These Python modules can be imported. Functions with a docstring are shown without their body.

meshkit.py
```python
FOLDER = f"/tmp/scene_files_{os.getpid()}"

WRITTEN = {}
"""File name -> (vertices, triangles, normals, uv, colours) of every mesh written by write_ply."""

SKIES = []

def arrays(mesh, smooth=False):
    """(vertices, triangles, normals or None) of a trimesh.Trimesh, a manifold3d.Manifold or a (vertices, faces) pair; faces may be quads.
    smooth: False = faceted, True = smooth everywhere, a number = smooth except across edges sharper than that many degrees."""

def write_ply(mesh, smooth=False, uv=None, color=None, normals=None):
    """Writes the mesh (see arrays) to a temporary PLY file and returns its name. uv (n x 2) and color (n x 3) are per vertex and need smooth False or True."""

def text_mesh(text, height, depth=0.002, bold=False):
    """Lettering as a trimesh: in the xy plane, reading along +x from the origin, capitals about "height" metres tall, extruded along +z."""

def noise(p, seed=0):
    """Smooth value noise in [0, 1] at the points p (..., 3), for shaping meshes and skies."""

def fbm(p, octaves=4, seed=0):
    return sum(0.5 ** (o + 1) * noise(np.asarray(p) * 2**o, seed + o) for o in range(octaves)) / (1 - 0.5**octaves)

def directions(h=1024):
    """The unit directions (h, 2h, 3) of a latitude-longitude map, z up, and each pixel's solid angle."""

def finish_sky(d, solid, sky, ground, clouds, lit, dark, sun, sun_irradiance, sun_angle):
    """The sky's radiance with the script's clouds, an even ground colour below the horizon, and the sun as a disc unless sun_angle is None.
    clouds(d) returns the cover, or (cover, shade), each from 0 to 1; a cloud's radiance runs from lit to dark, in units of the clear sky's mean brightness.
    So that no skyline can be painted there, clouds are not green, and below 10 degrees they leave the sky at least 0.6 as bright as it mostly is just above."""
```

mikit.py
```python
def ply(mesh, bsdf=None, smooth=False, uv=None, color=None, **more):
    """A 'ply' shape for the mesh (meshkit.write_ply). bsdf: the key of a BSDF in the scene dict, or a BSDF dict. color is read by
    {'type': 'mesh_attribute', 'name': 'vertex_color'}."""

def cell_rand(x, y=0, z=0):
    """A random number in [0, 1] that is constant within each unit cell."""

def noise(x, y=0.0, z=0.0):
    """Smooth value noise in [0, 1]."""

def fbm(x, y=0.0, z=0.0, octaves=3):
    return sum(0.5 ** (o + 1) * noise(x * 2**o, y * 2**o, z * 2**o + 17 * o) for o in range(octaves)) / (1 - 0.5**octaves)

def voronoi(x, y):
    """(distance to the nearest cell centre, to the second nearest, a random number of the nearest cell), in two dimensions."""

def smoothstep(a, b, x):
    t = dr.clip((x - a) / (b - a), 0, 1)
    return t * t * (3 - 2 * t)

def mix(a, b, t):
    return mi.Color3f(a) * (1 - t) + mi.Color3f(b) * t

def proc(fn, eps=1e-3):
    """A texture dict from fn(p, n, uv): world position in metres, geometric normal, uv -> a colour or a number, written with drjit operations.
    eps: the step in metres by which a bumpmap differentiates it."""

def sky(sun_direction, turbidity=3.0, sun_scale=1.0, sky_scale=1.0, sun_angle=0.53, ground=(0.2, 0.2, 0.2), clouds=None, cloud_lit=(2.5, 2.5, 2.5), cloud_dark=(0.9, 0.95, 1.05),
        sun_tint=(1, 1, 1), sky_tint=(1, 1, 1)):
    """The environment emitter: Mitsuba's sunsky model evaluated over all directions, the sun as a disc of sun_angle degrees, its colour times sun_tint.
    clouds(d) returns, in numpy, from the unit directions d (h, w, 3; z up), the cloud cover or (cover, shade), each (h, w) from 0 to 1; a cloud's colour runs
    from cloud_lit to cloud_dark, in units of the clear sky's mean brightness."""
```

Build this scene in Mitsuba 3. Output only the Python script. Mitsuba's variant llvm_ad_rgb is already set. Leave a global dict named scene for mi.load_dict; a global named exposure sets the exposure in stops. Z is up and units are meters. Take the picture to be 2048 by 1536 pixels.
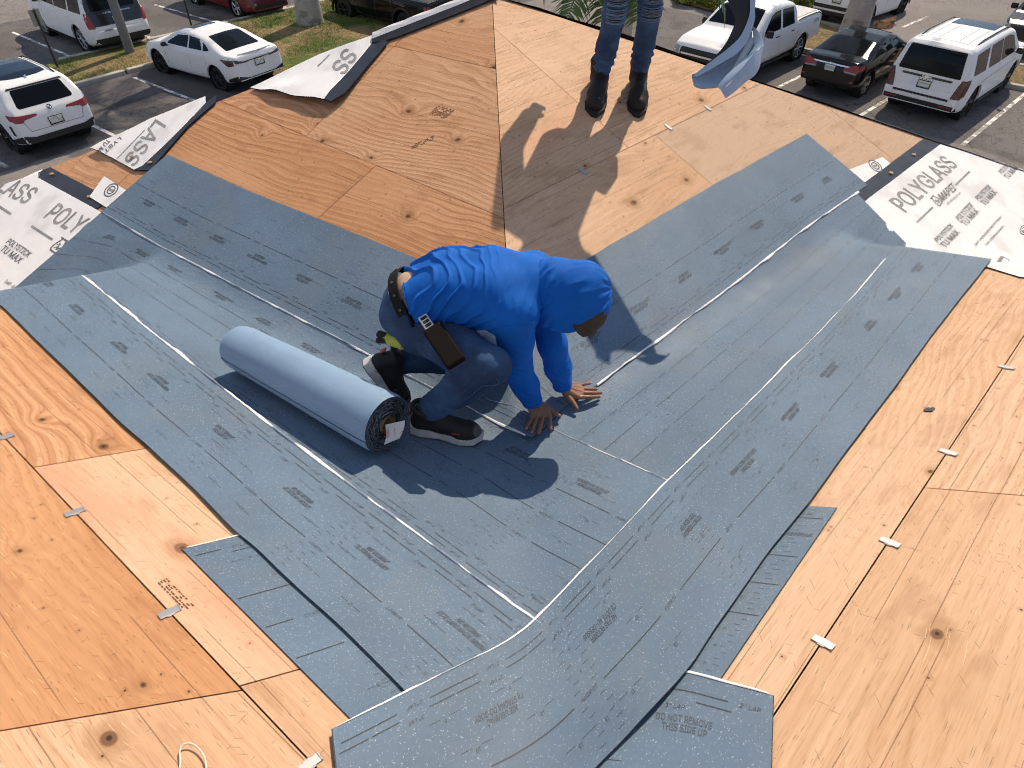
import math, random
import numpy as np, trimesh, shapely, manifold3d as m3
import drjit as dr, mitsuba as mi
import meshkit, mikit
from mikit import proc, noise, fbm, voronoi, cell_rand, smoothstep, mix, ply
from shapely.geometry import Polygon, MultiPolygon, LineString, Point, box
from shapely.ops import unary_union
T = mi.ScalarTransform4f
scene, labels = {}, {}
# ---------------------------------------------------------------- camera, sky, exposure
CAM_H, PITCH = 7.15, math.radians(42.0)
scene['camera'] = {'type': 'perspective', 'fov': 73.74, 'fov_axis': 'x', 'near_clip': 0.05, 'far_clip': 600.0,
    'to_world': T().look_at(origin=[0, 0, CAM_H], target=[0, math.cos(PITCH), CAM_H - math.sin(PITCH)], up=[0, 0, 1])}
SUN_AZ, SUN_EL = math.radians(64.5), math.radians(47.5)
SUN = [math.cos(SUN_EL) * math.cos(SUN_AZ), math.cos(SUN_EL) * math.sin(SUN_AZ), math.sin(SUN_EL)]
def clouds(d):
    q = d[..., :2] / np.maximum(d[..., 2:3], 0.08)
    n = meshkit.fbm(np.concatenate([q * 1.1, np.full(q.shape[:-1] + (1,), 3.7)], -1), 5, 4)
    c = np.clip((n - 0.50) / 0.12, 0, 1)
    far = np.clip((1 - d @ np.array(SUN) - 0.02) / 0.06, 0, 1)
    return 0.85 * c * far, np.clip((n - 0.56) / 0.2, 0, 1)
scene['sky'] = mikit.sky(SUN, turbidity=3, clouds=clouds)
exposure = 1.65
# ---------------------------------------------------------------- names, labels, materials
def key(name, parent=None):
    k = f'{parent}__{name}' if parent else name
    if k not in USED:
        USED.add(k); return k
    i = 1
    while f'{k}_{i:03d}' in USED: i += 1
    k = f'{k}_{i:03d}'; USED.add(k); return k
USED = set()
def thing(name, label, cat, group=None, kind=None):
    k = key(name); labels[k] = {'label': label, 'category': cat}
    if group: labels[k]['group'] = group
    if kind: labels[k]['kind'] = kind
    return k
def struct(name, mesh, bsdf, label=None, **kw):
    k = key(name); scene[k] = ply(mesh, bsdf, **kw); labels[k] = {'kind': 'structure'}
    if label: labels[k]['label'] = label
    return k
def part(name, parent, mesh, bsdf, label=None, **kw):
    k = key(name, parent); scene[k] = ply(mesh, bsdf, **kw)
    if label: labels[k] = {'label': label}
    return k
def solo(name, label, cat, mesh, bsdf, group=None, kind=None, **kw):
    k = thing(name, label, cat, group, kind); scene[k] = ply(mesh, bsdf, **kw); return k
def rgb(*c): return {'type': 'rgb', 'value': [float(x) for x in c]}
def mat(name, color, rough=0.5, two=True, bump=None, **kw):
    b = {'type': 'principled', 'base_color': color if isinstance(color, dict) else rgb(*color), 'roughness': rough, **kw}
    if bump: b = {'type': 'bumpmap', 'arbitrary': bump[0], 'scale': bump[1], 'bsdf': b}
    scene[name] = {'type': 'twosided', 'bsdf': b} if two else b
    return name
def cat(ms): return trimesh.util.concatenate([m for m in ms if m is not None and len(m.faces)])
def tm(v, f): return trimesh.Trimesh(np.asarray(v, float), np.asarray(f, int), process=False)
def man2tm(m):
    q = m.to_mesh(); return trimesh.Trimesh(q.vert_properties[:, :3].astype(float), q.tri_verts, process=False)
def rbox(sx, sy, sz, r=0.01, c=(0, 0, 0)):
    r = min(r, 0.49 * min(sx, sy, sz))
    a = np.array([sx, sy, sz]) / 2 - r
    s = m3.Manifold.sphere(r, 8)
    m = m3.Manifold.batch_hull([s.translate(list(a * np.array(g))) for g in np.ndindex(2, 2, 2) for g in [2 * np.array(g) - 1]])
    return man2tm(m.translate(list(map(float, c))))
def cyl(p, q, r0, r1=None, n=12):
    p, q = np.asarray(p, float), np.asarray(q, float); r1 = r0 if r1 is None else r1
    return tube(np.stack([p, q]), [r0, r1], n)
def tube(path, radii, n=10, caps=True):
    p = np.asarray(path, float); r = np.broadcast_to(np.asarray(radii, float), (len(p),))
    t = np.gradient(p, axis=0); t /= np.linalg.norm(t, axis=1, keepdims=True) + 1e-12
    a = np.cross(t[0], [0, 0, 1.0] if abs(t[0][2]) < 0.9 else [1.0, 0, 0]); a /= np.linalg.norm(a)
    V = []
    ang = np.arange(n) * 2 * np.pi / n
    for i in range(len(p)):
        a = a - t[i] * (a @ t[i]); a /= np.linalg.norm(a) + 1e-12
        b = np.cross(t[i], a)
        V.append(p[i] + r[i] * (np.cos(ang)[:, None] * a + np.sin(ang)[:, None] * b))
    V = np.vstack(V); F = []
    i, j = np.meshgrid(np.arange(len(p) - 1), np.arange(n), indexing='ij')
    a_, b_, c_, d_ = i * n + j, i * n + (j + 1) % n, (i + 1) * n + (j + 1) % n, (i + 1) * n + j
    F = np.vstack([np.stack([a_, b_, c_], -1).reshape(-1, 3), np.stack([a_, c_, d_], -1).reshape(-1, 3)])
    if caps:
        m = len(V); V = np.vstack([V, p[:1], p[-1:]]); k = np.arange(n); k2 = (k + 1) % n
        F = np.vstack([F, np.stack([k2, k, k * 0 + m], 1), np.stack([k + (len(p) - 1) * n, k2 + (len(p) - 1) * n, k * 0 + m + 1], 1)])
    return tm(V, F)
def tri_poly(poly, step=None):
    """triangulate a shapely polygon (optionally cut into a grid of step) -> (xy, faces)"""
    polys = []
    if step:
        x0, y0, x1, y1 = poly.bounds
        for gx in np.arange(math.floor(x0 / step), math.ceil(x1 / step)):
            for gy in np.arange(math.floor(y0 / step), math.ceil(y1 / step)):
                g = poly.intersection(box(gx * step, gy * step, gx * step + step, gy * step + step))
                polys += [h for h in getattr(g, 'geoms', [g]) if h.geom_type == 'Polygon' and h.area > 1e-9]
    else:
        polys = [h for h in getattr(poly, 'geoms', [poly]) if h.geom_type == 'Polygon']
    V, F, o = [], [], 0
    for g in polys:
        v, f = trimesh.creation.triangulate_polygon(g, engine='earcut')
        V.append(v); F.append(f + o); o += len(v)
    return np.vstack(V), np.vstack(F)
def extrude(poly, d):
    return cat([trimesh.creation.extrude_polygon(g, d, engine='earcut') for g in getattr(poly, 'geoms', [poly])])
def xf(mesh, M):
    m = mesh.copy(); m.apply_transform(M); return m
def rotz(a, loc=(0, 0, 0)):
    M = np.eye(4); c, s = math.cos(a), math.sin(a); M[:2, :2] = [[c, -s], [s, c]]; M[:3, 3] = loc; return M
# ---------------------------------------------------------------- the roof: a hipped turret rising between two lower wings that meet in a valley
def facing(slope, az):
    s, a = math.radians(slope), math.radians(az)
    return np.array([-math.tan(s) * math.cos(a), -math.tan(s) * math.sin(a)])      # gradient of z
APEX = np.array([0.02, 2.0, CAM_H - 2.19])
def plane(g, p): return np.array([g[0], g[1], p[2] - g[0] * p[0] - g[1] * p[1]])
def zp(pl, x, y): return pl[0] * x + pl[1] * y + pl[2]
TF = math.tan(math.radians(22.6))
PL = {'FL': plane(facing(22.6, -132.3), APEX), 'FR': plane(facing(22.6, -42.3), APEX), 'NL': plane(facing(17.4, 60.5), APEX), 'NR': plane(facing(17.4, 124.9), APEX)}
PEAK = np.array([-0.14, 5.42, zp(PL['FR'], -0.14, 5.42)])
def plane3(a, b, c):
    n = np.cross(np.subtract(b, a), np.subtract(c, a)); return np.array([-n[0] / n[2], -n[1] / n[2], a[2] + (n[0] * a[0] + n[1] * a[1]) / n[2]])
HL = np.array([-3.93, 4.95, zp(PL['FL'], -3.93, 4.95)]); HR = np.array([4.36, 5.53, zp(PL['FR'], 4.36, 5.53)])
PL['BL'] = plane3(PEAK, HL, PEAK + [-2, 2, -0.62 * 2.83]); PL['BR'] = plane3(PEAK, HR, PEAK + [2, 2, -0.62 * 2.83])
def on(pl, x, y): return np.array([x, y, zp(PL[pl], x, y)])
PL['NL2'] = plane(facing(36, 122), on('NL', -2.46, 3.32)); PL['NR2'] = plane(facing(36, 61), on('NR', 2.56, 3.45))
PL['NLb'] = plane(facing(17.4, 240.5), on('NL', -0.9, -1.6)); PL['NRb'] = plane(facing(17.4, -55.1), on('NR', 0.9, -1.6))
EAVE = 4.40
def smax(a, b, k):
    h = np.maximum(k - np.abs(a - b), 0) / k; return np.maximum(a, b) + h * h * k / 4
def smin(a, b, k):
    d = np.abs(a - b); h = np.maximum(k - d, 0) / k; return np.minimum(a, b) - h * h * k / 4 + k / 4 * np.exp(-(d / (1.2 * k)) ** 2)
def roof(x, y):
    z = {k: zp(v, x, y) for k, v in PL.items()}
    t = np.minimum(np.minimum(z['FL'], z['FR']), np.minimum(z['BL'], z['BR']))
    a = np.minimum(np.minimum(z['NL'], z['NL2']), z['NLb']); b = np.minimum(np.minimum(z['NR'], z['NR2']), z['NRb'])
    return np.maximum(t, np.maximum(a, b))
def drape(x, y):
    """the surface a limp sheet takes when laid over the roof: troughs bridged, hips rounded"""
    z = {k: zp(v, x, y) for k, v in PL.items()}
    t = np.minimum(smin(z['FL'], z['FR'], 0.02), np.minimum(z['BL'], z['BR']))
    a = np.minimum(smin(z['NL'], z['NL2'], 0.05), z['NLb']); b = np.minimum(smin(z['NR'], z['NR2'], 0.05), z['NRb'])
    return smax(t, smax(a, b, 0.03), 0.09)
# faces of the roof as plan polygons
def half(pl_a, pl_b):
    """the plan half-plane where pl_a >= pl_b, as a big polygon"""
    d = pl_a - pl_b; n = np.hypot(d[0], d[1])
    if n < 1e-9: return box(-60, -60, 60, 60) if d[2] >= 0 else Polygon()
    c = -d[2] / n; nx, ny = d[0] / n, d[1] / n; p = np.array([nx * c, ny * c]); t = np.array([-ny, nx]); q = np.array([nx, ny])
    return Polygon([p + t * 60, p - t * 60, p - t * 60 + q * 60, p + t * 60 + q * 60])
FLAT = np.array([0, 0, EAVE])
GROUPS = [('FL', 'FR', 'BL', 'BR'), ('NL', 'NL2', 'NLb'), ('NR', 'NR2', 'NRb')]
def solid(g):
    r = box(-9, -9, 9, 12)
    for k in g: r = r.intersection(half(PL[k], FLAT))
    return r
SOL = [solid(g) for g in GROUPS]
OUTLINE = unary_union(SOL).intersection(box(-6.5, -3.4, 6.5, 9.6))
FACE = {}
for gi, g in enumerate(GROUPS):
    for k in g:
        r = OUTLINE.intersection(SOL[gi])
        for o in g:
            if o != k: r = r.intersection(half(PL[o], PL[k]))
        for gj, h in enumerate(GROUPS):
            if gj != gi:       # where every plane of the other solid is higher, that solid covers this face
                c = SOL[gj]
                for o in h: c = c.intersection(half(PL[o], PL[k]))
                r = r.difference(c)
        FACE[k] = r.buffer(0)
# ------- plywood: grain in the uv of each panel (u along the sheet), every panel 20 m further along u
def ply_local(uv):
    k = dr.floor(uv.x / 20.0); g = dr.floor(uv.y / 10.0); return uv.x - 20.0 * k, uv.y - 10.0 * g, k, g
def ply_color(p, n, uv):
    u, v, k, age = ply_local(uv)
    r1, r2, r3 = cell_rand(k, 3), cell_rand(k, 5), cell_rand(k, 11)
    warm, grey = dr.select(dr.abs(age - 1.0) < 0.5, 1.0, 0.0), dr.select(dr.abs(age - 2.0) < 0.5, 1.0, 0.0)
    kx, ky = u * 1.9 + 9 * r1, v * 2.5 + 5 * r2
    d1, d2, wh = voronoi(kx, ky)
    kn = dr.select(wh < 0.40, 1.0, 0.0)
    # long bands following the sheet, sweeping into a few tongues, bending round the knots
    h = v * (3.2 + 2.2 * r3) + 2.1 * (noise(u * 0.42 + 7 * r2, v * 1.3, k) - 0.5) + 0.75 * (fbm(u * 1.5 + 31 * r1, v * 3.4, k, 3) - 0.5) + 0.36 * dr.exp(-d1 * d1 * 60.0) * kn + 0.9 * grey * (fbm(u * 1.7, v * 2.6, k + 4, 2) - 0.5)
    t = h * (4.2 + 3.0 * r1); t = t - dr.floor(t)
    t2 = h * 13.0 + 0.3 * noise(u * 6, v * 30, k); t2 = t2 - dr.floor(t2)
    band = smoothstep(0.15, 0.80, t) * (1 - smoothstep(0.84, 1.0, t)); fine = smoothstep(0.55, 0.9, t2) * (1 - smoothstep(0.92, 1.0, t2))
    zone = smoothstep(0.36, 0.66, fbm(u * 0.7 + 3 * r3, v * 1.9 + 11 * r1, k + 50, 2))
    streak = noise(u * 7.0, v * 240.0, k) * 0.5 + noise(u * 34.0, v * 760.0, k) * 0.5
    fib = noise(u * 16.0, v * 420.0, k + 2)
    tone = fbm(u * 0.9 + 5, v * 3.2, k + 9, 4)
    pale, mid, dark = mi.Color3f(0.67, 0.455, 0.305), mi.Color3f(0.56, 0.345, 0.205), mi.Color3f(0.385, 0.185, 0.080)
    c = mix(pale, mid, dr.clip(0.10 + 1.7 * (tone - 0.40) + 0.45 * (streak - 0.5) + 0.25 * r2, 0, 1))
    c = mix(c, dark, dr.clip((0.22 + 0.26 * warm) * band * (0.35 + 0.65 * zone) + (0.14 + 0.20 * grey + 0.20 * warm) * fine * zone + 0.22 * smoothstep(0.55, 0.85, streak) + 0.16 * smoothstep(0.62, 0.9, fib), 0, 1))
    c = mix(c, c * mi.Color3f(0.91, 0.74, 0.59), warm * (0.60 + 0.40 * r2))
    row = dr.floor(v * 26.0 + 0.6 * noise(u * 1.3, v * 4.0, k)); ln = v * 26.0 + 0.6 * noise(u * 1.3, v * 4.0, k) - row      # face checks: thin cracks along the grain
    chk = (1 - smoothstep(0.02, 0.055, dr.abs(ln - 0.2 - 0.6 * cell_rand(row, k, 3)))) * smoothstep(0.52, 0.60, noise(u * 2.3 + 9 * cell_rand(row, k, 1), row * 3.7, k))
    c = mix(c, mi.Color3f(0.16, 0.075, 0.032), 0.62 * chk * dr.select(cell_rand(row, k, 5) < 0.62, 1.0, 0.0))
    c = mix(c, mi.Color3f(0.44, 0.32, 0.235) * (0.66 + 0.50 * streak + 0.18 * (1 - fine)), 0.62 * grey)
    # knots
    kr = d1 * (1.0 + 0.7 * noise(u * 26, v * 26, k)) / (0.45 + wh * 2.2); core = (1 - smoothstep(0.040, 0.062, kr)) * kn; halo = (1 - smoothstep(0.05, 0.20, kr)) * kn; hole = (1 - smoothstep(0.012, 0.026, kr)) * kn
    c = mix(c, mi.Color3f(0.33, 0.165, 0.07), 0.55 * halo); c = mix(c, mi.Color3f(0.14, 0.062, 0.028), 0.85 * core); c = mix(c, mi.Color3f(0.03, 0.017, 0.01), 0.9 * hole)
    # old nail holes, many of them along the rafters
    a1, a2, aw = voronoi(u * 8.0 + 40 * r1, v * 8.0); raf = dr.abs(u * 2.46 - dr.floor(u * 2.46) - 0.5)
    keep = dr.select(aw < 0.27, 1.0, 0.0) + dr.select(raf < 0.07, 1.0, 0.0) * dr.select(aw < 0.75, 1.0, 0.0)
    c = mix(c, mi.Color3f(0.30, 0.13, 0.055), 0.35 * dr.clip(keep, 0, 1) * (1 - smoothstep(0.03, 0.12, a1)))
    c = mix(c, mi.Color3f(0.045, 0.022, 0.012), dr.clip(keep, 0, 1) * (1 - smoothstep(0.022, 0.040, a1 + 0.02 * noise(u * 200, v * 200))) * 0.92)
    # torn fibres, scuffs, pale scrapes, smears
    for a, b, th, wt, cc in ((12.0, 150.0, 0.0, 0.16, (0.10, 0.05, 0.025)), (10.0, 120.0, 0.75, 0.07, (0.15, 0.08, 0.04)), (120.0, 14.0, 0.2, 0.05, (0.12, 0.06, 0.03)), (6.0, 150.0, 0.12, 0.10, (0.80, 0.62, 0.42))):
        x, y = u * math.cos(th) + v * math.sin(th), v * math.cos(th) - u * math.sin(th)
        s1, s2, sw = voronoi(x * a + 3 * noise(u * 2, v * 2, k), y * b + 1.5 * noise(u * 9, v * 9, k)); c = mix(c, mi.Color3f(*cc), 0.55 * (1 - smoothstep(0.05, 0.17, s1)) * dr.select(sw < wt, 1.0, 0.0))
    st = smoothstep(0.56, 0.80, fbm(u * 5.5 + 60, v * 13.0, k + 70, 5)); c = mix(c, c * mi.Color3f(0.62, 0.52, 0.45), 0.34 * st)
    ch = dr.exp(-dr.square((v - 0.55 - 0.12 * (u - 1.0) - 0.5 * (r2 - 0.5)) * 11.0)) * smoothstep(0.35, 0.7, noise(u * 2.1, v * 2.0, k + 3)) * dr.select(r1 > 0.4, 1.0, 0.0)
    return mix(c, mi.Color3f(0.62, 0.25, 0.16), 0.42 * ch)
def ply_bump(p, n, uv):
    u, v, k, age = ply_local(uv)
    return noise(u * 9.0, v * 200.0, k) * 0.4 + fbm(u * 2.0, v * 6.0, k, 2) * 0.6
mat('plywood', proc(ply_color), 0.72, bump=(proc(ply_bump, 2e-3), 0.0012), specular=0.3)
mat('edge_wood', (0.16, 0.085, 0.04), 0.9)
mat('deck_dark', (0.05, 0.032, 0.022), 0.9)
def stucco(p, n, uv):
    return mi.Color3f(0.62, 0.55, 0.44) * (0.85 + 0.3 * fbm(p.x * 3, p.y * 3, p.z * 3, 4))
mat('stucco', proc(stucco), 0.9); mat('trim_white', (0.74, 0.73, 0.70), 0.5); mat('felt', (0.018, 0.019, 0.024), 0.75)
BLD = thing('building', 'low building with a hipped turret whose roof is stripped to bare plywood sheathing', 'building')
ROOF = key('roof', BLD); USED.add(ROOF)
def face_mesh(poly, k, dz, step=None):
    v, f = tri_poly(poly, step); return tm(np.c_[v, zp(PL[k], v[:, 0], v[:, 1]) + dz], f)
scene[ROOF] = ply(cat([face_mesh(FACE[k], k, -0.024) for k in FACE if not FACE[k].is_empty]), 'deck_dark')
def split(poly, p, a):
    d = np.array([math.cos(a), math.sin(a)]); n = np.array([-d[1], d[0]]); p = np.asarray(p)
    L = [Polygon([p + d * 40, p - d * 40, p - d * 40 + s * n * 40, p + d * 40 + s * n * 40]) for s in (1, -1)]
    return [poly.intersection(h) for h in L]
PN = [0]
def panels(face, rows, cross, poly=None, age=lambda x, y: 0):
    """rows: seam lines (point, degrees); cross[i]: seams across the row i; row 0 lies left of the first line's direction"""
    rest, strips = poly or FACE[face], []
    for p, a in rows:
        left, rest = split(rest, p, math.radians(a)); strips.append(left)
    strips.append(rest)
    u = np.array([math.cos(math.radians(rows[0][1])), math.sin(math.radians(rows[0][1]))])
    for i, s in enumerate(strips):
        pieces = [s]
        for p, a in cross.get(i, []):
            pieces = [q for w in pieces for q in split(w, p, math.radians(a))]
        for q in pieces:
            for g in getattr(q, 'geoms', [q]):
                if g.geom_type != 'Polygon' or g.area < 0.004: continue
                g = g.buffer(-0.0022)
                for g in getattr(g, 'geoms', [g]):
                    if g.is_empty or g.area < 0.003: continue
                    g = g.simplify(0.001); PN[0] += 1
                    m = extrude(g, 0.016); x, y = m.vertices[:, 0].copy(), m.vertices[:, 1].copy()
                    rr = random.Random(PN[0] * 7)
                    m.vertices[:, 2] += zp(PL[face], x, y) - 0.016 - 0.0012 * rr.random()
                    o = np.array(rows[0][0])
                    uu = (x - o[0]) * u[0] + (y - o[1]) * u[1]; vv = -(x - o[0]) * u[1] + (y - o[1]) * u[0]
                    part('plywood_panel', ROOF, m, 'plywood', uv=np.c_[uu - uu.min() + 0.3 + 20 * PN[0], (vv - vv.min()) / math.cos(math.radians(19)) + 0.2 + 10 * age(g.centroid.x, g.centroid.y)])
panels('NL', [((-0.964, 0.998), -39.2), ((-1.70, 0.09), -39.2)], {0: [((-1.53, 1.665), 31), ((-0.63, 0.815), 25)], 1: [((-0.93, 0.70), 16.5), ((-2.5, 1.55), 28)], 2: [((-1.4, 0.0), 30)]}, None, lambda x, y: 1 if x < -0.9 else 0)
panels('NR', [((1.171, 1.251), -133.9 + 180 - 180), ((1.95, 0.42), -133.9)], {1: [((1.82, 1.843), -18.8), ((0.636, 0.613), -23.4)], 0: [((1.267, 1.532), -19.2)], 2: [((1.4, 0.1), -20)]})
panels('FL', [((-0.65, 5.03), -38.3), ((-1.373, 4.485), -40.9)], {0: [((-0.728, 5.308), 51.9)], 1: [((-1.373, 4.485), 51.9)], 2: [((-1.06, 3.80), 44), ((-2.6, 4.8), 50), ((-3.25, 5.0), 60)]}, None, lambda x, y: 1)
panels('FR', [((0.942, 4.441), 46.5)], {1: [((0.942, 4.441), -42.6), ((3.1, 4.9), -42.6)], 0: [((0.0, 4.92), -43)]}, None, lambda x, y: 2 if x - y > -3.35 and x > 1.2 else 0)
for k in ('NL2', 'NR2', 'NLb', 'NRb', 'BL', 'BR'):
    if FACE[k].is_empty: continue
    for g in getattr(FACE[k], 'geoms', [FACE[k]]):
        c = g.centroid; a = {'NL2': 30, 'NR2': -27, 'NLb': 150.5, 'NRb': 34.9, 'BL': 45, 'BR': -45}[k]
        panels(k, [((c.x, c.y), a)], {}, g)
# fascia and walls under the eaves
def skirt(poly, z0, ztop, inset=0.0):
    ring = np.array(poly.buffer(-inset, join_style=2).exterior.coords)[:-1]
    n = len(ring); zt = ztop(ring[:, 0], ring[:, 1])
    V = np.vstack([np.c_[ring, np.full(n, z0)], np.c_[ring, zt]]); i = np.arange(n); j = (i + 1) % n
    return tm(V, np.vstack([np.stack([i, j, j + n], 1), np.stack([i, j + n, i + n], 1)]))
part('fascia', BLD, skirt(OUTLINE.buffer(0.01), EAVE - 0.22, lambda x, y: roof(x, y) - 0.02), 'trim_white')
v_, f_ = tri_poly(OUTLINE.buffer(0.005)); part('soffit', BLD, tm(np.c_[v_, np.full(len(v_), EAVE - 0.21)], f_), 'trim_white')
part('wall', BLD, skirt(OUTLINE, 0.0, lambda x, y: x * 0 + EAVE - 0.2, 0.55), 'stucco')
# grade stamps, worn to illegible rows of ink on the sheets
mat('stamp_ink', (0.17, 0.085, 0.04), 0.9)
def stamp(face, x, y, ang, rows, h, seed):
    r = random.Random(seed); g = []
    for i in range(rows):
        u = 0.0
        while u < 0.14:
            w = r.uniform(0.004, 0.016)
            if r.random() < 0.8: g.append(box(u, -i * h * 1.7, u + w, -i * h * 1.7 + h))
            u += w + r.uniform(0.0015, 0.006)
    v, f = tri_poly(shapely.affinity.translate(shapely.affinity.rotate(unary_union(g), ang, origin=(0, 0)), x, y)); part('grade_stamp', BLD, tm(np.c_[v, zp(PL[face], v[:, 0], v[:, 1]) + 0.0012], f), 'stamp_ink')
stamp('FL', -0.48, 4.40, -38, 7, 0.007, 1); stamp('FL', -0.62, 4.10, 12, 3, 0.008, 2); stamp('NL', -1.03, 1.12, -39, 4, 0.0045, 3); stamp('FL', -2.95, 4.83, 50, 3, 0.009, 4)
# ---------------------------------------------------------------- sheets laid over the roof
INCH = 0.0254
def film_color(p, n, uv):
    u, v = uv.x, uv.y
    c = mi.Color3f(0.112, 0.172, 0.252) * (0.86 + 0.30 * fbm(u * 3.0, v * 5.0, 3.0, 4))
    c = c * (0.95 + 0.10 * noise(u * 160.0, v * 160.0))
    out = mi.Float(0)
    for s, th, a in ((110.0, 0.6, 1.0), (80.0, 2.2, 7.0), (150.0, 1.4, 3.0)):
        x, y = s * (u * math.cos(th) + v * math.sin(th)), s * (v * math.cos(th) - u * math.sin(th))
        d1, d2, w = voronoi(x * 0.55 + a, y * 1.7)
        out = dr.maximum(out, (1 - smoothstep(0.06, 0.17, d1)) * dr.select(w < 0.17, 1.0, 0.0) * (0.35 + 0.65 * noise(u * 2.2 + a, v * 3.0)))
    dirt = smoothstep(0.5, 0.78, fbm(u * 4.0 + 9, v * 4.0, 2.0, 4))
    c = mix(c, mi.Color3f(0.15, 0.185, 0.225), 0.35 * dirt)
    return mix(c, mi.Color3f(0.70, 0.75, 0.80), 0.62 * out)
def film_bump(p, n, uv): return fbm(uv.x * 5.0, uv.y * 9.0, 1.0, 3) * 0.7 + 0.3 * noise(uv.x * 60.0, uv.y * 60.0)
def film_rough(p, n, uv): return 0.56 + 0.14 * fbm(uv.x * 6, uv.y * 6, 7.0, 3)
mat('film', proc(film_color), proc(film_rough), bump=(proc(film_bump, 2e-3), 0.0016), specular=0.30)
mat('print_ink', (0.036, 0.049, 0.068), 0.6); mat('notice_ink', (0.055, 0.075, 0.105), 0.6); mat('butyl', (0.010, 0.011, 0.014), 0.55)
def fleece_color(p, n, uv):
    c = mi.Color3f(0.80, 0.81, 0.83) * (0.90 + 0.16 * fbm(p.x * 9, p.y * 9, p.z * 9, 4))
    return mix(c, mi.Color3f(0.50, 0.51, 0.54), 0.45 * smoothstep(0.5, 0.75, fbm(p.x * 5 + 3, p.y * 5, 4.0, 4)))
mat('fleece', proc(fleece_color), 0.85, bump=(proc(lambda p, n, uv: fbm(p.x * 60, p.y * 60, p.z * 60, 3), 1e-3), 0.0006))
mat('fleece_ink', proc(lambda p, n, uv: mi.Color3f(0.27, 0.275, 0.285) * (0.6 + 0.8 * fbm(p.x * 12, p.y * 12, 0.0, 3))), 0.8); mat('fleece_ink_dark', (0.13, 0.13, 0.135), 0.8)
mat('selvage', proc(lambda p, n, uv: mi.Color3f(0.020, 0.024, 0.036) * (0.7 + 0.9 * fbm(p.x * 14, p.y * 14, 0.0, 3))), 0.42)
mat('tape_white', (0.80, 0.80, 0.82), 0.45)
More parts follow.
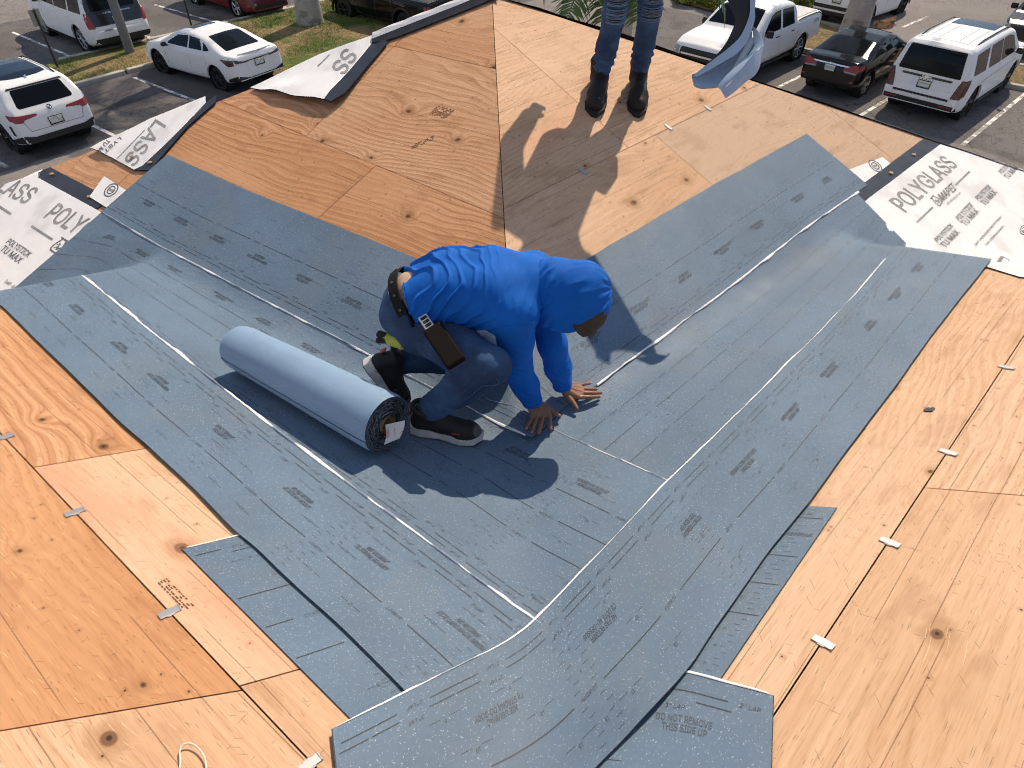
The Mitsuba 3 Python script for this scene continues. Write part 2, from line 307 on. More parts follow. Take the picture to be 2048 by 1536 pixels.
def resample(E, n):
    E = np.asarray(E, float); z = drape(E[:, 0], E[:, 1]); d = np.r_[0, np.cumsum(np.linalg.norm(np.diff(np.c_[E, z], axis=0), axis=1))]
    s = np.linspace(0, d[-1], n); q = np.stack([np.interp(s, d, E[:, k]) for k in (0, 1)], 1)
    for _ in range(6): q[1:-1] = 0.5 * q[1:-1] + 0.25 * (q[2:] + q[:-2])
    return q, d[-1]
TXT = {}
def text2d(t, h, bold=True, cond=1.0, slant=0.0):
    k = (t, bold)
    if k not in TXT:
        m = meshkit.text_mesh(t, 1.0, 0.01, bold); f = m.faces[m.face_normals[:, 2] > 0.5]
        u, inv = np.unique(f, return_inverse=True); TXT[k] = (m.vertices[u][:, :2] - [m.vertices[:, 0].min(), 0], inv.reshape(-1, 3))
    v, f = TXT[k]; v = v * h; return np.c_[v[:, 0] * cond + slant * v[:, 1], v[:, 1]], f
class Ribbon:
    def __init__(self, E0, E1, W, layer, seed):
        self.n = 160; self.W, self.layer, self.seed = W, layer, seed
        self.a, s0 = resample(E0, self.n); self.b, s1 = resample(E1, self.n); self.S = (s0 + s1) / 2
        i = np.arange(self.n) / self.n * self.S
        for e, o in ((self.a, 0), (self.b, 9)):
            t = np.gradient(e, axis=0); t /= np.linalg.norm(t, axis=1, keepdims=True); m = np.stack([-t[:, 1], t[:, 0]], 1)
            e += m * 0.006 * (meshkit.fbm(np.c_[i * 3.2, np.full_like(i, o), np.full_like(i, seed)], 3, 5)[:, None] - 0.5)
    def xy(self, s, w):
        t = np.clip(np.asarray(s) / self.S, 0, 1) * (self.n - 1); g = np.arange(self.n); w = np.asarray(w) / self.W
        P = [np.stack([np.interp(t, g, e[:, k]) for k in (0, 1)], -1) for e in (self.a, self.b)]
        return P[0] * (1 - w)[..., None] + P[1] * w[..., None]
    def z(self, q, lift=0.0):
        wr = meshkit.fbm(np.c_[q[:, 0] * 2.3, q[:, 1] * 2.3, np.full(len(q), self.seed)], 3, 3) - 0.35
        return drape(q[:, 0], q[:, 1]) + 0.004 + 0.0022 * self.layer + 0.006 * np.clip(wr, 0, 1) + lift + self.extra(q)
    def extra(self, q): return 0.0
    def grid(self, over, lift, step=0.022):
        ns, nw = int(self.S / step) + 1, int(self.W * INCH / step) + 2
        s = np.linspace(0, self.S, ns); w = np.linspace(-over, self.W + over, nw)
        ss, ww = np.meshgrid(s, w, indexing='ij'); q = self.xy(ss.ravel(), ww.ravel())
        if over:
            d = (self.xy(np.full(nw, self.S), w) - self.xy(np.full(nw, self.S * 0.99), w)); d /= np.linalg.norm(d, axis=1, keepdims=True)
            q[-nw:] += d * 0.003; q[:nw] -= d * 0.003
        i, j = np.meshgrid(np.arange(ns - 1), np.arange(nw - 1), indexing='ij'); a = (i * nw + j).ravel()
        F = np.vstack([np.c_[a, a + nw, a + nw + 1], np.c_[a, a + nw + 1, a + 1]])
        v = np.c_[q, self.z(q, lift)]
        p, r, t = v[F[0]]
        if np.cross(r - p, t - p)[2] < 0: F = F[:, ::-1]
        return tm(v, F), np.c_[ss.ravel(), ww.ravel() * INCH]
    def ink(self, items, lift=0.0014):
        """items: (2d vertices in (s metres, w inches), faces)"""
        V, F, o = [], [], 0
        for v, f in items:
            if v[:, 0].min() < 0.01 or v[:, 0].max() > self.S - 0.01 or v[:, 1].min() < 0.15 or v[:, 1].max() > self.W - 0.1: continue
            V.append(v); F.append(f + o); o += len(v)
        v, f = np.vstack(V), np.vstack(F); q = self.xy(v[:, 0], v[:, 1]); m = np.c_[q, self.z(q, lift)]
        n = np.cross(m[f[:, 1]] - m[f[:, 0]], m[f[:, 2]] - m[f[:, 0]])[:, 2]; f[n < 0] = f[n < 0][:, ::-1]
        return tm(m, f)
def dash(s0, s1, w, t=0.125, n=None):
    n = n or max(2, int((s1 - s0) / 0.03) + 1); s = np.linspace(s0, s1, n)
    v = np.r_[np.c_[s, np.full(n, w - t / 2)], np.c_[s, np.full(n, w + t / 2)]]; i = np.arange(n - 1)
    return v, np.vstack([np.c_[i, i + 1, i + n + 1], np.c_[i, i + n + 1, i + n]])
def word(t, s, w, h, sx=1, up=-1, cond=0.62, slant=0.12, bold=True):
    v, f = text2d(t, h, bold, cond, slant); x = v[:, 0] - v[:, 0].max() / 2
    return np.c_[s + sx * x, w + up * v[:, 1] / INCH], f
MSG = [('DO NOT REMOVE', 'THIS SIDE UP'), ('NE PAS RETIRER', 'CE CÔTÉ AU-DESSUS'), ('NIE USUWAĆ', 'TĄ STRONĄ DO GÓRY'), ('NO RETIRAR', 'ESTE LADO HACIA ARRIBA')]
def prints(S, W, lap, up, sx=1, start=0, thirds=(12,), text_w=(7.6,), rnd=0, full=True):
    """the printing of a roll as seen on one strip: lap lines along one edge, width lines, ruler ticks, notices; lap: the w of the edge, +1/-1: inward"""
    r = random.Random(rnd); it = []; e, d = lap
    W_ = lambda x: e + d * x
    s = r.uniform(-0.1, 0.02)
    while s < S and full:                      # solid 2-inch lap line with its legend between long dashes, broken 3-inch line
        it.append(dash(max(s, 0.012), min(s + 0.15, S - 0.012), W_(2.0))); it.append(word('2" LAP', s + 0.195, W_(2.0) - up * 0.25, 0.0115, sx, up, 0.85, 0.25, False)); s += 0.245
    s = r.uniform(0.0, 0.1)
    while s < S and full:
        it.append(dash(max(s, .012), min(s + 0.075, S - .012), W_(3.0))); it.append(dash(s + 0.083, min(s + 0.158, S), W_(3.0)))
        it.append(word('3" LAP', s + 0.2, W_(3.0) + d * 0.75 - up * 0.25, 0.0115, sx, up, 0.85, 0.25, False)); s += 0.245
    for k, t in enumerate(thirds):
        s = r.uniform(-0.2, 0.02)
        while s < S - 0.05:
            it.append(dash(max(s, 0.012), min(s + 0.27, S - 0.012), W_(t), 0.13)); nm = {12: '1/3 WIDTH', 18: '1/2 WIDTH', 24: '2/3 WIDTH'}[t] if r.random() < 0.75 else '13-1/8"'
            it.append(word(nm, s + 0.33, W_(t) - up * 0.25, 0.0115, sx, up, 0.75, 0.2, False)); s += 0.39
    for tw in text_w:
        s, i = 0.25 + r.uniform(0, 0.2), start
        while s < S:
            a, b = MSG[i % 4]; i += 1
            for j, t in enumerate((a, b)): it.append(word(t, s, W_(tw) + up * (0.22 - 0.92 * j), 0.0172, sx, up))
            s += 0.405 if r.random() < 0.8 else 0.52
    s = r.uniform(0.10, 0.40)
    while s < S - 0.08:                       # ruler columns
        for w in np.arange(1, W, 1.0):
            if min(abs(w - W_(t)) for t in (2, 3) + tuple(thirds)) > 0.35:
                for o in (-0.035, 0.035): it.append(dash(s + o + (w % 2) * 0.012 - 0.011, s + o + (w % 2) * 0.012 + 0.011, w, 0.05, 2))
                if int(w) % 3 == 0: it.append(word(str(int(w)), s + 0.004, w + 0.2, 0.010, sx, up, 0.8, 0, False))
        s += 0.66
    for w in (5, 9.5, 15, 21, 27, 31.5):      # inch marks scattered between
        s = r.uniform(0.1, 0.4)
        while s < S - 0.1 and w < W - 0.6:
            it += [dash(s - 0.045, s - 0.012, w, 0.05, 2), dash(s + 0.014, s + 0.047, w, 0.05, 2), word(str(int(round(w))), s, w + 0.2, 0.011, sx, up, 0.8, 0, False)]; s += r.choice((0.2, 0.41))
    return it
def seam_tape(rb, side, s0, s1, wid=0.009, seed=0, lift=0.006):
    """the white release film curling along a seam"""
    n = int((s1 - s0) / 0.012); s = np.linspace(s0, s1, n); w0 = 0 if side == 0 else rb.W
    nz = meshkit.fbm(np.c_[s * 6.0, np.full(n, seed), np.zeros(n)], 3, 2); n2 = meshkit.fbm(np.c_[s * 15.0, np.full(n, seed + 5), np.zeros(n)], 3, 2)
    wd = wid * np.clip(0.25 + 1.9 * (nz - 0.2), 0.2, 2.2) / INCH; sg = -1 if side == 0 else 1
    a = rb.xy(s, w0 + sg * wd * (0.9 + 0.5 * (n2 - 0.5))); b = rb.xy(s, w0 - sg * wd * 0.15); c = (a + b) / 2
    L = lift * np.clip(0.3 + 1.6 * (n2 - 0.3), 0.1, 2)
    V = np.vstack([np.c_[a, rb.z(a, -0.0005 + L * 0.5)], np.c_[c, rb.z(c, 0.002 + L)], np.c_[b, rb.z(b, 0.0016 + 0.2 * L)]])
    i = np.arange(n - 1); F = np.vstack([np.c_[i + k * n, i + 1 + k * n, i + 1 + (k + 1) * n] for k in (0, 1)] + [np.c_[i + k * n, i + 1 + (k + 1) * n, i + (k + 1) * n] for k in (0, 1)])
    return tm(V, F)
EDGES = {
    'L1': ([(-2.451, 4.697), (-1.685, 4.082), (-1.003, 3.56), (-0.496, 3.171), (-0.035, 2.8), (0.4, 2.473)],
           [(-2.83, 4.291), (-2.198, 3.778), (-1.498, 3.241), (-0.743, 2.662), (-0.288, 2.306), (0.085, 2.023)]),
    'R1': ([(2.179, 4.993), (1.282, 4.095), (0.972, 3.776), (0.391, 3.173), (0.143, 2.908)],
           [(2.565, 4.62), (1.911, 3.971), (1.149, 3.172), (0.403, 2.408), (0.195, 2.189)]),
    'R2': ([(2.437, 4.495), (1.894, 4.0), (1.138, 3.193), (0.398, 2.434), (0.196, 2.215), (0.136, 2.131)],
           [(2.70, 4.12), (2.46, 3.72), (1.98, 3.10), (1.56, 2.62), (1.10, 2.10), (0.64, 1.60), (0.56, 1.52)]),
    'L2': ([(-2.804, 4.328), (-1.478, 3.287), (-0.721, 2.694), (-0.218, 2.32), (0.194, 2.1), (0.602, 1.65), (0.675, 1.54)],
           [(-3.38, 3.70), (-2.95, 3.66), (-2.47, 3.26), (-1.861, 2.729), (-1.453, 2.356), (-1.01, 1.961), (-0.599, 1.607), (0.077, 1.031), (0.167, 0.936)]),
    'L3': ([(-2.66, 3.56), (-2.5, 3.35), (-1.888, 2.785), (-1.472, 2.403), (-1.022, 1.998), (-0.606, 1.637), (0.078, 1.054), (0.168, 0.953)],
           [(-2.80, 3.02), (-2.60, 2.83), (-2.553, 2.80), (-2.164, 2.454), (-1.842, 2.167), (-1.556, 1.91), (-1.356, 1.741), (-1.125, 1.54), (-0.893, 1.326), (-0.836, 1.288), (-0.71, 1.174), (-0.627, 1.101), (-0.488, 0.986), (-0.354, 0.863), (-0.275, 0.79), (-0.232, 0.748)]),
    'R3': ([(2.49, 3.84), (2.374, 3.705), (1.9, 3.122), (1.532, 2.701), (1.056, 2.17), (0.586, 1.659), (0.135, 1.133), (0.036, 1.015), (-0.035, 0.954), (-0.171, 0.862), (-0.274, 0.789), (-0.404, 0.695), (-0.437, 0.673)],
           [(2.68, 3.30), (2.589, 3.203), (1.961, 2.525), (1.594, 2.105), (1.267, 1.746), (1.017, 1.463), (0.824, 1.262), (0.631, 1.038), (0.568, 0.968), (0.492, 0.87), (0.393, 0.773), (0.255, 0.648), (0.16, 0.565), (0.07, 0.50), (0.0, 0.465), (-0.10, 0.41), (-0.23, 0.32), (-0.30, 0.27)]),
    'U1': ([(-1.034, 1.244), (-0.887, 1.329), (-0.55, 1.52), (-0.1, 1.66), (0.3, 1.64), (0.7, 1.545), (0.988, 1.46), (1.093, 1.431)],
           [(-0.37, 0.68), (-0.2, 0.78), (-0.05, 0.83), (0.1, 0.87), (0.3, 0.875), (0.42, 0.845), (0.532, 0.80)]),
    'U2': ([(-0.35, 0.72), (-0.1, 0.86), (0.1, 0.93), (0.473, 0.844), (0.664, 0.761)],
           [(-0.2, 0.12), (0.0, 0.2), (0.1, 0.22), (0.3, 0.2), (0.45, 0.17)]),
}
GRP = 'grey membrane strips over the valleys'
SPEC = [  # name, layer, width, label, prints(...)
    ('U1', 0, 36, 'short grey membrane piece across the lower valley, its ends showing from under the strips', dict(lap=(0, 1), up=-1, thirds=(12, 18, 24), text_w=(7.6,))),
    ('U2', 1, 24, 'grey membrane piece with a white top edge at the bottom right, beside the bare plywood', dict(lap=(0, 1), up=-1, thirds=(12,), text_w=(5.6,))),
    ('R2', 2, 33, 'middle grey membrane strip on the right, between the two white seams, ending under the others', dict(lap=(33, -1), up=1, thirds=(12, 18, 24), text_w=())),
    ('L2', 3.4, 36, 'middle grey membrane strip on the left, with the roll lying on it', dict(lap=(36, -1), up=1, sx=-1, thirds=(12, 18, 24), text_w=(27.5,))),
    ('R1', 4, 24, 'uppermost grey membrane strip on the right, crossed by the shadow of the raised arm', dict(lap=(24, -1), up=1, thirds=(12,), text_w=(8.2,))),
    ('L3', 5, 18, 'lowest grey membrane strip on the left, beside the bare plywood with metal clips', dict(lap=(0, 1), up=-1, thirds=(12,), text_w=(7.4,))),
    ('L1', 5.4, 24, 'uppermost grey membrane strip on the left, its free end pressed down by the crouching person', dict(lap=(24, -1), up=-1, thirds=(12,), text_w=(8.4,))),
    ('R3', 7, 18, 'lowest grey membrane strip on the right, bending across the valley at the bottom', dict(lap=(0, 1), up=1, thirds=(12,), text_w=(7.2,), start=2)),
]
RB = {}
for i, (nm, layer, W, lab, pk) in enumerate(SPEC):
    rb = Ribbon(*EDGES[nm], W, layer, i + 3); RB[nm] = rb
    if nm == 'L1':     # the free corner curls up a little
        rb.extra = lambda q: 0.022 * np.exp(-(((q[:, 0] - 0.10) / 0.10) ** 2 + ((q[:, 1] - 2.02) / 0.07) ** 2))
    if nm == 'R3':     # the loose lower edge stands off the sheet below it
        rb.extra = lambda q: 0.012 * np.exp(-(((q[:, 0] - 0.36) / 0.10) ** 2 + ((q[:, 1] - 0.74) / 0.08) ** 2))
    t = thing('membrane_strip', lab, 'roofing membrane', GRP)
    m, uv = rb.grid(0, 0.0); part('film', t, m, 'film', uv=uv + [7.0 * i, 3.0 * i], smooth=True)
    m, uv = rb.grid(0.05, -0.0016); part('adhesive_layer', t, m, 'butyl', smooth=True)
    its = prints(rb.S, W, rnd=i * 3 + 1, **pk)
    if nm == 'U2': its = [q for q in its if len(q[0]) <= 260] + [word('DO NOT REMOVE', 0.72, 5.3, 0.0172, 1, -1), word('THIS SIDE UP', 0.72, 6.2, 0.0172, 1, -1)]
    big = [q for q in its if len(q[0]) > 260]
    labels[part('printed_lines', t, rb.ink([q for q in its if len(q[0]) <= 260]), 'print_ink')] = {'kind': 'stuff'}
    if big: labels[part('printed_notices', t, rb.ink(big), 'notice_ink')] = {'kind': 'stuff'}
    tp = {'L1': (1, 0.02, rb.S - 0.03, 0.009), 'R1': (1, 0.15, rb.S - 0.28, 0.011), 'L3': (0, 0.22, rb.S - 0.12, 0.013), 'R3': (0, 0.45, rb.S - 0.01, 0.0055), 'L2': (0, rb.S - 1.25, rb.S - 0.1, 0.006), 'U1': (0, 0.01, 0.22, 0.008), 'U2': (0, 0.35, rb.S - 0.01, 0.007)}.get(nm)
    if tp: part('release_film_edge', t, seam_tape(rb, tp[0], tp[1], tp[2], tp[3], i, 0.010 if nm in ('R1', 'L3') else 0.005), 'tape_white', smooth=True)
# ---------------------------------------------------------------- white fleece-faced underlayment left from the old roof
HIPY = lambda x: PEAK[1] + (x - PEAK[0]) * (HL[1] - PEAK[1]) / (HL[0] - PEAK[0])
class Sheet:
    """a sheet whose outline is given in plan; height(q) above the draped roof"""
    def __init__(self, name, label, white, sel, height, group='white underlayment pieces', step=0.05, cat_='underlayment', stiff=None):
        self.h = height; self.stiff = stiff; self.t = thing(name, label, cat_, group)
        for nm, poly, bs in (('fleece', white, 'fleece'), ('selvage', sel, 'selvage')):
            if poly is None: continue
            poly = Polygon(poly).buffer(0); v, f = tri_poly(poly, step)
            part(nm, self.t, tm(np.c_[v, self.z(v)], f), bs, smooth=40); b = poly.buffer(0.003); v, f = tri_poly(b, step)
            part('underside', self.t, tm(np.c_[v, self.z(v) - 0.004], f), 'butyl', smooth=40)
    def base(self, q): return drape(q[:, 0], q[:, 1]) if self.stiff is None else zp(PL[self.stiff], q[:, 0], q[:, 1]) - 0.5 * np.clip(q[:, 1] - HIPY(q[:, 0]) - 0.10, 0, 1)
    def z(self, q): return self.base(q) + 0.005 + self.h(q) + 0.004 * meshkit.noise(np.c_[q * 5, np.zeros(len(q))], 4)
    def letters(self, specs):
        for t, p0, p1, p2 in specs:
            A, B = [], []
            p0, p1, p2 = map(np.asarray, (p0, p1, p2))
            for v, f, dk in glyphs(t):
                v = np.asarray(v, float); q = p0 + v[:, :1] * (p1 - p0) + v[:, 1:] * (p2 - p0)
                m = tm(np.c_[q, self.z(q) + 0.0022], f); n = m.face_normals[:, 2]; m.faces[n < 0] = m.faces[n < 0][:, ::-1]
                (B if dk else A).append(m)
            if A: part('lettering', self.t, cat(A), 'fleece_ink')
            if B: part('fine_lettering', self.t, cat(B), 'fleece_ink_dark')
def unit(g, dk=False):
    v, f = tri_poly(g); return v, f, dk
def refine2d(v, f, cell=0.12):
    m = tm(np.c_[v, v[:, :1] * 0], f).subdivide_to_size(cell, 12); return m.vertices[:, :2], m.faces
def glyphs(t):
    """shapes in a unit frame: x along the line from 0 to 1, y up from 0 to 1"""
    if t == '|bar': return [unit(box(0, 0, 1, 1))]
    if t == '|pot':
        o = Polygon([(0.0, 1.0), (0.75, 1.0), (0.72, 0.85), (0.95, 0.45), (0.95, 0.15), (0.8, 0.0), (0.2, 0.0), (0.05, 0.15), (0.05, 0.45), (0.2, 0.85)])
        s = unary_union([LineString([(0.3, 0.5), (0.45, 0.62), (0.5, 0.45), (0.62, 0.3)]).buffer(0.035), LineString([(0.3, 0.25), (0.45, 0.4), (0.55, 0.22), (0.7, 0.42)]).buffer(0.03)])
        return [unit(o.difference(o.buffer(-0.1)).union(s), True)]
    if t == '|badge':
        o = box(0.05, 0.05, 0.95, 0.95).buffer(0.08); b = box(0.0, 0.35, 1.0, 0.62)
        return [unit(o.difference(o.buffer(-0.035)), True), unit(o.buffer(-0.05).difference(b).intersection(box(0, 0.6, 1, 1.1)))]
    if t == '|ring':
        o = Point(0.5, 0.5).buffer(0.5); i = Point(0.5, 0.5).buffer(0.3)
        return [unit(o.difference(o.buffer(-0.08)), True), unit(i.difference(i.buffer(-0.07)), True), unit(box(0.3, 0.42, 0.7, 0.58))]
    v, f = text2d(t, 1.0, t.isupper() and len(t) != 11, 1.0, 0.0); v = v / [v[:, 0].max(), 1.0]
    v, f = refine2d(v, f); big = t in ('POLYGLASS', 'LASS', 'SS')
    return [(v, f, not big)]
flat = lambda q: np.zeros(len(q))
# right: the big sheet with all its printing
SH = Sheet('underlayment_sheet', 'big white printed underlayment sheet with black border on the right side of the roof',
    [(3.514, 5.478), (2.463, 4.412), (2.44, 4.30), (2.60, 3.95), (2.50, 3.60), (2.66, 3.03), (3.2, 2.6), (4.7, 3.5), (4.9, 5.46), (4.3, 5.53)], [(3.345, 5.463), (3.514, 5.478), (2.463, 4.412), (2.384, 4.473)], flat)
SH.letters([('POLYGLASS', (2.815, 4.448), (3.588, 5.258), (2.704, 4.521)), ('MAPEI', (3.228, 4.713), (3.439, 4.928), (3.208, 4.779)), ('G R O U P', (3.264, 4.695), (3.463, 4.89), (3.259, 4.715)),
    ('POLYSTICK', (2.991, 4.228), (3.22, 4.466), (2.971, 4.255)), ('TU MAX', (3.039, 4.195), (3.255, 4.417), (2.999, 4.214)), ('POLYSTICK', (3.299, 4.545), (3.529, 4.789), (3.277, 4.577)), ('TU MAX', (3.343, 4.512), (3.561, 4.74), (3.303, 4.536)),
    ('POLYSTICK', (3.611, 4.874), (3.837, 5.107), (3.589, 4.904)), ('TU MAX', (3.654, 4.835), (3.871, 5.065), (3.616, 4.861)), ('POLYSTICK', (4.042, 5.344), (4.268, 5.577), (4.02, 5.374)), ('TU MAX', (4.083, 5.299), (4.30, 5.529), (4.045, 5.325)),
    ('Self-Adhered Wind & Water', (3.343, 4.319), (3.77, 4.762), (3.334, 4.337)), ('Tile Underlayment', (3.447, 4.355), (3.739, 4.653), (3.441, 4.375)), ('|bar', (2.883, 4.371), (3.109, 4.609), (2.871, 4.378)), ('|bar', (3.451, 4.97), (3.689, 5.222), (3.443, 4.984)),
    ('|pot', (3.165, 4.631), (3.233, 4.713), (3.11, 4.698)), ('|badge', (3.478, 4.138), (3.608, 4.282), (3.413, 4.153)), ('|ring', (3.908, 4.613), (4.02, 4.737), (3.861, 4.651))])
# left: the same roll on the other side
SH = Sheet('underlayment_sheet', 'white printed underlayment sheet with black border at the left edge of the roof',
    [(-4.7, 4.9), (-3.95, 5.05), (-3.60, 5.02), (-3.597, 4.90), (-2.90, 4.35), (-2.6, 4.1), (-3.2, 3.4), (-4.2, 3.5)], [(-3.62, 4.96), (-3.53, 4.985), (-2.80, 4.41), (-2.90, 4.35), (-3.597, 4.90)], flat)
SH.letters([('LASS', (-3.969, 4.901), (-3.587, 4.629), (-3.90, 5.02)), ('POLYGLASS', (-3.35, 4.425), (-2.535, 3.814), (-3.27, 4.53)), ('|bar', (-3.923, 4.744), (-3.687, 4.554), (-3.912, 4.759)), ('|bar', (-3.427, 4.358), (-3.173, 4.156), (-3.418, 4.372)),
    ('POLYSTICK', (-3.59, 4.268), (-3.318, 4.053), (-3.565, 4.30)), ('TU MAX', (-3.613, 4.209), (-3.374, 4.018), (-3.585, 4.245)), ('Self-Adhered', (-3.42, 3.874), (-3.2, 3.70), (-3.41, 3.899)), ('|pot', (-3.17, 4.08), (-3.06, 3.99), (-3.10, 4.17))])
# left: a piece hanging over the hip, printing upside down
SH = Sheet('underlayment_flap', 'white printed underlayment flap hanging over the left hip beside a triangle of plywood',
    [(-3.189, 5.027), (-2.944, 4.851), (-2.697, 4.64), (-2.634, 4.656), (-2.533, 4.777), (-2.271, 5.156), (-2.30, 5.25), (-2.75, 5.19)], [(-2.697, 4.64), (-2.551, 4.582), (-2.466, 4.752), (-2.364, 4.947), (-2.187, 5.142), (-2.20, 5.22), (-2.275, 5.168), (-2.53, 4.766), (-2.634, 4.656)],
    lambda q: 0.010 + 0.02 * np.exp(-((q[:, 0] + 3.1) ** 2 + (q[:, 1] - 5.0) ** 2) / 0.02), stiff='FL')
SH.letters([('LASS', (-2.683, 5.158), (-2.826, 4.779), (-2.563, 5.039)), ('|bar', (-2.749, 5.068), (-2.898, 4.823), (-2.739, 5.056)), ('TU M', (-3.051, 5.066), (-3.094, 4.958), (-3.015, 5.029)), ('LYST', (-2.949, 5.061), (-3.041, 4.938), (-2.924, 5.028))])
# top: the long flap peeled back along the hip, lower edge standing up
def lift3(q):
    d = np.hypot(q[:, 0] + 1.36, (q[:, 1] - 4.72)); return 0.012 + 0.050 * np.exp(-(d / 0.26) ** 2) + 0.035 * np.exp(-((q[:, 0] + 1.68) / 0.2) ** 2 - ((q[:, 1] - 4.99) / 0.12) ** 2)
SH = Sheet('underlayment_flap', 'white printed underlayment flap folded back and standing up along the upper left hip',
    [(-1.921, 5.18), (-1.638, 4.962), (-1.422, 4.807), (-1.27, 4.712), (-1.242, 4.793), (-1.161, 4.963), (-1.058, 5.152), (-0.975, 5.308), (-0.957, 5.36), (-1.4, 5.33)], [(-1.27, 4.712), (-1.217, 4.679), (-1.131, 4.743), (-1.02, 4.971), (-0.882, 5.206), (-0.916, 5.296), (-0.975, 5.308), (-1.058, 5.152), (-1.161, 4.963), (-1.242, 4.793)], lift3, step=0.03, stiff='FL')
SH.letters([('SS', (-1.205, 5.30), (-1.286, 5.10), (-1.09, 5.158)), ('|bar', (-1.327, 5.285), (-1.403, 5.183), (-1.319, 5.272))])
def lift4(q):
    d = q[:, 1] - HIPY(q[:, 0]); return 0.010 + 0.050 * np.clip((d + 0.09) / 0.11, 0, 1) ** 1.3 - 0.05 * np.clip((d - 0.04) / 0.10, 0, 1)
hx = np.linspace(-1.0, -0.10, 10)
SH = Sheet('underlayment_flap', 'narrow band of white underlayment with black border rolled up along the left hip', [(x, HIPY(x) - 0.035) for x in hx] + [(x, HIPY(x) + 0.2) for x in hx[::-1]], [(x, HIPY(x) - 0.092 + 0.2 * max(-x - .85, 0)) for x in hx] + [(x, HIPY(x) - 0.035) for x in hx[::-1]], lift4, step=0.025)
# two offcuts
SH = Sheet('underlayment_offcut', 'small white offcut with a grey oval mark tucked under the strip on the left', [(-3.0, 4.49), (-2.948, 4.672), (-2.62, 4.38), (-2.80, 4.32)], None, lambda q: 0.008 + 0.0 * q[:, 0])
SH.letters([('|ring', (-2.90, 4.47), (-2.79, 4.40), (-2.86, 4.58))])
SH = Sheet('underlayment_offcut', 'small white offcut with a round mark tucked under the strip on the right', [(2.43, 4.72), (2.833, 5.038), (2.902, 4.963), (2.563, 4.56), (2.50, 4.55)], None, lambda q: -0.002 + 0.0 * q[:, 0])
SH.letters([('|ring', (2.70, 4.80), (2.80, 4.88), (2.64, 4.90))])
# black felt lapping over the right hip
SH = Sheet('felt_edge', 'black felt edge running along the right hip of the turret', None, [(-0.2, 5.385), (0.4, 5.45), (1.5, 5.475), (4.9, 5.50), (4.9, 5.75), (-0.2, 5.7)], lambda q: 0.006 + 0.022 * np.exp(-((q[:, 0] - 0.9) / 0.5) ** 2), None, cat_='roofing felt')
# ---------------------------------------------------------------- roll of membrane
def spiral(p, n, uv):
    r = dr.sqrt(uv.x * uv.x + uv.y * uv.y); a = dr.atan2(uv.y, uv.x)
    t = r * 150.0 + a / 6.2832 + 2.2 * fbm(uv.x * 40, uv.y * 40, 1.0, 3); t = t - dr.floor(t)
    return mix(mi.Color3f(0.012, 0.013, 0.017), mi.Color3f(0.20, 0.27, 0.36), 0.55 * smoothstep(0.55, 0.8, t))
mat('roll_end', proc(spiral), 0.6)
def roll_color(p, n, uv):
    c = mi.Color3f(0.215, 0.335, 0.490) * (0.90 + 0.2 * fbm(p.x * 5, p.y * 5, p.z * 9, 4))
    d1, d2, w = voronoi(p.x * 13 + p.z * 9, p.y * 13)
    return mix(c, mi.Color3f(0.03, 0.035, 0.045), 0.75 * (1 - smoothstep(0.05, 0.16, d1 + 0.2 * noise(p.x * 90, p.y * 90, p.z * 90))) * dr.select(w < 0.045, 1.0, 0.0))
mat('roll_film', proc(roll_color), 0.42, specular=0.35, bump=(proc(lambda p, n, uv: fbm(p.x * 10, p.y * 10, p.z * 10, 3), 2e-3), 0.003))
mat('cardboard', (0.36, 0.22, 0.12), 0.85)
R0 = np.array([-1.262, 2.462]); R1 = np.array([-0.492, 1.898]); RAD = 0.108
def axis_pt(q): return np.array([q[0], q[1], 0.0])
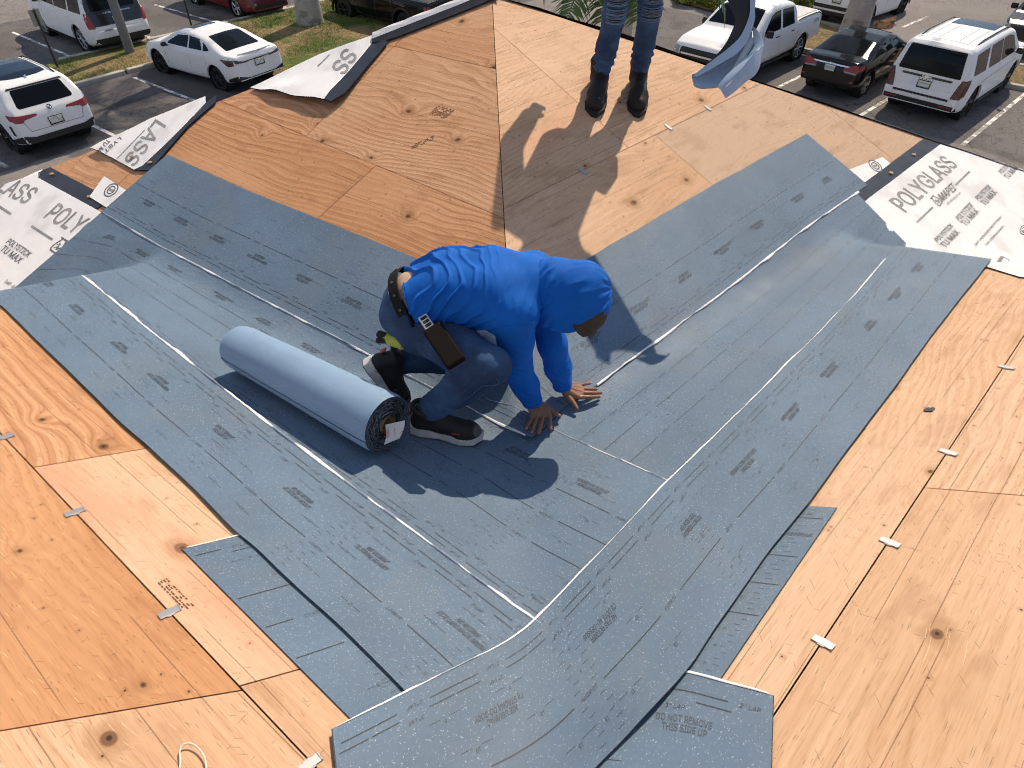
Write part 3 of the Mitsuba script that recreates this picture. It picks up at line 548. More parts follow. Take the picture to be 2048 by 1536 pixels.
def roll():
    t = thing('membrane_roll', 'pale blue roll of membrane lying on the left strips beside the crouching person', 'roll')
    # rests on the draped sheets: lift the axis until the cylinder clears them
    def clear(q, d, rad):
        off = np.linspace(-0.10, 0.10, 31); n = np.array([-d[1], d[0]]); P = q + off[:, None] * n
        return (drape(P[:, 0], P[:, 1]) + 0.030 + np.sqrt(np.maximum(rad ** 2 - off ** 2, 0))).max()
    d = (R1 - R0) / np.linalg.norm(R1 - R0)
    a = np.r_[R0, clear(R0, d, RAD * .95)]; b = np.r_[R1, clear(R1, d, RAD * 1.14)]
    ax = (b - a) / np.linalg.norm(b - a); s = np.cross(ax, [0, 0, 1.0]); s /= np.linalg.norm(s); u = np.cross(s, ax); L = np.linalg.norm(b - a)
    n, m = 72, 30; ang = np.linspace(0, 2 * np.pi, n + 1); V = []
    for i, x in enumerate(np.linspace(0, L, m)):
        r = RAD * (0.94 + 0.20 * x / L + 0.012 * np.sin(ang * 2 + 1.0) + 0.02 * (meshkit.noise(np.c_[np.cos(ang) * 2, np.sin(ang) * 2, np.full(n + 1, x * 3)], 8) - 0.5)) - 0.004 * ((i == 0) | (i == m - 1)) + 0.003 * ang / 6.28
        V.append(a + ax * x + r[:, None] * (np.cos(ang)[:, None] * s + np.sin(ang)[:, None] * u))
    V = np.array(V); i, j = np.meshgrid(np.arange(m - 1), np.arange(n), indexing='ij'); k = (i * (n + 1) + j).ravel()
    F = np.vstack([np.c_[k, k + n + 1, k + n + 2], np.c_[k, k + n + 2, k + 1]])
    part('outer_wrap', t, tm(V.reshape(-1, 3), F), 'roll_film', smooth=True)
    for e, sg, q in ((0, -1, a), (m - 1, 1, b)):
        rr = np.linspace(0.026, 1, 40); G = []; UV = []
        ring = V[e] - q
        for r in rr:
            sc = 0.036 / RAD + (1 - 0.036 / RAD) * (r - 0.026) / 0.974; jig = 0.024 * (meshkit.noise(np.c_[np.cos(ang) * 1.5, np.sin(ang) * 1.5, np.full(n + 1, sc * 34.0)], 5 + e) - 0.6) * np.sin(np.pi * min(sc, 0.98))
            G.append(q + ring * sc + sg * ax * jig[:, None]); UV.append(np.c_[(ring * sc) @ s, (ring * sc) @ u])
        G = np.array(G); i, j = np.meshgrid(np.arange(39), np.arange(n), indexing='ij'); k = (i * (n + 1) + j).ravel()
        F = np.vstack([np.c_[k, k + n + 1, k + n + 2], np.c_[k, k + n + 2, k + 1]]); F = F if sg < 0 else F[:, ::-1]
        part('layered_end', t, tm(G.reshape(-1, 3), F), 'roll_end', uv=np.vstack(UV), smooth=True)
    core = cat([tube([a - ax * 0.004, b + ax * 0.006], [0.0375, 0.0375], 28, False), tube([a - ax * 0.004, b + ax * 0.006], [0.032, 0.032], 28, False)])
    part('cardboard_core', t, core, 'cardboard', smooth=40)
    # the clear tail of tape with its label hanging from the core
    c = b + ax * 0.008; w = s * -0.0 + u
    dn = np.array([ax[0] * 0.35, ax[1] * 0.35, -0.2]); dn = dn / np.linalg.norm(dn)
    P = [c + s * 0.005 + u * 0.008, c + s * -0.025 - u * 0.02]
    q0 = c + u * 0.010 + ax * 0.004; e1 = np.array([0.62, 0.10, 0.16]); e1 /= np.linalg.norm(e1); e2 = np.array([-0.12, -0.55, -0.70]); e2 /= np.linalg.norm(e2)
    g = np.array([[q0 + e1 * x * 0.062 + e2 * y * 0.078 + ax * 0.010 * math.sin(3 * y + x) for x in np.linspace(-0.25, 0.95, 6)] for y in np.linspace(0, 1, 7)])
    i, j = np.meshgrid(np.arange(6), np.arange(5), indexing='ij'); k = (i * 6 + j).ravel(); F = np.vstack([np.c_[k, k + 6, k + 7], np.c_[k, k + 7, k + 1]])
    part('label_tag', t, tm(g.reshape(-1, 3), F), 'tag_film', smooth=True, uv=np.array([[x, y] for y in np.linspace(0, 1, 7) for x in np.linspace(0, 1, 6)]))
mat('tag_film', proc(lambda p, n, uv: mix(mi.Color3f(0.60, 0.62, 0.64), mi.Color3f(0.50, 0.22, 0.08), 0.7 * smoothstep(0.55, 0.7, noise(uv.x * 9.0, uv.y * 3.0)) * smoothstep(0.2, 0.3, uv.y) * (1 - smoothstep(0.6, 0.7, uv.y)))), 0.3)
roll()
# ---------------------------------------------------------------- small things on the plywood
mat('galvanised', (0.40, 0.41, 0.42), 0.35, metallic=0.5); mat('wire_white', (0.66, 0.62, 0.54), 0.5); mat('screw_tan', (0.40, 0.27, 0.14), 0.5); mat('tar', (0.012, 0.011, 0.010), 0.35)
CLIPS = [((-1.866, 1.735), 141, 'NL', 'pale metal plywood clip at the left edge, uppermost on the left seam'), ((-1.421, 1.37), 141, 'NL', 'pale metal plywood clip second from the top on the left seam'), ((-0.964, 0.998), 141, 'NL', 'pale metal plywood clip third from the top on the left seam, below a printed stamp'),
    ((-0.473, 0.592), 141, 'NL', 'pale metal plywood clip at the bottom of the left seam beside the wire loop'), ((2.075, 2.177), 46, 'NR', 'pale metal plywood clip uppermost on the right seam, near the big white sheet'), ((1.566, 1.659), 46, 'NR', 'pale metal plywood clip second from the top on the right seam'),
    ((1.175, 1.25), 46, 'NR', 'pale metal plywood clip third from the top on the right seam'), ((0.843, 0.908), 46, 'NR', 'pale metal plywood clip lowest on the right seam'), ((1.392, 4.923), 46, 'FR', 'pale metal plywood clip on the upper seam below the hanging membrane'), ((1.052, 4.565), 46, 'FR', 'pale metal plywood clip on the upper seam at the corner of the grey panel'), ((0.422, 3.883), 46, 'FR', 'pale metal plywood clip on the upper seam inside the big shadow')]
for (x, y), a, f, lab in CLIPS:
    m = cat([rbox(0.055, 0.024, 0.003, 0.001, (0, 0, 0.0035)), rbox(0.004, 0.024, 0.009, 0.001, (0.027, 0, 0.003)), rbox(0.02, 0.030, 0.003, 0.001, (0, 0, 0.002))])
    m = xf(m, rotz(math.radians(a - 95 if f != 'FR' else a - 80))); g = PL[f]; m.vertices[:, 2] += g[0] * m.vertices[:, 0] + g[1] * m.vertices[:, 1]; m.apply_translation([x, y, zp(g, x, y)])
    solo('plywood_clip', lab, 'metal clip', m, 'galvanised', 'clips bridging the plywood seams')
wp = np.array([(-0.744, 0.535), (-0.750, 0.575), (-0.765, 0.603), (-0.762, 0.617), (-0.745, 0.620), (-0.725, 0.610), (-0.705, 0.592), (-0.692, 0.570), (-0.684, 0.535)])
t_ = np.linspace(0, 1, 60); wq = np.stack([np.interp(t_, np.linspace(0, 1, 9), wp[:, k]) for k in (0, 1)], 1)
for _ in range(10): wq[1:-1] = 0.5 * wq[1:-1] + 0.25 * (wq[2:] + wq[:-2])
solo('wire_loop', 'thin pale wire loop lying on the plywood at the bottom left', 'wire', tube(np.c_[wq, roof(wq[:, 0], wq[:, 1]) + 0.006 + 0.01 * np.sin(t_ * 3.1)], 0.0022, 8), 'wire_white', smooth=60)
g = Point(0, 0).buffer(0.014, 6); bl = unary_union([g, Point(0.014, 0.004).buffer(0.008), Point(-0.013, -0.003).buffer(0.009)])
m = extrude(bl, 0.005); m.vertices[:, 2] += zp(PL['NR'], m.vertices[:, 0] + 1.648, m.vertices[:, 1] + 1.936) - 0.0005; m.apply_translation([1.648, 1.936, 0])
solo('tar_blob', 'black blob of tar on the plywood near the right strips', 'tar', m, 'tar')
for (x, y), lab in (((-3.472, 4.886), 'rusty fixing washer in the black border at the left edge, upper one'), ((-3.006, 4.499), 'rusty fixing washer in the black border on the left, near the offcut'), ((3.156, 5.193), 'pale fixing washer in the black border on the right, upper one'), ((2.839, 4.856), 'pale fixing washer in the black border on the right, lower one'), ((-2.757, 4.78), 'rusty fixing washer through the white flap on the left'), ((-2.572, 4.653), 'rusty fixing washer at the lower tip of the left flap border')):
    m = cat([cyl((0, 0, 0), (0, 0, 0.005), 0.017, 0.014, 14), cyl((0, 0, 0.004), (0, 0, 0.009), 0.006, 0.004, 8)]); z = float(drape(np.array([x]), np.array([y]))[0])
    m.apply_translation([x, y, z + 0.012 + (0.014 if y < 4.79 and x > -2.8 and x < 0 else 0)]); solo('fixing_washer', lab, 'washer', m, 'screw_tan', 'washers holding down the underlayment')
# ---------------------------------------------------------------- the car park around the building
U = np.array([math.cos(math.radians(45)), math.sin(math.radians(45))])
def asphalt(p, n, uv):
    x, y = p.x, p.y
    g = fbm(x * 0.35, y * 0.35, 0.0, 4); c = mi.Color3f(0.205, 0.190, 0.185) * (0.80 + 0.42 * g)
    # stalls sealed darker, the drive lanes worn pale
    wob = 0.5 * (noise(x * 0.6, y * 0.6, 3.0) - 0.5)
    bl = y * 0.6225 - x * 0.7826      # distance along the left stalls
    rowL = smoothstep(19.0, 19.25, bl + wob * 0.2) * (1 - smoothstep(23.6, 23.8, bl)) * dr.select(x < 2.0, 1.0, 0.0)
    rowE = smoothstep(26.3, 26.5, bl) * (1 - smoothstep(32.5, 32.7, bl + wob)) * dr.select(x < -6.0, 1.0, 0.0)
    ar = x * 0.7071 + y * 0.7071
    rowR = smoothstep(19.9, 20.2, ar + wob) * (1 - smoothstep(26.0, 26.2, ar)) * dr.select(x > 4.0, 1.0, 0.0)
    dark = dr.clip(rowL + rowE * 0.8 + rowR * 0.7, 0, 1)
    c = mix(c, mi.Color3f(0.092, 0.088, 0.094) * (0.75 + 0.5 * g), 0.80 * dark)
    old = smoothstep(0.45, 0.62, fbm(x * 0.8 + 9, y * 0.8, 5.0, 3)); c = c * (1 - 0.22 * old * dark)
    oil = smoothstep(0.60, 0.74, fbm(x * 1.3, y * 1.3, 9.0, 4)); c = mix(c, mi.Color3f(0.045, 0.043, 0.045), 0.5 * oil * (0.3 + 0.7 * dark))
    # alligator cracking
    wx, wy = x + 0.18 * fbm(x * 2.5, y * 2.5, 1.0, 3), y + 0.18 * fbm(x * 2.5 + 7, y * 2.5, 1.0, 3)
    d1, d2, w = voronoi(wx * 3.3, wy * 3.3); zone = smoothstep(0.46, 0.60, fbm(x * 0.30 + 20, y * 0.30, 2.0, 3) + 0.12 * smoothstep(6.0, 11.0, x))
    c = c * (1 - 0.62 * (1 - smoothstep(0.012, 0.055, d2 - d1)) * zone)
    e1, e2, w2 = voronoi(wx * 0.55, wy * 0.55); c = c * (1 - 0.5 * (1 - smoothstep(0.003, 0.012, e2 - e1)) * smoothstep(0.4, 0.6, noise(x * 0.7, y * 0.7, 8.0)))
    sp = noise(x * 70, y * 70, 0.0); return c * (0.80 + 0.40 * sp)
mat('asphalt', proc(asphalt), 0.9, bump=(proc(lambda p, n, uv: noise(p.x * 60, p.y * 60, 0.0), 4e-3), 0.004), specular=0.3)
g_ = tm([(-260, -120, 0), (260, -120, 0), (260, 420, 0), (-260, 420, 0)], [(0, 1, 2), (0, 2, 3)]); PARK = struct('parking_lot', g_, 'asphalt', 'grey asphalt car park with sealed stalls, cracks and white lines')
def worn(p, n, uv): return mix(mi.Color3f(0.68, 0.68, 0.68), mi.Color3f(0.17, 0.165, 0.165), 0.85 * smoothstep(0.50, 0.66, fbm(p.x * 5, p.y * 5, 2.0, 4) + 0.10 * noise(p.x * 40, p.y * 40)))
mat('line_paint', proc(worn), 0.8)
LINES = [((-11.81, 22.25), (-8.6, 19.76)), ((-14.0, 20.5), (-10.26, 17.54)), ((-15.9, 18.7), (-12.2, 15.76)), ((-18.3, 27.2), (-14.5, 24.1)), ((-16.4, 29.3), (-12.47, 26.1)), ((-14.6, 31.1), (-10.87, 28.2)), ((-12.5, 33.3), (-8.72, 30.35)),
    ((11.51, 17.06), (15.25, 20.84)), ((9.55, 18.96), (13.3, 22.7)), ((7.7, 21.0), (11.4, 24.75)), ((14.56, 27.81), (16.18, 29.33)), ((12.6, 29.8), (15.0, 32.1)), ((16.6, 25.9), (18.4, 27.6))]
for a, b in LINES:
    v, f = tri_poly(LineString([a, b]).buffer(0.055, cap_style=2)); part('stall_line', PARK, tm(np.c_[v, np.full(len(v), 0.004)], f), 'line_paint')
def lawn(p, n, uv):
    a = fbm(p.x * 0.9, p.y * 0.9, 0.0, 4); b = fbm(p.x * 4.5, p.y * 4.5, 2.0, 4); h = fbm(p.x * 30, p.y * 30, 5.0, 3)
    right = smoothstep(2.0, 6.0, p.x)
    c = mix(mi.Color3f(0.075, 0.115, 0.018), mi.Color3f(0.245, 0.175, 0.085), dr.clip(smoothstep(0.40, 0.60, 0.6 * a + 0.4 * b + 0.10 * right), 0, 1))
    c = mix(c, mi.Color3f(0.10, 0.07, 0.045), 0.5 * smoothstep(0.6, 0.75, b)); return c * (0.55 + 0.9 * h)
mat('lawn', proc(lawn), 0.95, bump=(proc(lambda p, n, uv: fbm(p.x * 22, p.y * 22, 0.0, 3), 6e-3), 0.04)); mat('concrete', proc(lambda p, n, uv: mi.Color3f(0.40, 0.385, 0.35) * (0.72 + 0.5 * fbm(p.x * 6, p.y * 6, p.z * 6, 4))), 0.9)
ISL_L = Polygon([(-15.3, 22.55), (-14.9, 22.0), (-14.1, 21.5), (-13.34, 21.25), (-11.46, 23.52), (-10.55, 24.6), (-8.4, 23.0), (-5.2, 20.4), (-1.0, 25.6), (-1.0, 30.0), (-4.0, 33.5), (-6.5, 33.0), (-7.9, 31.26), (-10.81, 28.16), (-14.80, 23.80)]).buffer(-.15).buffer(.15)
ISL_R = Polygon([(7.6, 26.3), (9.5, 24.95), (12.4, 22.9), (15.37, 21.15), (17.5, 19.0), (18.9, 20.6), (16.6, 23.0), (14.3, 25.4), (12.9, 26.4), (12.1, 26.9), (11.6, 28.2), (10.9, 30.6), (9.6, 34.0), (6.0, 33.5), (6.8, 31.3), (8.2, 29.4)]).buffer(-.15).buffer(.15)
for nm, P, lab in (('grass_island', ISL_L, 'grass island with dry patches on the left'), ('grass_island', ISL_R, 'dry mulched island on the right')):
    q = P.buffer(-0.02); v, f = tri_poly(q, 0.35); d = shapely.distance(shapely.points(v), P.exterior); z = 0.06 + 0.10 * np.clip(d / 1.0, 0, 1) + 0.03 * meshkit.fbm(np.c_[v * 0.9, np.zeros(len(v))], 3, 5); struct(nm, tm(np.c_[v, z], f), 'lawn', lab, smooth=True)
def isl_z(x, y, P):
    d = shapely.distance(shapely.points(np.c_[x, y]), P.exterior); return 0.06 + 0.10 * np.clip(d, 0, 1) + 0.03 * meshkit.fbm(np.c_[x * 0.9, y * 0.9, np.zeros(len(np.atleast_1d(x)))], 3, 5)
def kerb(name, label, a, b, w=0.2, h=0.13, off=0.0, grp='kerb stones around the islands', bs='concrete'):
    a, b = np.array(a), np.array(b); L = np.linalg.norm(b - a); m = rbox(L - 0.015, w, h + .1, 0.025, (L / 2, off, h / 2 - .05)); an = math.atan2(b[1] - a[1], b[0] - a[0]); solo(name, label, 'kerb', xf(m, rotz(an, (a[0], a[1], 0))), bs, grp, smooth=30)
kerb('kerb_stone', 'long kerb stone left of the gap, along the near side of the left grass island', (-13.36, 21.15), (-12.22, 22.56)); kerb('kerb_stone', 'kerb stone touching the nose of the white sports sedan', (-12.16, 22.64), (-11.30, 23.68)); kerb('kerb_stone', 'kerb stone behind the white sports sedan, hidden under its nose', (-11.25, 23.74), (-10.6, 24.5))
for i, (a, b) in enumerate([((-14.85, 23.75), (-12.85, 25.95)), ((-12.85, 25.95), (-10.85, 28.15)), ((-10.85, 28.15), (-7.95, 31.25)), ((-7.95, 31.25), (-6.5, 32.9))]):
    kerb('kerb', ['far kerb of the left island under the white suv tailgate', 'far kerb of the left island by the second dark post', 'far kerb of the left island in front of the red minivan', 'far kerb of the left island beyond the palm trunk'][i], a, b, 0.22, 0.11)
kerb('wheel_stop', 'grey wheel stop at the rear wheel of the white pickup', (9.35, 25.35), (10.2, 24.45), 0.17, 0.15)
for i, (a, b) in enumerate([((14.3, 21.85), (15.4, 21.05)), ((15.42, 21.03), (17.4, 19.0)), ((10.9, 24.2), (14.25, 21.9)), ((16.3, 23.2), (18.8, 20.7)), ((11.5, 28.3), (12.6, 27.2))]):
    kerb('kerb', ['kerb in front of the white suv with the glass roof', 'kerb at the right edge of the picture', 'kerb in front of the black sedan', 'kerb in front of the dark suv', 'pale kerb behind the white crossover bumper'][i], a, b, 0.2, 0.13)
# grass blades, dry litter
mat('blade_green', (0.085, 0.15, 0.022), 0.8); mat('blade_dry', (0.27, 0.20, 0.10), 0.8)
def blades(P, n, seed, h, cond, spread=0.05):
    r = np.random.default_rng(seed); x0, y0, x1, y1 = P.bounds; q = r.uniform((x0, y0), (x1, y1), (n * 3, 2)); q = q[shapely.contains_xy(P, q[:, 0], q[:, 1])]; q = q[cond(q, r)][:n]; m = len(q); z = isl_z(q[:, 0], q[:, 1], P) - 0.005
    a = r.uniform(0, 2 * np.pi, m); w = r.uniform(.004, .010, m); hh = h * r.uniform(.5, 1.5, m); d = np.c_[np.cos(a), np.sin(a)]; l = r.normal(0, spread, (m, 2)); V = np.stack([np.c_[q - d * w[:, None], z], np.c_[q + d * w[:, None], z], np.c_[q + l, z + hh]], 1).reshape(-1, 3); return tm(V, np.arange(3 * m).reshape(-1, 3))
green = lambda q, r: meshkit.fbm(np.c_[q * 0.9, np.zeros(len(q))], 4, 0) + r.normal(0, .05, len(q)) < .49
solo('grass', 'short patchy green grass on the islands', 'grass', cat([blades(ISL_L.buffer(-.05), 34000, 1, .06, green), blades(ISL_R.buffer(-.05), 5000, 2, .05, green)]), 'blade_green', kind='stuff')
solo('dry_grass', 'dry straw and palm litter on the islands', 'grass', cat([blades(ISL_L.buffer(-.05), 12000, 3, .04, lambda q, r: ~green(q, r), .08), blades(ISL_R.buffer(-.05), 16000, 4, .05, lambda q, r: r.random(len(q)) < 2, .16)]), 'blade_dry', kind='stuff')
# ---- royal palms
def bark(p, n, uv):
    r = p.z * 3.1 + 0.25 * noise(p.x * 3, p.y * 3, p.z * 2); t = r - dr.floor(r); c = mi.Color3f(0.36, 0.345, 0.325) * (0.70 + 0.55 * fbm(p.x * 5, p.y * 5, p.z * 2.2, 4))
    c = mix(c, mi.Color3f(0.12, 0.11, 0.10), 0.55 * (1 - smoothstep(0.0, 0.06, t))); return mix(c, mi.Color3f(0.10, 0.095, 0.085), 0.6 * smoothstep(0.52, 0.7, fbm(p.x * 2.5, p.y * 2.5, p.z * 3.5, 4)) * (1 - smoothstep(0.2, 2.4, p.z)))
mat('palm_bark', proc(bark), 0.9, bump=(proc(lambda p, n, uv: fbm(p.x * 12, p.y * 12, p.z * 5, 3), 5e-3), 0.02)); mat('crownshaft', (0.11, 0.17, 0.05), 0.5)
scene['frond'] = {'type': 'twosided', 'bsdf': {'type': 'principled', 'base_color': proc(lambda p, n, uv: mix(mi.Color3f(0.055, 0.10, 0.018), mi.Color3f(0.30, 0.26, 0.07), smoothstep(0.45, 0.8, noise(p.x * 2.3, p.y * 2.3, p.z * 2.3)))), 'roughness': 0.45}}
def frond(base, az, el, L, droop, rs, leaf=0.55, n=46, wd=.022, twist=0.5):
    d = np.array([math.cos(az), math.sin(az), 0]); t = np.linspace(0, 1, 24); ang = el - droop * t ** 1.35; st = L / 23; P = base + np.cumsum(np.c_[np.cos(ang)[:, None] * d[:2] * st, np.sin(ang) * st], 0); ms = [tube(P, .028 * (1 - .85 * t), 5)]; V, F = [], []
    s = np.cross(d, [0, 0, 1.0])
    for i in range(n):
        q = .16 + .83 * i / n; k = q * 23; a = int(k); p = P[a] + (P[min(a + 1, 23)] - P[a]) * (k - a); tg = P[min(a + 1, 23)] - P[a]; tg /= np.linalg.norm(tg); ll = leaf * (0.45 + 0.55 * math.sin(np.pi * min(q * 1.02, 1) ** .8)) * rs.uniform(.8, 1.15)
        for sg in (1, -1):
            dirv = tg * rs.uniform(.45, .8) + s * sg + np.array([0, 0, rs.uniform(-.1, .55) * twist]); dirv /= np.linalg.norm(dirv); up = np.cross(dirv, tg); m = p + dirv * ll * .5; e = p + dirv * ll + np.array([0, 0, -.30 * ll * rs.uniform(.4, 1.3)]); w = tg * wd; o = len(V); V += [p - w * .5, p + w * .5, m + w, m - w, e]; F += [(o, o + 1, o + 2), (o, o + 2, o + 3), (o + 3, o + 2, o + 4)]
    ms.append(tm(V, F)); return cat(ms)
def palm(name, label, x, y, H, r0, r1, seed, nf=13, L=3.3, z0=0.1, leaf=.62, shaft=1.3):
    rs = random.Random(seed); t = thing(name, label, 'palm tree'); z = np.r_[np.linspace(0, 1.2, 8), np.linspace(1.5, H, 12)]; r = r1 + (r0 - r1) * np.exp(-z / 1.5) + .03 * np.sin(z * 1.1); wig = np.c_[.05 * np.sin(z * .5), .04 * np.cos(z * .6)]
    part('trunk', t, tube(np.c_[x + wig[:, 0], y + wig[:, 1], z0 + z - .12], r, 28), 'palm_bark', smooth=50); c = np.array([x + wig[-1, 0], y + wig[-1, 1], z0 + H - .12])
    part('crownshaft', t, tube([c - [0, 0, .05], c + [0, 0, shaft * .5], c + [0, 0, shaft]], [r1 * .98, r1 * .85, r1 * .4], 16), 'crownshaft', smooth=50)
    for i in range(nf): part('frond', t, frond(c + [0, 0, shaft * .92], 2.399 * i + rs.uniform(-.2, .2), rs.uniform(.15, 1.15), L * rs.uniform(.85, 1.1), rs.uniform(1.1, 1.9), rs, leaf), 'frond')
palm('palm_tree', 'thick grey royal palm trunk on the grass island beside the black pickup', -7.49, 27.75, 8.6, .52, .31, 3); palm('palm_tree', 'ringed grey royal palm trunk behind the black sedan on the right', 12.15, 26.45, 8.2, .50, .31, 8)
palm('small_palm', 'slender palm with drooping yellowing fronds just beyond the roof, behind the standing person', 1.80, 12.0, 4.75, .16, .115, 21, 22, 1.9, 0.0, .55, .30)
# ---- shrubs beyond the pickup
scene['shrub_leaf'] = {'type': 'twosided', 'bsdf': {'type': 'principled', 'base_color': proc(lambda p, n, uv: mix(mi.Color3f(0.11, 0.17, 0.02), mi.Color3f(0.36, 0.36, 0.045), smoothstep(0.35, 0.7, noise(p.x * 6, p.y * 6, p.z * 6)))), 'roughness': 0.5}}; mat('stem', (0.12, 0.08, 0.05), 0.9)
def shrub(label, x, y, r, h, seed, n=1500):
    rg = np.random.default_rng(seed); t = thing('shrub', label, 'shrub', 'yellow green shrubs at the top right'); q = rg.normal(0, 1, (n, 3)); q /= np.linalg.norm(q, axis=1, keepdims=True); q[:, 2] = np.abs(q[:, 2]); rad = rg.uniform(.45, 1.0, n) ** .5 * (.75 + .5 * meshkit.noise(q * 2.3, seed)); c = np.c_[x + q[:, 0] * r * rad, y + q[:, 1] * r * rad, .1 + q[:, 2] * h * rad]
    a = rg.normal(0, 1, (n, 3)); a /= np.linalg.norm(a, axis=1, keepdims=True); b = np.cross(a, rg.normal(0, 1, (n, 3))); b /= np.linalg.norm(b, axis=1, keepdims=True); l = rg.uniform(.06, .12, (n, 1)); V = np.stack([c - a * l, c + b * l * .4, c + a * l, c - b * l * .4], 1).reshape(-1, 3); i = np.arange(n) * 4; part('leaves', t, tm(V, np.vstack([np.c_[i, i + 1, i + 2], np.c_[i, i + 2, i + 3]])), 'shrub_leaf')
    part('stems', t, cat([cyl((x, y, 0), (x + r * .5 * math.cos(k), y + r * .5 * math.sin(k), h * .7), .02, .008, 5) for k in np.arange(7) * .9]), 'stem')
for i, (x, y, r, h, lab) in enumerate([(8.3, 30.6, .8, 1.0, 'yellow green shrub left of the cab of the white pickup'), (9.3, 31.0, .75, .8, 'yellow green shrub above the bed of the white pickup'), (10.3, 31.3, .8, .8, 'yellow green shrub left of the white posts'), (11.9, 31.2, .7, .7, 'yellow green shrub between the white posts and the crossover'), (7.3, 31.4, .7, .9, 'yellow green shrub farthest left of the row')]): shrub(lab, x, y, r, h, 40 + i)
# ---- poles, signs
mat('pole_grey', proc(lambda p, n, uv: mi.Color3f(0.145, 0.15, 0.155) * (0.8 + 0.4 * fbm(p.x * 8, p.y * 8, p.z * 2, 3))), 0.5); mat('post_dark', (0.018, 0.022, 0.02), 0.6); mat('sign_back', (0.36, 0.33, 0.27), 0.6); mat('post_white', (0.72, 0.72, 0.72), 0.5)
t = thing('light_pole', 'grey light pole standing on the grass island in front of the white suv', 'light pole'); part('pole', t, tube([(-12.68, 24.24, 0.05), (-12.68, 24.24, 8.2)], [.155, .10], 20), 'pole_grey', smooth=50); part('arm', t, tube([(-12.68, 24.24, 8.1), (-12.3, 23.8, 8.35), (-11.6, 23.0, 8.4)], .05, 10), 'pole_grey', smooth=50); part('lamp_head', t, rbox(.7, .32, .14, .05, (0, 0, 0)).apply_transform(rotz(math.radians(-48), (-11.4, 22.77, 8.38))), 'pole_grey')
def signpost(label, x, y, h, a, plate):
    t = thing('sign_post', label, 'sign'); part('post', t, rbox(.055, .045, h, .008, (x, y, h / 2 + .05)), 'post_dark')
    if plate: part('sign_panel', t, xf(rbox(.32, .008, .46, .003), rotz(a, (x - .04 * math.sin(a), y + .04 * math.cos(a), h - .18))), 'sign_back')
signpost('dark post with a tan sign back at the left end of the grass island', -14.35, 22.72, 1.75, math.radians(51), True); signpost('dark sign post beside the far kerb behind the white sports sedan', -11.57, 26.97, 2.0, math.radians(51), True); signpost('dark sign post close behind the thick palm trunk', -8.14, 29.6, 2.0, math.radians(51), True)
t = thing('white_sign_stand', 'pair of white boards on a dark post beside the shrubs at the top right', 'sign'); part('post', t, rbox(.06, .06, 1.5, .01, (11.55, 30.6, .75)), 'post_dark')
for s in (-1, 1): part('board', t, rbox(.22, .05, .8, .01, (11.55 + s * .20, 30.55, .75)), 'post_white')
solo('white_bollard', 'white bollard post beyond the peak of the roof', 'bollard', cat([cyl((2.10, 29.6, 0), (2.10, 29.6, 1.5), .12, .12, 18), trimesh.creation.icosphere(2, .12).apply_translation([2.10, 29.6, 1.5])]), 'post_white', smooth=50)
# ---- fallen palm sheath
mat('sheath', proc(lambda p, n, uv: mix(mi.Color3f(0.55, 0.36, 0.22), mi.Color3f(0.22, 0.10, 0.05), smoothstep(0.4, 0.7, fbm(p.x * 7, p.y * 7, p.z * 7, 3)))), 0.6); uu, vv = np.meshgrid(np.linspace(-1, 1, 14), np.linspace(0, 1, 12)); ww = .30 * (1 - .55 * vv ** 2); S = np.stack([13.40 + .7 * (vv - .5) * .75 + uu * ww * .35, 26.95 - .7 * (vv - .5) * .55 + uu * ww * .5, .05 + .34 * np.abs(uu) ** 1.4 + .22 * vv ** 2 + .05 * np.sin(uu * 5 + vv * 4)], -1).reshape(-1, 3); i, j = np.meshgrid(np.arange(11), np.arange(13), indexing='ij'); k = (i * 14 + j).ravel()
t = thing('palm_sheath', 'curled orange brown palm sheath lying on the asphalt behind the black sedan', 'palm debris'); part('sheath', t, tm(S, np.vstack([np.c_[k, k + 1, k + 15], np.c_[k, k + 15, k + 14]])), 'sheath', smooth=True); part('stalk', t, tube([(13.0, 27.15, .2), (12.7, 27.2, .14), (12.3, 27.05, .16), (12.0, 26.85, .12)], [.05, .04, .03, .015], 8), 'sheath', smooth=50)
# ---------------------------------------------------------------- vehicles
def paint(name, c, rough=0.30, coat=1.0, **kw): mat(name, c, rough, clearcoat=coat, clearcoat_gloss=0.95, specular=0.5 if coat else 0.35, **kw)
paint('paint_white', (0.74, 0.75, 0.77)); paint('paint_black', (0.006, 0.0065, 0.008), 0.08, 0.0); paint('paint_red', (0.13, 0.012, 0.016), 0.15); paint('paint_navy', (0.016, 0.018, 0.028), 0.10); paint('gloss_black', (0.010, 0.010, 0.012), 0.25)
mat('car_glass', (0.006, 0.008, 0.010), 0.03, specular=0.2); mat('tyre_rubber', (0.018, 0.018, 0.019), 0.85); mat('rim_dark', (0.03, 0.03, 0.033), 0.35, metallic=0.6); mat('rim_silver', (0.50, 0.51, 0.53), 0.3, metallic=0.8)
mat('trim_black', (0.014, 0.014, 0.015), 0.6); mat('lamp_red', (0.27, 0.012, 0.014), 0.12, clearcoat=1.0); mat('lamp_dark', (0.075, 0.018, 0.018), 0.12, clearcoat=1.0); mat('lamp_clear', (0.30, 0.31, 0.33), 0.15); mat('chrome', (0.75, 0.76, 0.78), 0.12, metallic=1.0)
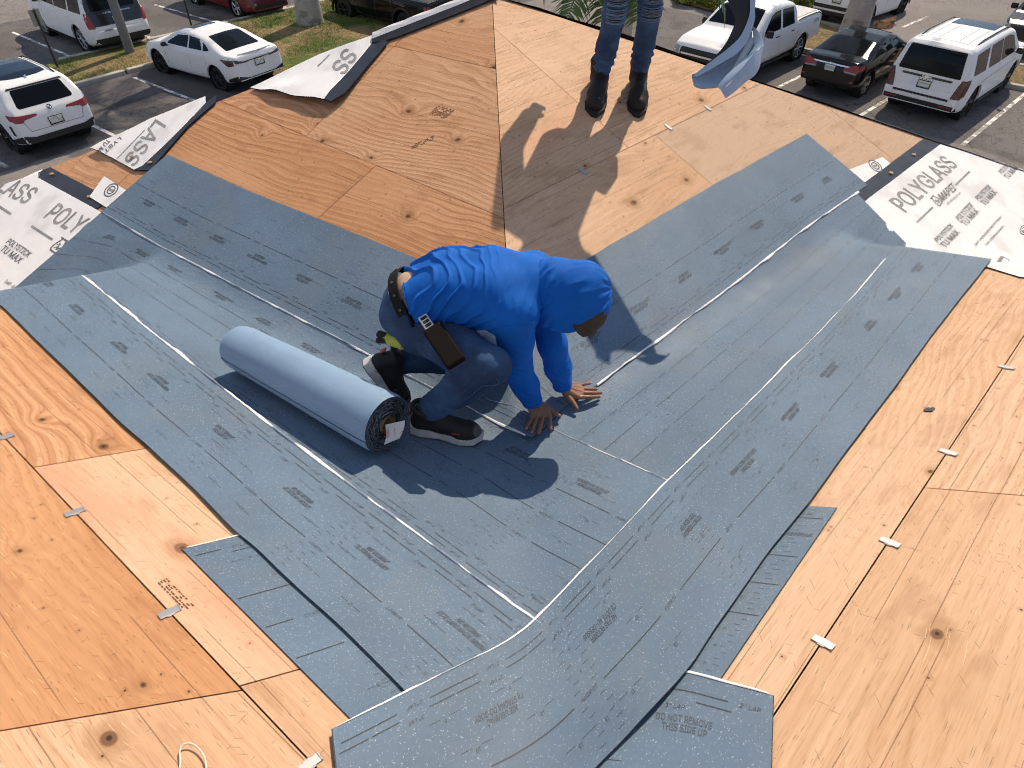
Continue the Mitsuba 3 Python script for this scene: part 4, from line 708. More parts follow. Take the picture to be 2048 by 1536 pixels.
mat('plate_white', proc(lambda p, n, uv: mix(mi.Color3f(0.66, 0.70, 0.66), mi.Color3f(0.22, 0.32, 0.22), 0.6 * smoothstep(0.50, 0.66, noise(p.x * 34 + p.y * 34, p.z * 22, 2.0)))), 0.4); mat('seam_dark', (0.10, 0.10, 0.105), 0.8); mat('cover_grey', (0.42, 0.44, 0.46), 0.6); mat('badge_blue', (0.03, 0.10, 0.30), 0.3); mat('lamp_amber', (0.40, 0.11, 0.02), 0.2)
def cast(mesh, pts, axis, sgn, skip=None):
    """pts: (n, 2) in the two other axes; returns the coordinate where a ray coming along sgn*axis first meets the mesh"""
    o = [k for k in range(3) if k != axis]; tr = mesh.triangles; a, b, c = (tr[:, i][:, o] for i in range(3)); out = np.full(len(pts), np.nan)
    d = (b[:, 0] - a[:, 0]) * (c[:, 1] - a[:, 1]) - (c[:, 0] - a[:, 0]) * (b[:, 1] - a[:, 1]); ok = np.abs(d) > 1e-10; a, b, c, d, tr = a[ok], b[ok], c[ok], d[ok], tr[ok]
    for s in range(0, len(pts), 200):
        q = pts[s:s + 200, None]
        w1 = ((q[..., 0] - a[:, 0]) * (c[:, 1] - a[:, 1]) - (c[:, 0] - a[:, 0]) * (q[..., 1] - a[:, 1])) / d
        w2 = ((b[:, 0] - a[:, 0]) * (q[..., 1] - a[:, 1]) - (q[..., 0] - a[:, 0]) * (b[:, 1] - a[:, 1])) / d
        hit = (w1 >= -1e-6) & (w2 >= -1e-6) & (w1 + w2 <= 1 + 1e-6)
        v = tr[:, 0, axis] * (1 - w1 - w2) + tr[:, 1, axis] * w1 + tr[:, 2, axis] * w2
        v = np.where(hit, v, np.inf * sgn); out[s:s + 200] = v.min(1) if sgn > 0 else v.max(1)
    out[~np.isfinite(out)] = np.nan
    return out
def loft(sp):
    L, W = sp['L'], sp['W'] / 2; px, pz = np.array(sp['top']).T; bx, bz = np.array(sp.get('bottom', [(0, .42), (.5, .30), (L * .5, .24), (L - .6, .24), (L, .30)])).T
    xs = np.unique(np.r_[np.linspace(0, L, 46), px, np.linspace(0, 0.6, 14), L - np.linspace(0, 0.5, 12), px[1:] - 0.02, px[:-1] + 0.02]); xs = xs[(xs >= 0) & (xs <= L)]
    zt = np.interp(xs, px, pz); k = np.ones(5) / 5
    fine = np.linspace(0, L, 1200); zf = np.interp(fine, px, pz); kk = np.hanning(25); zf = np.convolve(np.pad(zf, 12, 'edge'), kk / kk.sum(), 'valid'); zt = np.where((xs < 0.05) | (xs > L - 0.05), zt, np.interp(xs, fine, zf))
    zb = np.interp(xs, bx, bz)
    u = np.clip(xs / 0.55, 0, 1); v = np.clip((L - xs) / 0.95, 0, 1); hw = W * (1 - sp.get('rr', .13) * (1 - u) ** 2.4 - sp.get('fr', .24) * (1 - v) ** 2.2)
    belt = sp['belt'] + sp.get('rise', .05) * (1 - xs / L); tum, R = sp.get('tumble', 0.32), sp.get('R', .14); rows = []
    for x, t, b, w, bl in zip(xs, zt, zb, hw, belt):
        h = t - b; s = min(bl, t - min(.09, .3 * h)); P = []
        for q in (0, .5, 1): P.append((w * .9 * q, b))
        for z, f in ((.07, .955), (.2, .985), (.42, 1.0), (.7, 1.0), (.88, .99), (1.0, .968)): P.append((w * f, b + (s - b) * z))
        r = min(R, 0.85 * (t - s)); z1 = t - r; y0 = w * .968; 
        for q in (.25, .5, .75, 1.0): z = s + (z1 - s) * q; P.append((y0 - .012 * q - tum * (z - s), z))
        yc = P[-1][0]
        for a in (20, 42, 64, 84): a = math.radians(a); P.append((yc - r * 1.25 * (1 - math.cos(a)), z1 + r * math.sin(a) * .93))
        ye, ze = P[-1]
        for q in (.75, .5, .25, 0): P.append((ye * q, ze + (t - ze + .012) * (1 - q * q)))
        rows.append(P)
    A = np.array(rows); n, m = A.shape[:2]; V = np.concatenate([np.concatenate([np.broadcast_to(xs[:, None, None], (n, m, 1)), A], 2), np.concatenate([np.broadcast_to(xs[:, None, None], (n, m - 2, 1)), A[:, -2:0:-1] * [-1, 1]], 2)], 1)
    M = V.shape[1]; V = V.reshape(-1, 3); i, j = np.meshgrid(np.arange(n - 1), np.arange(M), indexing='ij'); a = (i * M + j).ravel(); b = (i * M + (j + 1) % M).ravel(); F = [np.c_[a, b + M, b], np.c_[a, a + M, b + M]]
    for e, sg in ((0, 1), (n - 1, -1)):
        c = len(V); V = np.vstack([V, V[e * M:(e + 1) * M].mean(0)]); k = np.arange(M); f = np.c_[e * M + k, e * M + (k + 1) % M, np.full(M, c)]; F.append(f[:, ::sg])
    m = tm(V, np.vstack(F))
    if m.volume < 0: m.invert()
    return m
class Car:
    def __init__(self, name, label, cat_, sp, rear_axle_ref, heading, side):
        """rear_axle_ref: ground point under the outer face of the rear wheel on that side ('L', 'R'); x runs from the rear bumper forward"""
        self.sp = sp; h = math.radians(heading); f = np.array([math.cos(h), math.sin(h)]); l = np.array([-f[1], f[0]]); s = 1 if side == 'L' else -1
        o = np.array(rear_axle_ref) - s * l * (sp['W'] / 2 - 0.06) - f * sp['ro']; self.M = rotz(h, (o[0], o[1], 0.0)); self.t = thing(name, label, cat_)
        self.base = loft(sp); self.body()
    def add(self, nm, mesh, bs, label=None, parent=None, **kw): return part(nm, parent or self.t, xf(mesh, self.M), bs, label, **kw)
    def body(self):
        sp = self.sp; b = m3.Manifold(m3.Mesh(self.base.vertices.astype(np.float32), self.base.faces.astype(np.uint32))); r = sp['wr']; W = sp['W'] / 2; xs = (sp['ro'], sp['ro'] + sp['wb'])
        for x in xs:
            for s in (1, -1):
                c = m3.Manifold.cylinder(0.36, r + .075, r + .075, 40).rotate([-90, 0, 0]).translate([x, W - .30 if s > 0 else -W - .06, r + .01])
                if b.num_tri(): b = b - c
        mesh = man2tm(b) if b.num_tri() > 100 else self.base
        self.add('body', mesh, sp['paint'], smooth=32)
        for x in xs:
            for s in (1, -1):
                liners = []; q = cyl((x, s * (W - .305), r + .01), (x, s * (W - .295), r + .01), r + .085, r + .085, 32); liners.append(q)
                g = tube([(x, s * (W - .30), r + .01), (x, s * (W - .055), r + .01)], [r + .073, r + .073], 32, False); liners.append(tm(np.r_[g.vertices, g.vertices], np.r_[g.faces, g.faces[:, ::-1] + len(g.vertices)])); self.add('wheel_arch_liner', cat(liners), 'trim_black')
        for x in xs:
            for s in (1, -1): self.wheel(x, s)
        self.add('underbody', rbox(sp['L'] - .9, sp['W'] - .75, .16, .03, (sp['L'] / 2, 0, .30)), 'trim_black')
    def wheel(self, x, s):
        sp = self.sp; r = sp['wr']; y = s * (sp['W'] / 2 - .06); rr = r * sp.get('rim', .70); pr = [(rr, -.235), (r - .03, -.24), (r, -.20), (r, -.045), (r - .018, -.012), (r - .05, 0), (rr + .012, -.004), (rr, -.02), (rr, -.235)]
        n = 40; a = np.arange(n) * 2 * np.pi / n; P = np.array(pr); V = np.stack([np.stack([P[:, 0] * math.cos(q), P[:, 1], P[:, 0] * math.sin(q)], 1) for q in a]); k = len(P); V = V.reshape(-1, 3); i, j = np.meshgrid(np.arange(n), np.arange(k - 1), indexing='ij'); A, B = (i * k + j).ravel(), (((i + 1) % n) * k + j).ravel(); ty = tm(V, np.vstack([np.c_[A, A + 1, B + 1], np.c_[A, B + 1, B]]))
        sp_n = sp.get('spokes', 5); ms = [cyl((0, -.03, 0), (0, -.012, 0), .075, .06, 18), tube([(0, -.03, 0), (0, -.004, 0)], [rr + .004, rr + .006], 40, False)]
        R = []
        ring = tube([(rr * math.cos(q) * .97, -.012, rr * math.sin(q) * .97) for q in np.linspace(0, 2 * np.pi, 41)], .012, 6, False); ms.append(ring)
        for q in range(sp_n):
            for off in sp.get('twin', (0,)):
                an = 2 * np.pi * q / sp_n + off; d = np.array([math.cos(an), 0, math.sin(an)]); ms.append(tube([d * .05 + [0, -.022, 0], d * rr * .55 + [0, -.02, 0], d * rr * .97 + [0, -.012, 0]], [.030, sp.get('spk', .026), sp.get('spk', .026) * 1.15], 6))
        back = cyl((0, -.12, 0), (0, -.115, 0), rr, rr, 30)
        F = np.diag([1, s, 1, 1.0]); F[:3, 3] = [x, y, r]
        out = []
        for m in (cat(ms), ty, back):
            m = xf(m, F)
            if s < 0: m.invert()
            out.append(m)
        w = self.add('wheel', out[0], sp.get('rim_mat', 'rim_dark'), smooth=40); self.add('tyre', out[1], 'tyre_rubber', parent=w, smooth=40); self.add('brake_disc', out[2], 'trim_black', parent=w)
    def panel(self, nm, poly, axis, sgn, bs, off=.007, step=.05, label=None, parent=None, rnd=0.0, cell=None):
        """a shape laid on the body, cast along sgn*axis: axis 0 takes (y, z), 1 takes (x, z), 2 takes (x, y)"""
        p = poly if hasattr(poly, 'geom_type') else Polygon(poly)
        if rnd: p = p.buffer(-rnd).buffer(rnd, quad_segs=4)
        v, f = tri_poly(p, step); d = cast(self.base, v, axis, sgn)
        if np.isnan(d).any():
            g = ~np.isnan(d)
            if not g.any(): return None
            f = f[g[f].all(1)]; d = np.where(g, d, 0)
        V = np.zeros((len(v), 3)); o = [k for k in range(3) if k != axis]; V[:, o] = v; V[:, axis] = d - sgn * off
        m = tm(V, f); m.remove_unreferenced_vertices(); n = m.face_normals[:, axis] * -sgn; m.faces[n < 0] = m.faces[n < 0][:, ::-1]
        return self.add(nm, m, bs, label, parent, smooth=50)
    def both(self, nm, pts, bs, **kw):
        for s in (1, -1): self.panel(nm, pts, 1, -s, bs, **kw)
    def rear2(self, nm, pts, bs, **kw):
        kw.setdefault('off', .014); kw.setdefault('step', .05)
        for s in (1, -1): self.panel(nm, [(s * y, z) for y, z in pts], 0, 1, bs, **kw)
    def front2(self, nm, pts, bs, **kw):
        for s in (1, -1): self.panel(nm, [(s * y, z) for y, z in pts], 0, -1, bs, **kw)
    def plate(self, z, rear=True, y=0):
        sg = 1 if rear else -1; x = cast(self.base, np.array([[y, z]]), 0, sg)[0]; x = self.sp['L'] / 2 if np.isnan(x) else x
        self.add('licence_plate', rbox(.02, .31, .155, .006, (x - sg * .012, y, z)), 'plate_white'); self.panel('plate_frame', box(y - .17, z - .095, y + .17, z + .095).difference(box(y - .145, z - .068, y + .145, z + .068)), 0, sg, 'trim_black', off=.024)
    def mirror(self, x, z, bs, w=.2, h=.16):
        for s in (1, -1):
            y = cast(self.base, np.array([[x, z - .05]]), 1, -s)[0]; self.add('side_mirror', cat([rbox(.10, w, h, .045, (x - .02, y + s * (w / 2 + .03), z)), rbox(.05, .1, .04, .015, (x, y + s * .02, z - .05))]), bs, smooth=40)
    def rails(self, x0, x1, y, bs='trim_black'):
        for s in (1, -1):
            xs = np.linspace(x0, x1, 9); z = cast(self.base, np.c_[xs, np.full(9, s * y)], 2, -1); zz = z + .035; zz[0] = z[0]; zz[-1] = z[-1]
            self.add('roof_rail', tube(np.c_[xs, np.full(9, s * y), zz], .018, 8), bs, smooth=50)
    def lines(self, segs, nm='door_seam', w=.005):
        g = unary_union([LineString(s).buffer(w, cap_style=2) for s in segs])
        for s in (1, -1): self.panel(nm, g, 1, -s, 'seam_dark', off=.003, step=.12)
    def handles(self, pts, bs):
        for s in (1, -1):
            for x, z in pts:
                y = cast(self.base, np.array([[x, z]]), 1, -s)[0]; self.add('door_handle', rbox(.2, .035, .032, .012, (x, y + s * .012, z)), bs)
    def letters(self, t, y0, y1, z, h, bs='trim_black', axis=0, sgn=1):
        v, f = text2d(t, h, True, 1.0, 0.0); v = v.copy(); v[:, 0] *= (y1 - y0) / v[:, 0].max(); v[:, 0] += y0; v[:, 1] += z
        d = cast(self.base, v, axis, sgn); 
        if np.isnan(d).any(): return
        V = np.zeros((len(v), 3)); V[:, [k for k in range(3) if k != axis]] = v; V[:, axis] = d - sgn * .008; m = tm(V, f); n = m.face_normals[:, axis] * -sgn; m.faces[n < 0] = m.faces[n < 0][:, ::-1]; self.add('lettering', m, bs)
# ---- white SUV with black emblem bar, right: seen from behind
sp = dict(L=5.35, W=2.06, wb=3.07, ro=1.13, wr=.41, belt=1.20, rise=.03, tumble=.25, R=.13, paint='paint_white', rr=.10, spokes=6, twin=(-.12, .12), rim=.72,
    top=[(0, .62), (.03, .80), (.05, .84), (.08, 1.10), (.13, 1.48), (.20, 1.80), (.36, 1.89), (1.0, 1.915), (2.2, 1.92), (3.1, 1.90), (3.4, 1.84), (4.05, 1.34), (4.15, 1.28), (4.9, 1.20), (5.18, 1.12), (5.31, .95), (5.35, .6)])
c = Car('parked_suv', 'white suv with glass roof panel, parked on the right beside a black sedan', 'car', sp, (12.4, 18.88), 44.3, 'R')
c.panel('rear_window', [(-.80, 1.20), (.80, 1.20), (.70, 1.80), (-.70, 1.80)], 0, 1, 'car_glass', rnd=.04); c.panel('windscreen', [(-.80, 1.32), (.80, 1.32), (.66, 1.80), (-.66, 1.80)], 0, -1, 'car_glass', rnd=.05)
c.both('side_window', [(.42, 1.26), (1.28, 1.24), (1.40, 1.76), (.52, 1.74)], 'car_glass', rnd=.04); c.both('side_window', [(1.50, 1.24), (2.42, 1.23), (2.42, 1.78), (1.55, 1.77)], 'car_glass', rnd=.04); c.both('side_window', [(2.48, 1.23), (3.68, 1.25), (3.30, 1.70), (2.9, 1.78), (2.48, 1.78)], 'car_glass', rnd=.04)
c.panel('sunroof', [(2.35, -.56), (3.22, -.56), (3.22, .56), (2.35, .56)], 2, -1, 'car_glass', rnd=.05); c.rails(.75, 3.25, .70)
c.panel('roof_seam', unary_union([LineString([(.62, -.72), (.62, .72)]).buffer(.008)] + [LineString([(.7, y), (2.25, y)]).buffer(.007) for y in (-.5, -.25, .25, .5)]), 2, -1, 'seam_dark', off=.002)
c.rear2('tail_lamp', [(.74, .74), (.97, .74), (.99, 1.20), (.86, 1.20), (.80, 1.0)], 'lamp_dark', rnd=.02); c.both('tail_lamp_side', [(.02, .78), (.22, .80), (.34, 1.20), (.12, 1.20)], 'lamp_dark', rnd=.02)
c.rear2('reversing_lamp', [(.80, .78), (.93, .78), (.95, .95), (.84, .95)], 'lamp_clear', off=.008); c.panel('emblem_bar', [(-.62, 1.085), (.62, 1.085), (.66, 1.14), (-.66, 1.14)], 0, 1, 'gloss_black', off=.01, rnd=.015); c.panel('emblem', [(-.12, 1.10), (-.05, 1.10), (-.05, 1.085), (.05, 1.085), (.05, 1.10), (.12, 1.10), (.12, 1.125), (.05, 1.125), (.05, 1.14), (-.05, 1.14), (-.05, 1.125), (-.12, 1.125)], 0, 1, 'chrome', off=.015)
c.letters('T A H O E', .20, -.20, 1.02, .035); c.plate(.93); c.panel('bumper_step', box(-.72, .66, .72, .71), 0, 1, 'trim_black', off=.016); c.panel('rear_bumper_trim', box(-.95, .40, .95, .56), 0, 1, 'trim_black', off=.016); c.rear2('reflector', [(.55, .50), (.85, .50), (.85, .53), (.55, .53)], 'lamp_red', off=.018)
c.lines([[(1.42, .42), (1.42, 1.22)], [(2.45, .42), (2.45, 1.22)], [(3.62, .42), (3.66, 1.2)], [(.9, .95), (4.5, 1.02)]], w=.004); c.handles([(1.62, 1.08), (2.65, 1.08)], 'paint_white'); c.mirror(3.62, 1.28, 'gloss_black'); c.add('running_board', cat([rbox(2.0, .14, .05, .02, (2.65, s * .99, .36)) for s in (1, -1)]), 'trim_black'); c.both('sill_trim', [(1.6, .28), (3.7, .28), (3.7, .40), (1.6, .40)], 'trim_black')
# ---- black sedan, right
sp = dict(L=4.55, W=1.76, wb=2.67, ro=.98, wr=.325, belt=.96, rise=.07, tumble=.45, R=.13, paint='paint_black', spokes=5, twin=(-.16, .16), rim=.74, rim_mat='rim_silver', spk=.02,
    top=[(0, .50), (.03, .78), (.06, .95), (.12, 1.06), (.25, 1.085), (.55, 1.10), (1.35, 1.36), (1.85, 1.43), (2.35, 1.42), (2.65, 1.36), (3.35, 1.03), (3.5, .99), (4.15, .86), (4.45, .68), (4.55, .42)])
c = Car('parked_sedan', 'black sedan parked between the white pickup and a white suv', 'car', sp, (10.3, 20.58), 45.6, 'R')
c.panel('rear_window', [(.60, -.58), (1.42, -.52), (1.42, .52), (.60, .58)], 2, -1, 'car_glass', rnd=.06); c.panel('windscreen', [(2.62, -.54), (3.36, -.64), (3.36, .64), (2.62, .54)], 2, -1, 'car_glass', rnd=.05)
c.both('side_window', [(.98, 1.08), (1.30, 1.06), (1.36, 1.26), (1.26, 1.24)], 'car_glass', rnd=.015); c.both('side_window', [(1.36, 1.06), (2.05, 1.04), (2.05, 1.345), (1.5, 1.32)], 'car_glass', rnd=.03); c.both('side_window', [(2.12, 1.04), (3.15, 1.03), (2.55, 1.31), (2.12, 1.345)], 'car_glass', rnd=.03)
c.rear2('tail_lamp', [(.40, .84), (.80, .82), (.80, 1.0), (.66, 1.02), (.40, .90)], 'lamp_red', rnd=.01); c.rear2('reversing_lamp', [(.42, .80), (.76, .785), (.76, .83), (.42, .845)], 'lamp_clear', off=.008); c.both('tail_lamp_side', [(.02, .84), (.32, .88), (.36, .98), (.06, 1.02)], 'lamp_red'); c.panel('chrome_bar', [(-.62, .93), (.62, .93), (.60, .965), (-.60, .965)], 0, 1, 'chrome', off=.012)
c.panel('emblem', unary_union([box(-.05, .915, -.03, .99), box(.03, .915, .05, .99), box(-.05, .945, .05, .962)]), 0, 1, 'chrome', off=.02); c.plate(.84); c.rear2('reflector', [(.66, .56), (.80, .56), (.80, .60), (.66, .60)], 'lamp_red', off=.01); c.panel('bumper_crease', box(-.75, .615, .75, .625), 0, 1, 'trim_black', off=.004)
c.lines([[(1.32, .34), (1.22, .62), (1.34, 1.04)], [(2.08, .32), (2.08, 1.04)], [(3.18, .32), (3.22, .95)]]); c.handles([(1.50, .92), (2.28, .90)], 'paint_black'); c.mirror(3.05, 1.02, 'paint_black', .17, .12)
# ---- white sports sedan, left
sp = dict(L=4.71, W=1.84, wb=2.80, ro=.97, wr=.335, belt=.95, rise=.08, tumble=.50, R=.14, paint='paint_white', spokes=10, rim=.76, spk=.016,
    top=[(0, .50), (.03, .80), (.05, .97), (.10, 1.055), (.20, 1.065), (.55, 1.07), (1.35, 1.35), (1.9, 1.43), (2.45, 1.42), (2.75, 1.36), (3.45, 1.02), (3.6, .98), (4.25, .86), (4.6, .66), (4.71, .40)])
c = Car('parked_sedan', 'white sports sedan with dark wheels parked nose to the grass island on the left', 'car', sp, (-8.68, 21.04), 145.9, 'L')
c.panel('rear_window', [(.62, -.60), (1.42, -.52), (1.42, .52), (.62, .60)], 2, -1, 'car_glass', rnd=.05); c.panel('windscreen', [(2.72, -.54), (3.45, -.66), (3.45, .66), (2.72, .54)], 2, -1, 'car_glass', rnd=.05); c.panel('sunroof', [(2.2, -.40), (2.62, -.40), (2.62, .40), (2.2, .40)], 2, -1, 'car_glass', rnd=.04)
c.both('side_window', [(1.08, 1.09), (1.36, 1.06), (1.40, 1.27), (1.30, 1.24)], 'car_glass', rnd=.015); c.both('side_window', [(1.41, 1.06), (2.02, 1.04), (2.02, 1.345), (1.55, 1.32)], 'car_glass', rnd=.02); c.both('side_window', [(2.08, 1.04), (3.12, 1.02), (2.55, 1.30), (2.08, 1.345)], 'car_glass', rnd=.03)
c.rear2('tail_lamp', [(.35, .86), (.84, .90), (.86, 1.0), (.60, .93)], 'lamp_dark'); c.panel('tail_lamp_bar', box(-.6, .885, .6, .91), 0, 1, 'lamp_dark', off=.008); c.both('tail_lamp_side', [(.02, .86), (.28, .80), (.62, .96), (.05, .98)], 'lamp_dark'); c.plate(.80); c.panel('rear_bumper_trim', [(-.85, .36), (.85, .36), (.80, .56), (.5, .47), (-.5, .47), (-.80, .56)], 0, 1, 'trim_black', off=.016); c.both('bumper_corner_trim', [(.0, .40), (.45, .34), (.40, .44), (.0, .58)], 'trim_black', off=.01)
c.panel('emblem', Point(0, .98).buffer(.045), 0, 1, 'chrome', off=.012); xs = np.linspace(-.6, .6, 13); c.add('boot_spoiler', tube(np.c_[.10 + .05 * (xs / .6) ** 2, xs, np.full(13, 1.085)], .018, 8), 'paint_white', smooth=50)
c.lines([[(1.36, .36), (1.26, .62), (1.38, 1.04)], [(2.05, .32), (2.05, 1.04)], [(3.20, .32), (3.24, .95)]], w=.004); c.handles([(1.56, .90), (2.3, .89)], 'paint_white'); c.mirror(3.05, 1.02, 'gloss_black', .18, .12)
# ---- white crossover with black roof, far left
sp = dict(L=4.75, W=1.92, wb=2.865, ro=.98, wr=.365, belt=1.08, rise=.10, tumble=.38, R=.13, paint='paint_white', spokes=5, twin=(-.2, .2), rim=.76, spk=.02,
    top=[(0, .62), (.03, .86), (.06, 1.02), (.18, 1.18), (.42, 1.48), (.50, 1.575), (.62, 1.60), (1.2, 1.655), (2.0, 1.66), (2.55, 1.63), (2.8, 1.57), (3.5, 1.16), (3.65, 1.10), (4.3, .99), (4.62, .84), (4.75, .5)])
c = Car('parked_suv', 'white crossover with black glass roof and red tail lamps at the left edge', 'car', sp, (-12.46, 16.63), 141.5, 'L')
c.panel('rear_window', [(-.66, 1.17), (.66, 1.17), (.58, 1.52), (-.58, 1.52)], 0, 1, 'car_glass', rnd=.05); c.panel('spoiler_edge', [(-.66, 1.53), (.66, 1.53), (.62, 1.56), (-.62, 1.56)], 0, 1, 'gloss_black', off=.012); c.panel('windscreen', [(2.70, -.60), (3.50, -.70), (3.50, .70), (2.70, .60)], 2, -1, 'car_glass', rnd=.05)
c.panel('glass_roof', [(.98, -.54), (2.68, -.56), (2.68, .56), (.98, .54), (.86, .30), (.82, 0), (.86, -.30)], 2, -1, 'car_glass'); c.rails(.72, 2.65, .64); c.both('side_window', [(.72, 1.24), (1.20, 1.20), (1.24, 1.50), (.95, 1.48)], 'car_glass', rnd=.03); c.both('side_window', [(1.26, 1.20), (2.05, 1.16), (2.05, 1.55), (1.30, 1.52)], 'car_glass', rnd=.03); c.both('side_window', [(2.12, 1.16), (3.20, 1.14), (2.65, 1.51), (2.12, 1.55)], 'car_glass', rnd=.03)
c.rear2('tail_lamp', [(.34, .985), (.66, .95), (.70, .90), (.88, .92), (.90, 1.08), (.66, 1.05), (.36, 1.03)], 'lamp_red', rnd=.006); c.both('tail_lamp_side', [(.02, .94), (.22, .96), (.30, 1.10), (.08, 1.06)], 'lamp_red'); em = Point(0, 1.09).buffer(.05, 10)
c.panel('emblem', em, 0, 1, 'gloss_black', off=.014); c.panel('emblem_quarter', em.buffer(-.014).intersection(unary_union([box(-.1, 1.09, 0, 1.2), box(0, 1.0, .1, 1.09)])), 0, 1, 'badge_blue', off=.018); c.panel('emblem_quarter', em.buffer(-.014).intersection(unary_union([box(0, 1.09, .1, 1.2), box(-.1, 1.0, 0, 1.09)])), 0, 1, 'trim_white', off=.018)
c.plate(.80); c.panel('rear_bumper_trim', [(-.86, .42), (.86, .42), (.84, .62), (.6, .55), (-.6, .55), (-.84, .62)], 0, 1, 'trim_black', off=.016); c.both('bumper_vent', [(.20, .60), (.30, .60), (.33, .82), (.24, .84)], 'trim_black', off=.006, rnd=.02); c.both('bumper_corner_trim', [(.0, .42), (.55, .36), (.5, .46), (.0, .62)], 'trim_black', off=.01)
c.panel('tailgate_seam', unary_union([LineString([(-.62, .68), (.62, .68)]).buffer(.005), LineString([(.62, .68), (.72, .95)]).buffer(.005), LineString([(-.62, .68), (-.72, .95)]).buffer(.005)]), 0, 1, 'seam_dark', off=.003); c.add('roof_fin', tm([(.72, 0, 1.60), (.92, 0, 1.64), (.74, .0, 1.70), (.92, .025, 1.63), (.92, -.025, 1.63)], [(0, 3, 2), (3, 4, 2), (4, 0, 2)]), 'paint_white'); c.lines([[(1.22, .42), (1.22, 1.2)], [(2.08, .36), (2.08, 1.16)]], w=.004); c.handles([(1.42, 1.02), (2.3, 1.0)], 'paint_white'); c.mirror(3.05, 1.15, 'gloss_black')
# ---- white full-size SUV, top left
sp = dict(L=5.33, W=2.03, wb=3.11, ro=1.16, wr=.40, belt=1.20, rise=.03, tumble=.25, R=.14, paint='paint_white', rr=.11, spokes=8, rim=.74, rim_mat='rim_silver', spk=.020,
    top=[(0, .60), (.03, .82), (.06, .90), (.12, 1.12), (.24, 1.60), (.34, 1.84), (.5, 1.91), (1.1, 1.95), (2.2, 1.96), (3.0, 1.93), (3.3, 1.86), (3.95, 1.38), (4.1, 1.31), (4.9, 1.22), (5.15, 1.12), (5.28, .95), (5.33, .6)])
c = Car('parked_suv', 'white suv with a black tailgate panel behind the light pole at the upper left', 'car', sp, (-14.45, 24.78), 139.4, 'L')
c.panel('tailgate_panel', [(-.90, .92), (.90, .92), (.86, 1.80), (-.86, 1.80)], 0, 1, 'gloss_black', off=.004, rnd=.05); c.panel('rear_window', [(-.74, 1.34), (.74, 1.34), (.68, 1.78), (-.68, 1.78)], 0, 1, 'car_glass', off=.010, rnd=.04); c.rear2('tail_lamp', [(.80, .88), (.98, .88), (.98, 1.34), (.86, 1.30)], 'lamp_red', rnd=.03, off=.012); c.both('tail_lamp_side', [(.03, .90), (.20, .94), (.28, 1.32), (.14, 1.32)], 'lamp_red')
c.both('side_window', [(.42, 1.28), (1.30, 1.26), (1.36, 1.76), (.52, 1.74)], 'car_glass', rnd=.04); c.both('side_window', [(1.42, 1.26), (2.40, 1.25), (2.40, 1.80), (1.44, 1.78)], 'car_glass', rnd=.03); c.both('side_window', [(2.47, 1.25), (3.62, 1.27), (3.25, 1.70), (2.9, 1.80), (2.47, 1.80)], 'car_glass', rnd=.03); c.panel('windscreen', [(-.80, 1.36), (.80, 1.36), (.66, 1.80), (-.66, 1.80)], 0, -1, 'car_glass', rnd=.05)
c.letters('EXPEDITION', .52, -.52, 1.24, .035, 'chrome'); c.plate(1.06); c.panel('bumper_step', box(-.78, .77, .78, .80), 0, 1, 'chrome', off=.010); c.panel('rear_bumper_trim', box(-.92, .42, .92, .58), 0, 1, 'trim_black', off=.016); c.both('sill_trim', [(1.6, .27), (3.8, .27), (3.8, .37), (1.6, .37)], 'trim_black'); c.lines([[(1.38, .40), (1.38, 1.24)], [(2.44, .40), (2.44, 1.24)], [(3.6, .4), (3.62, 1.2)]], w=.004); c.handles([(1.6, 1.08), (2.66, 1.08)], 'paint_white'); c.mirror(3.62, 1.30, 'gloss_black'); c.rails(.8, 3.2, .72)
# ---- dark red minivan, top
sp = dict(L=5.10, W=1.98, wb=3.06, ro=1.05, wr=.345, belt=1.06, rise=.06, tumble=.26, R=.14, paint='paint_red', spokes=5, twin=(-.13, .13), rim=.72, rim_mat='rim_silver', spk=.02,
    top=[(0, .60), (.04, .9), (.10, 1.1), (.28, 1.6), (.5, 1.70), (1.2, 1.74), (2.4, 1.745), (3.0, 1.70), (3.3, 1.62), (4.1, 1.16), (4.25, 1.10), (4.8, .95), (5.02, .78), (5.10, .45)])
h_ = math.radians(-40.4); c = Car('parked_minivan', 'dark red minivan with silver wheels, front end by the grass at the top', 'car', sp, (-10.60 - 3.06 * math.cos(h_), 29.15 - 3.06 * math.sin(h_)), -40.4, 'R')
c.panel('windscreen', [(3.25, -.62), (4.1, -.76), (4.1, .76), (3.25, .62)], 2, -1, 'car_glass', rnd=.05); c.both('side_window', [(.5, 1.16), (1.35, 1.14), (1.35, 1.58), (.6, 1.55)], 'car_glass', rnd=.04); c.both('side_window', [(1.42, 1.14), (2.5, 1.13), (2.5, 1.60), (1.42, 1.59)], 'car_glass', rnd=.03); c.both('side_window', [(2.57, 1.13), (3.75, 1.13), (3.15, 1.55), (2.57, 1.60)], 'car_glass', rnd=.03)
c.front2('headlamp', [(.46, .74), (.84, .76), (.84, .90), (.52, .88)], 'lamp_clear', rnd=.02); c.both('headlamp_side', [(4.45, .80), (4.9, .74), (4.9, .86), (4.5, .94)], 'lamp_clear'); c.panel('grille', box(-.42, .70, .42, .82), 0, -1, 'trim_black', rnd=.02); c.panel('lower_grille', box(-.7, .36, .7, .50), 0, -1, 'trim_black', rnd=.03); c.front2('fog_lamp', [(.62, .50), (.70, .50), (.70, .58), (.62, .58)], 'lamp_clear', off=.01, rnd=.02); c.lines([[(1.38, .36), (1.38, 1.12)], [(2.54, .34), (2.54, 1.12)], [(3.68, .34), (3.72, 1.08)]]); c.mirror(3.55, 1.16, 'paint_red')
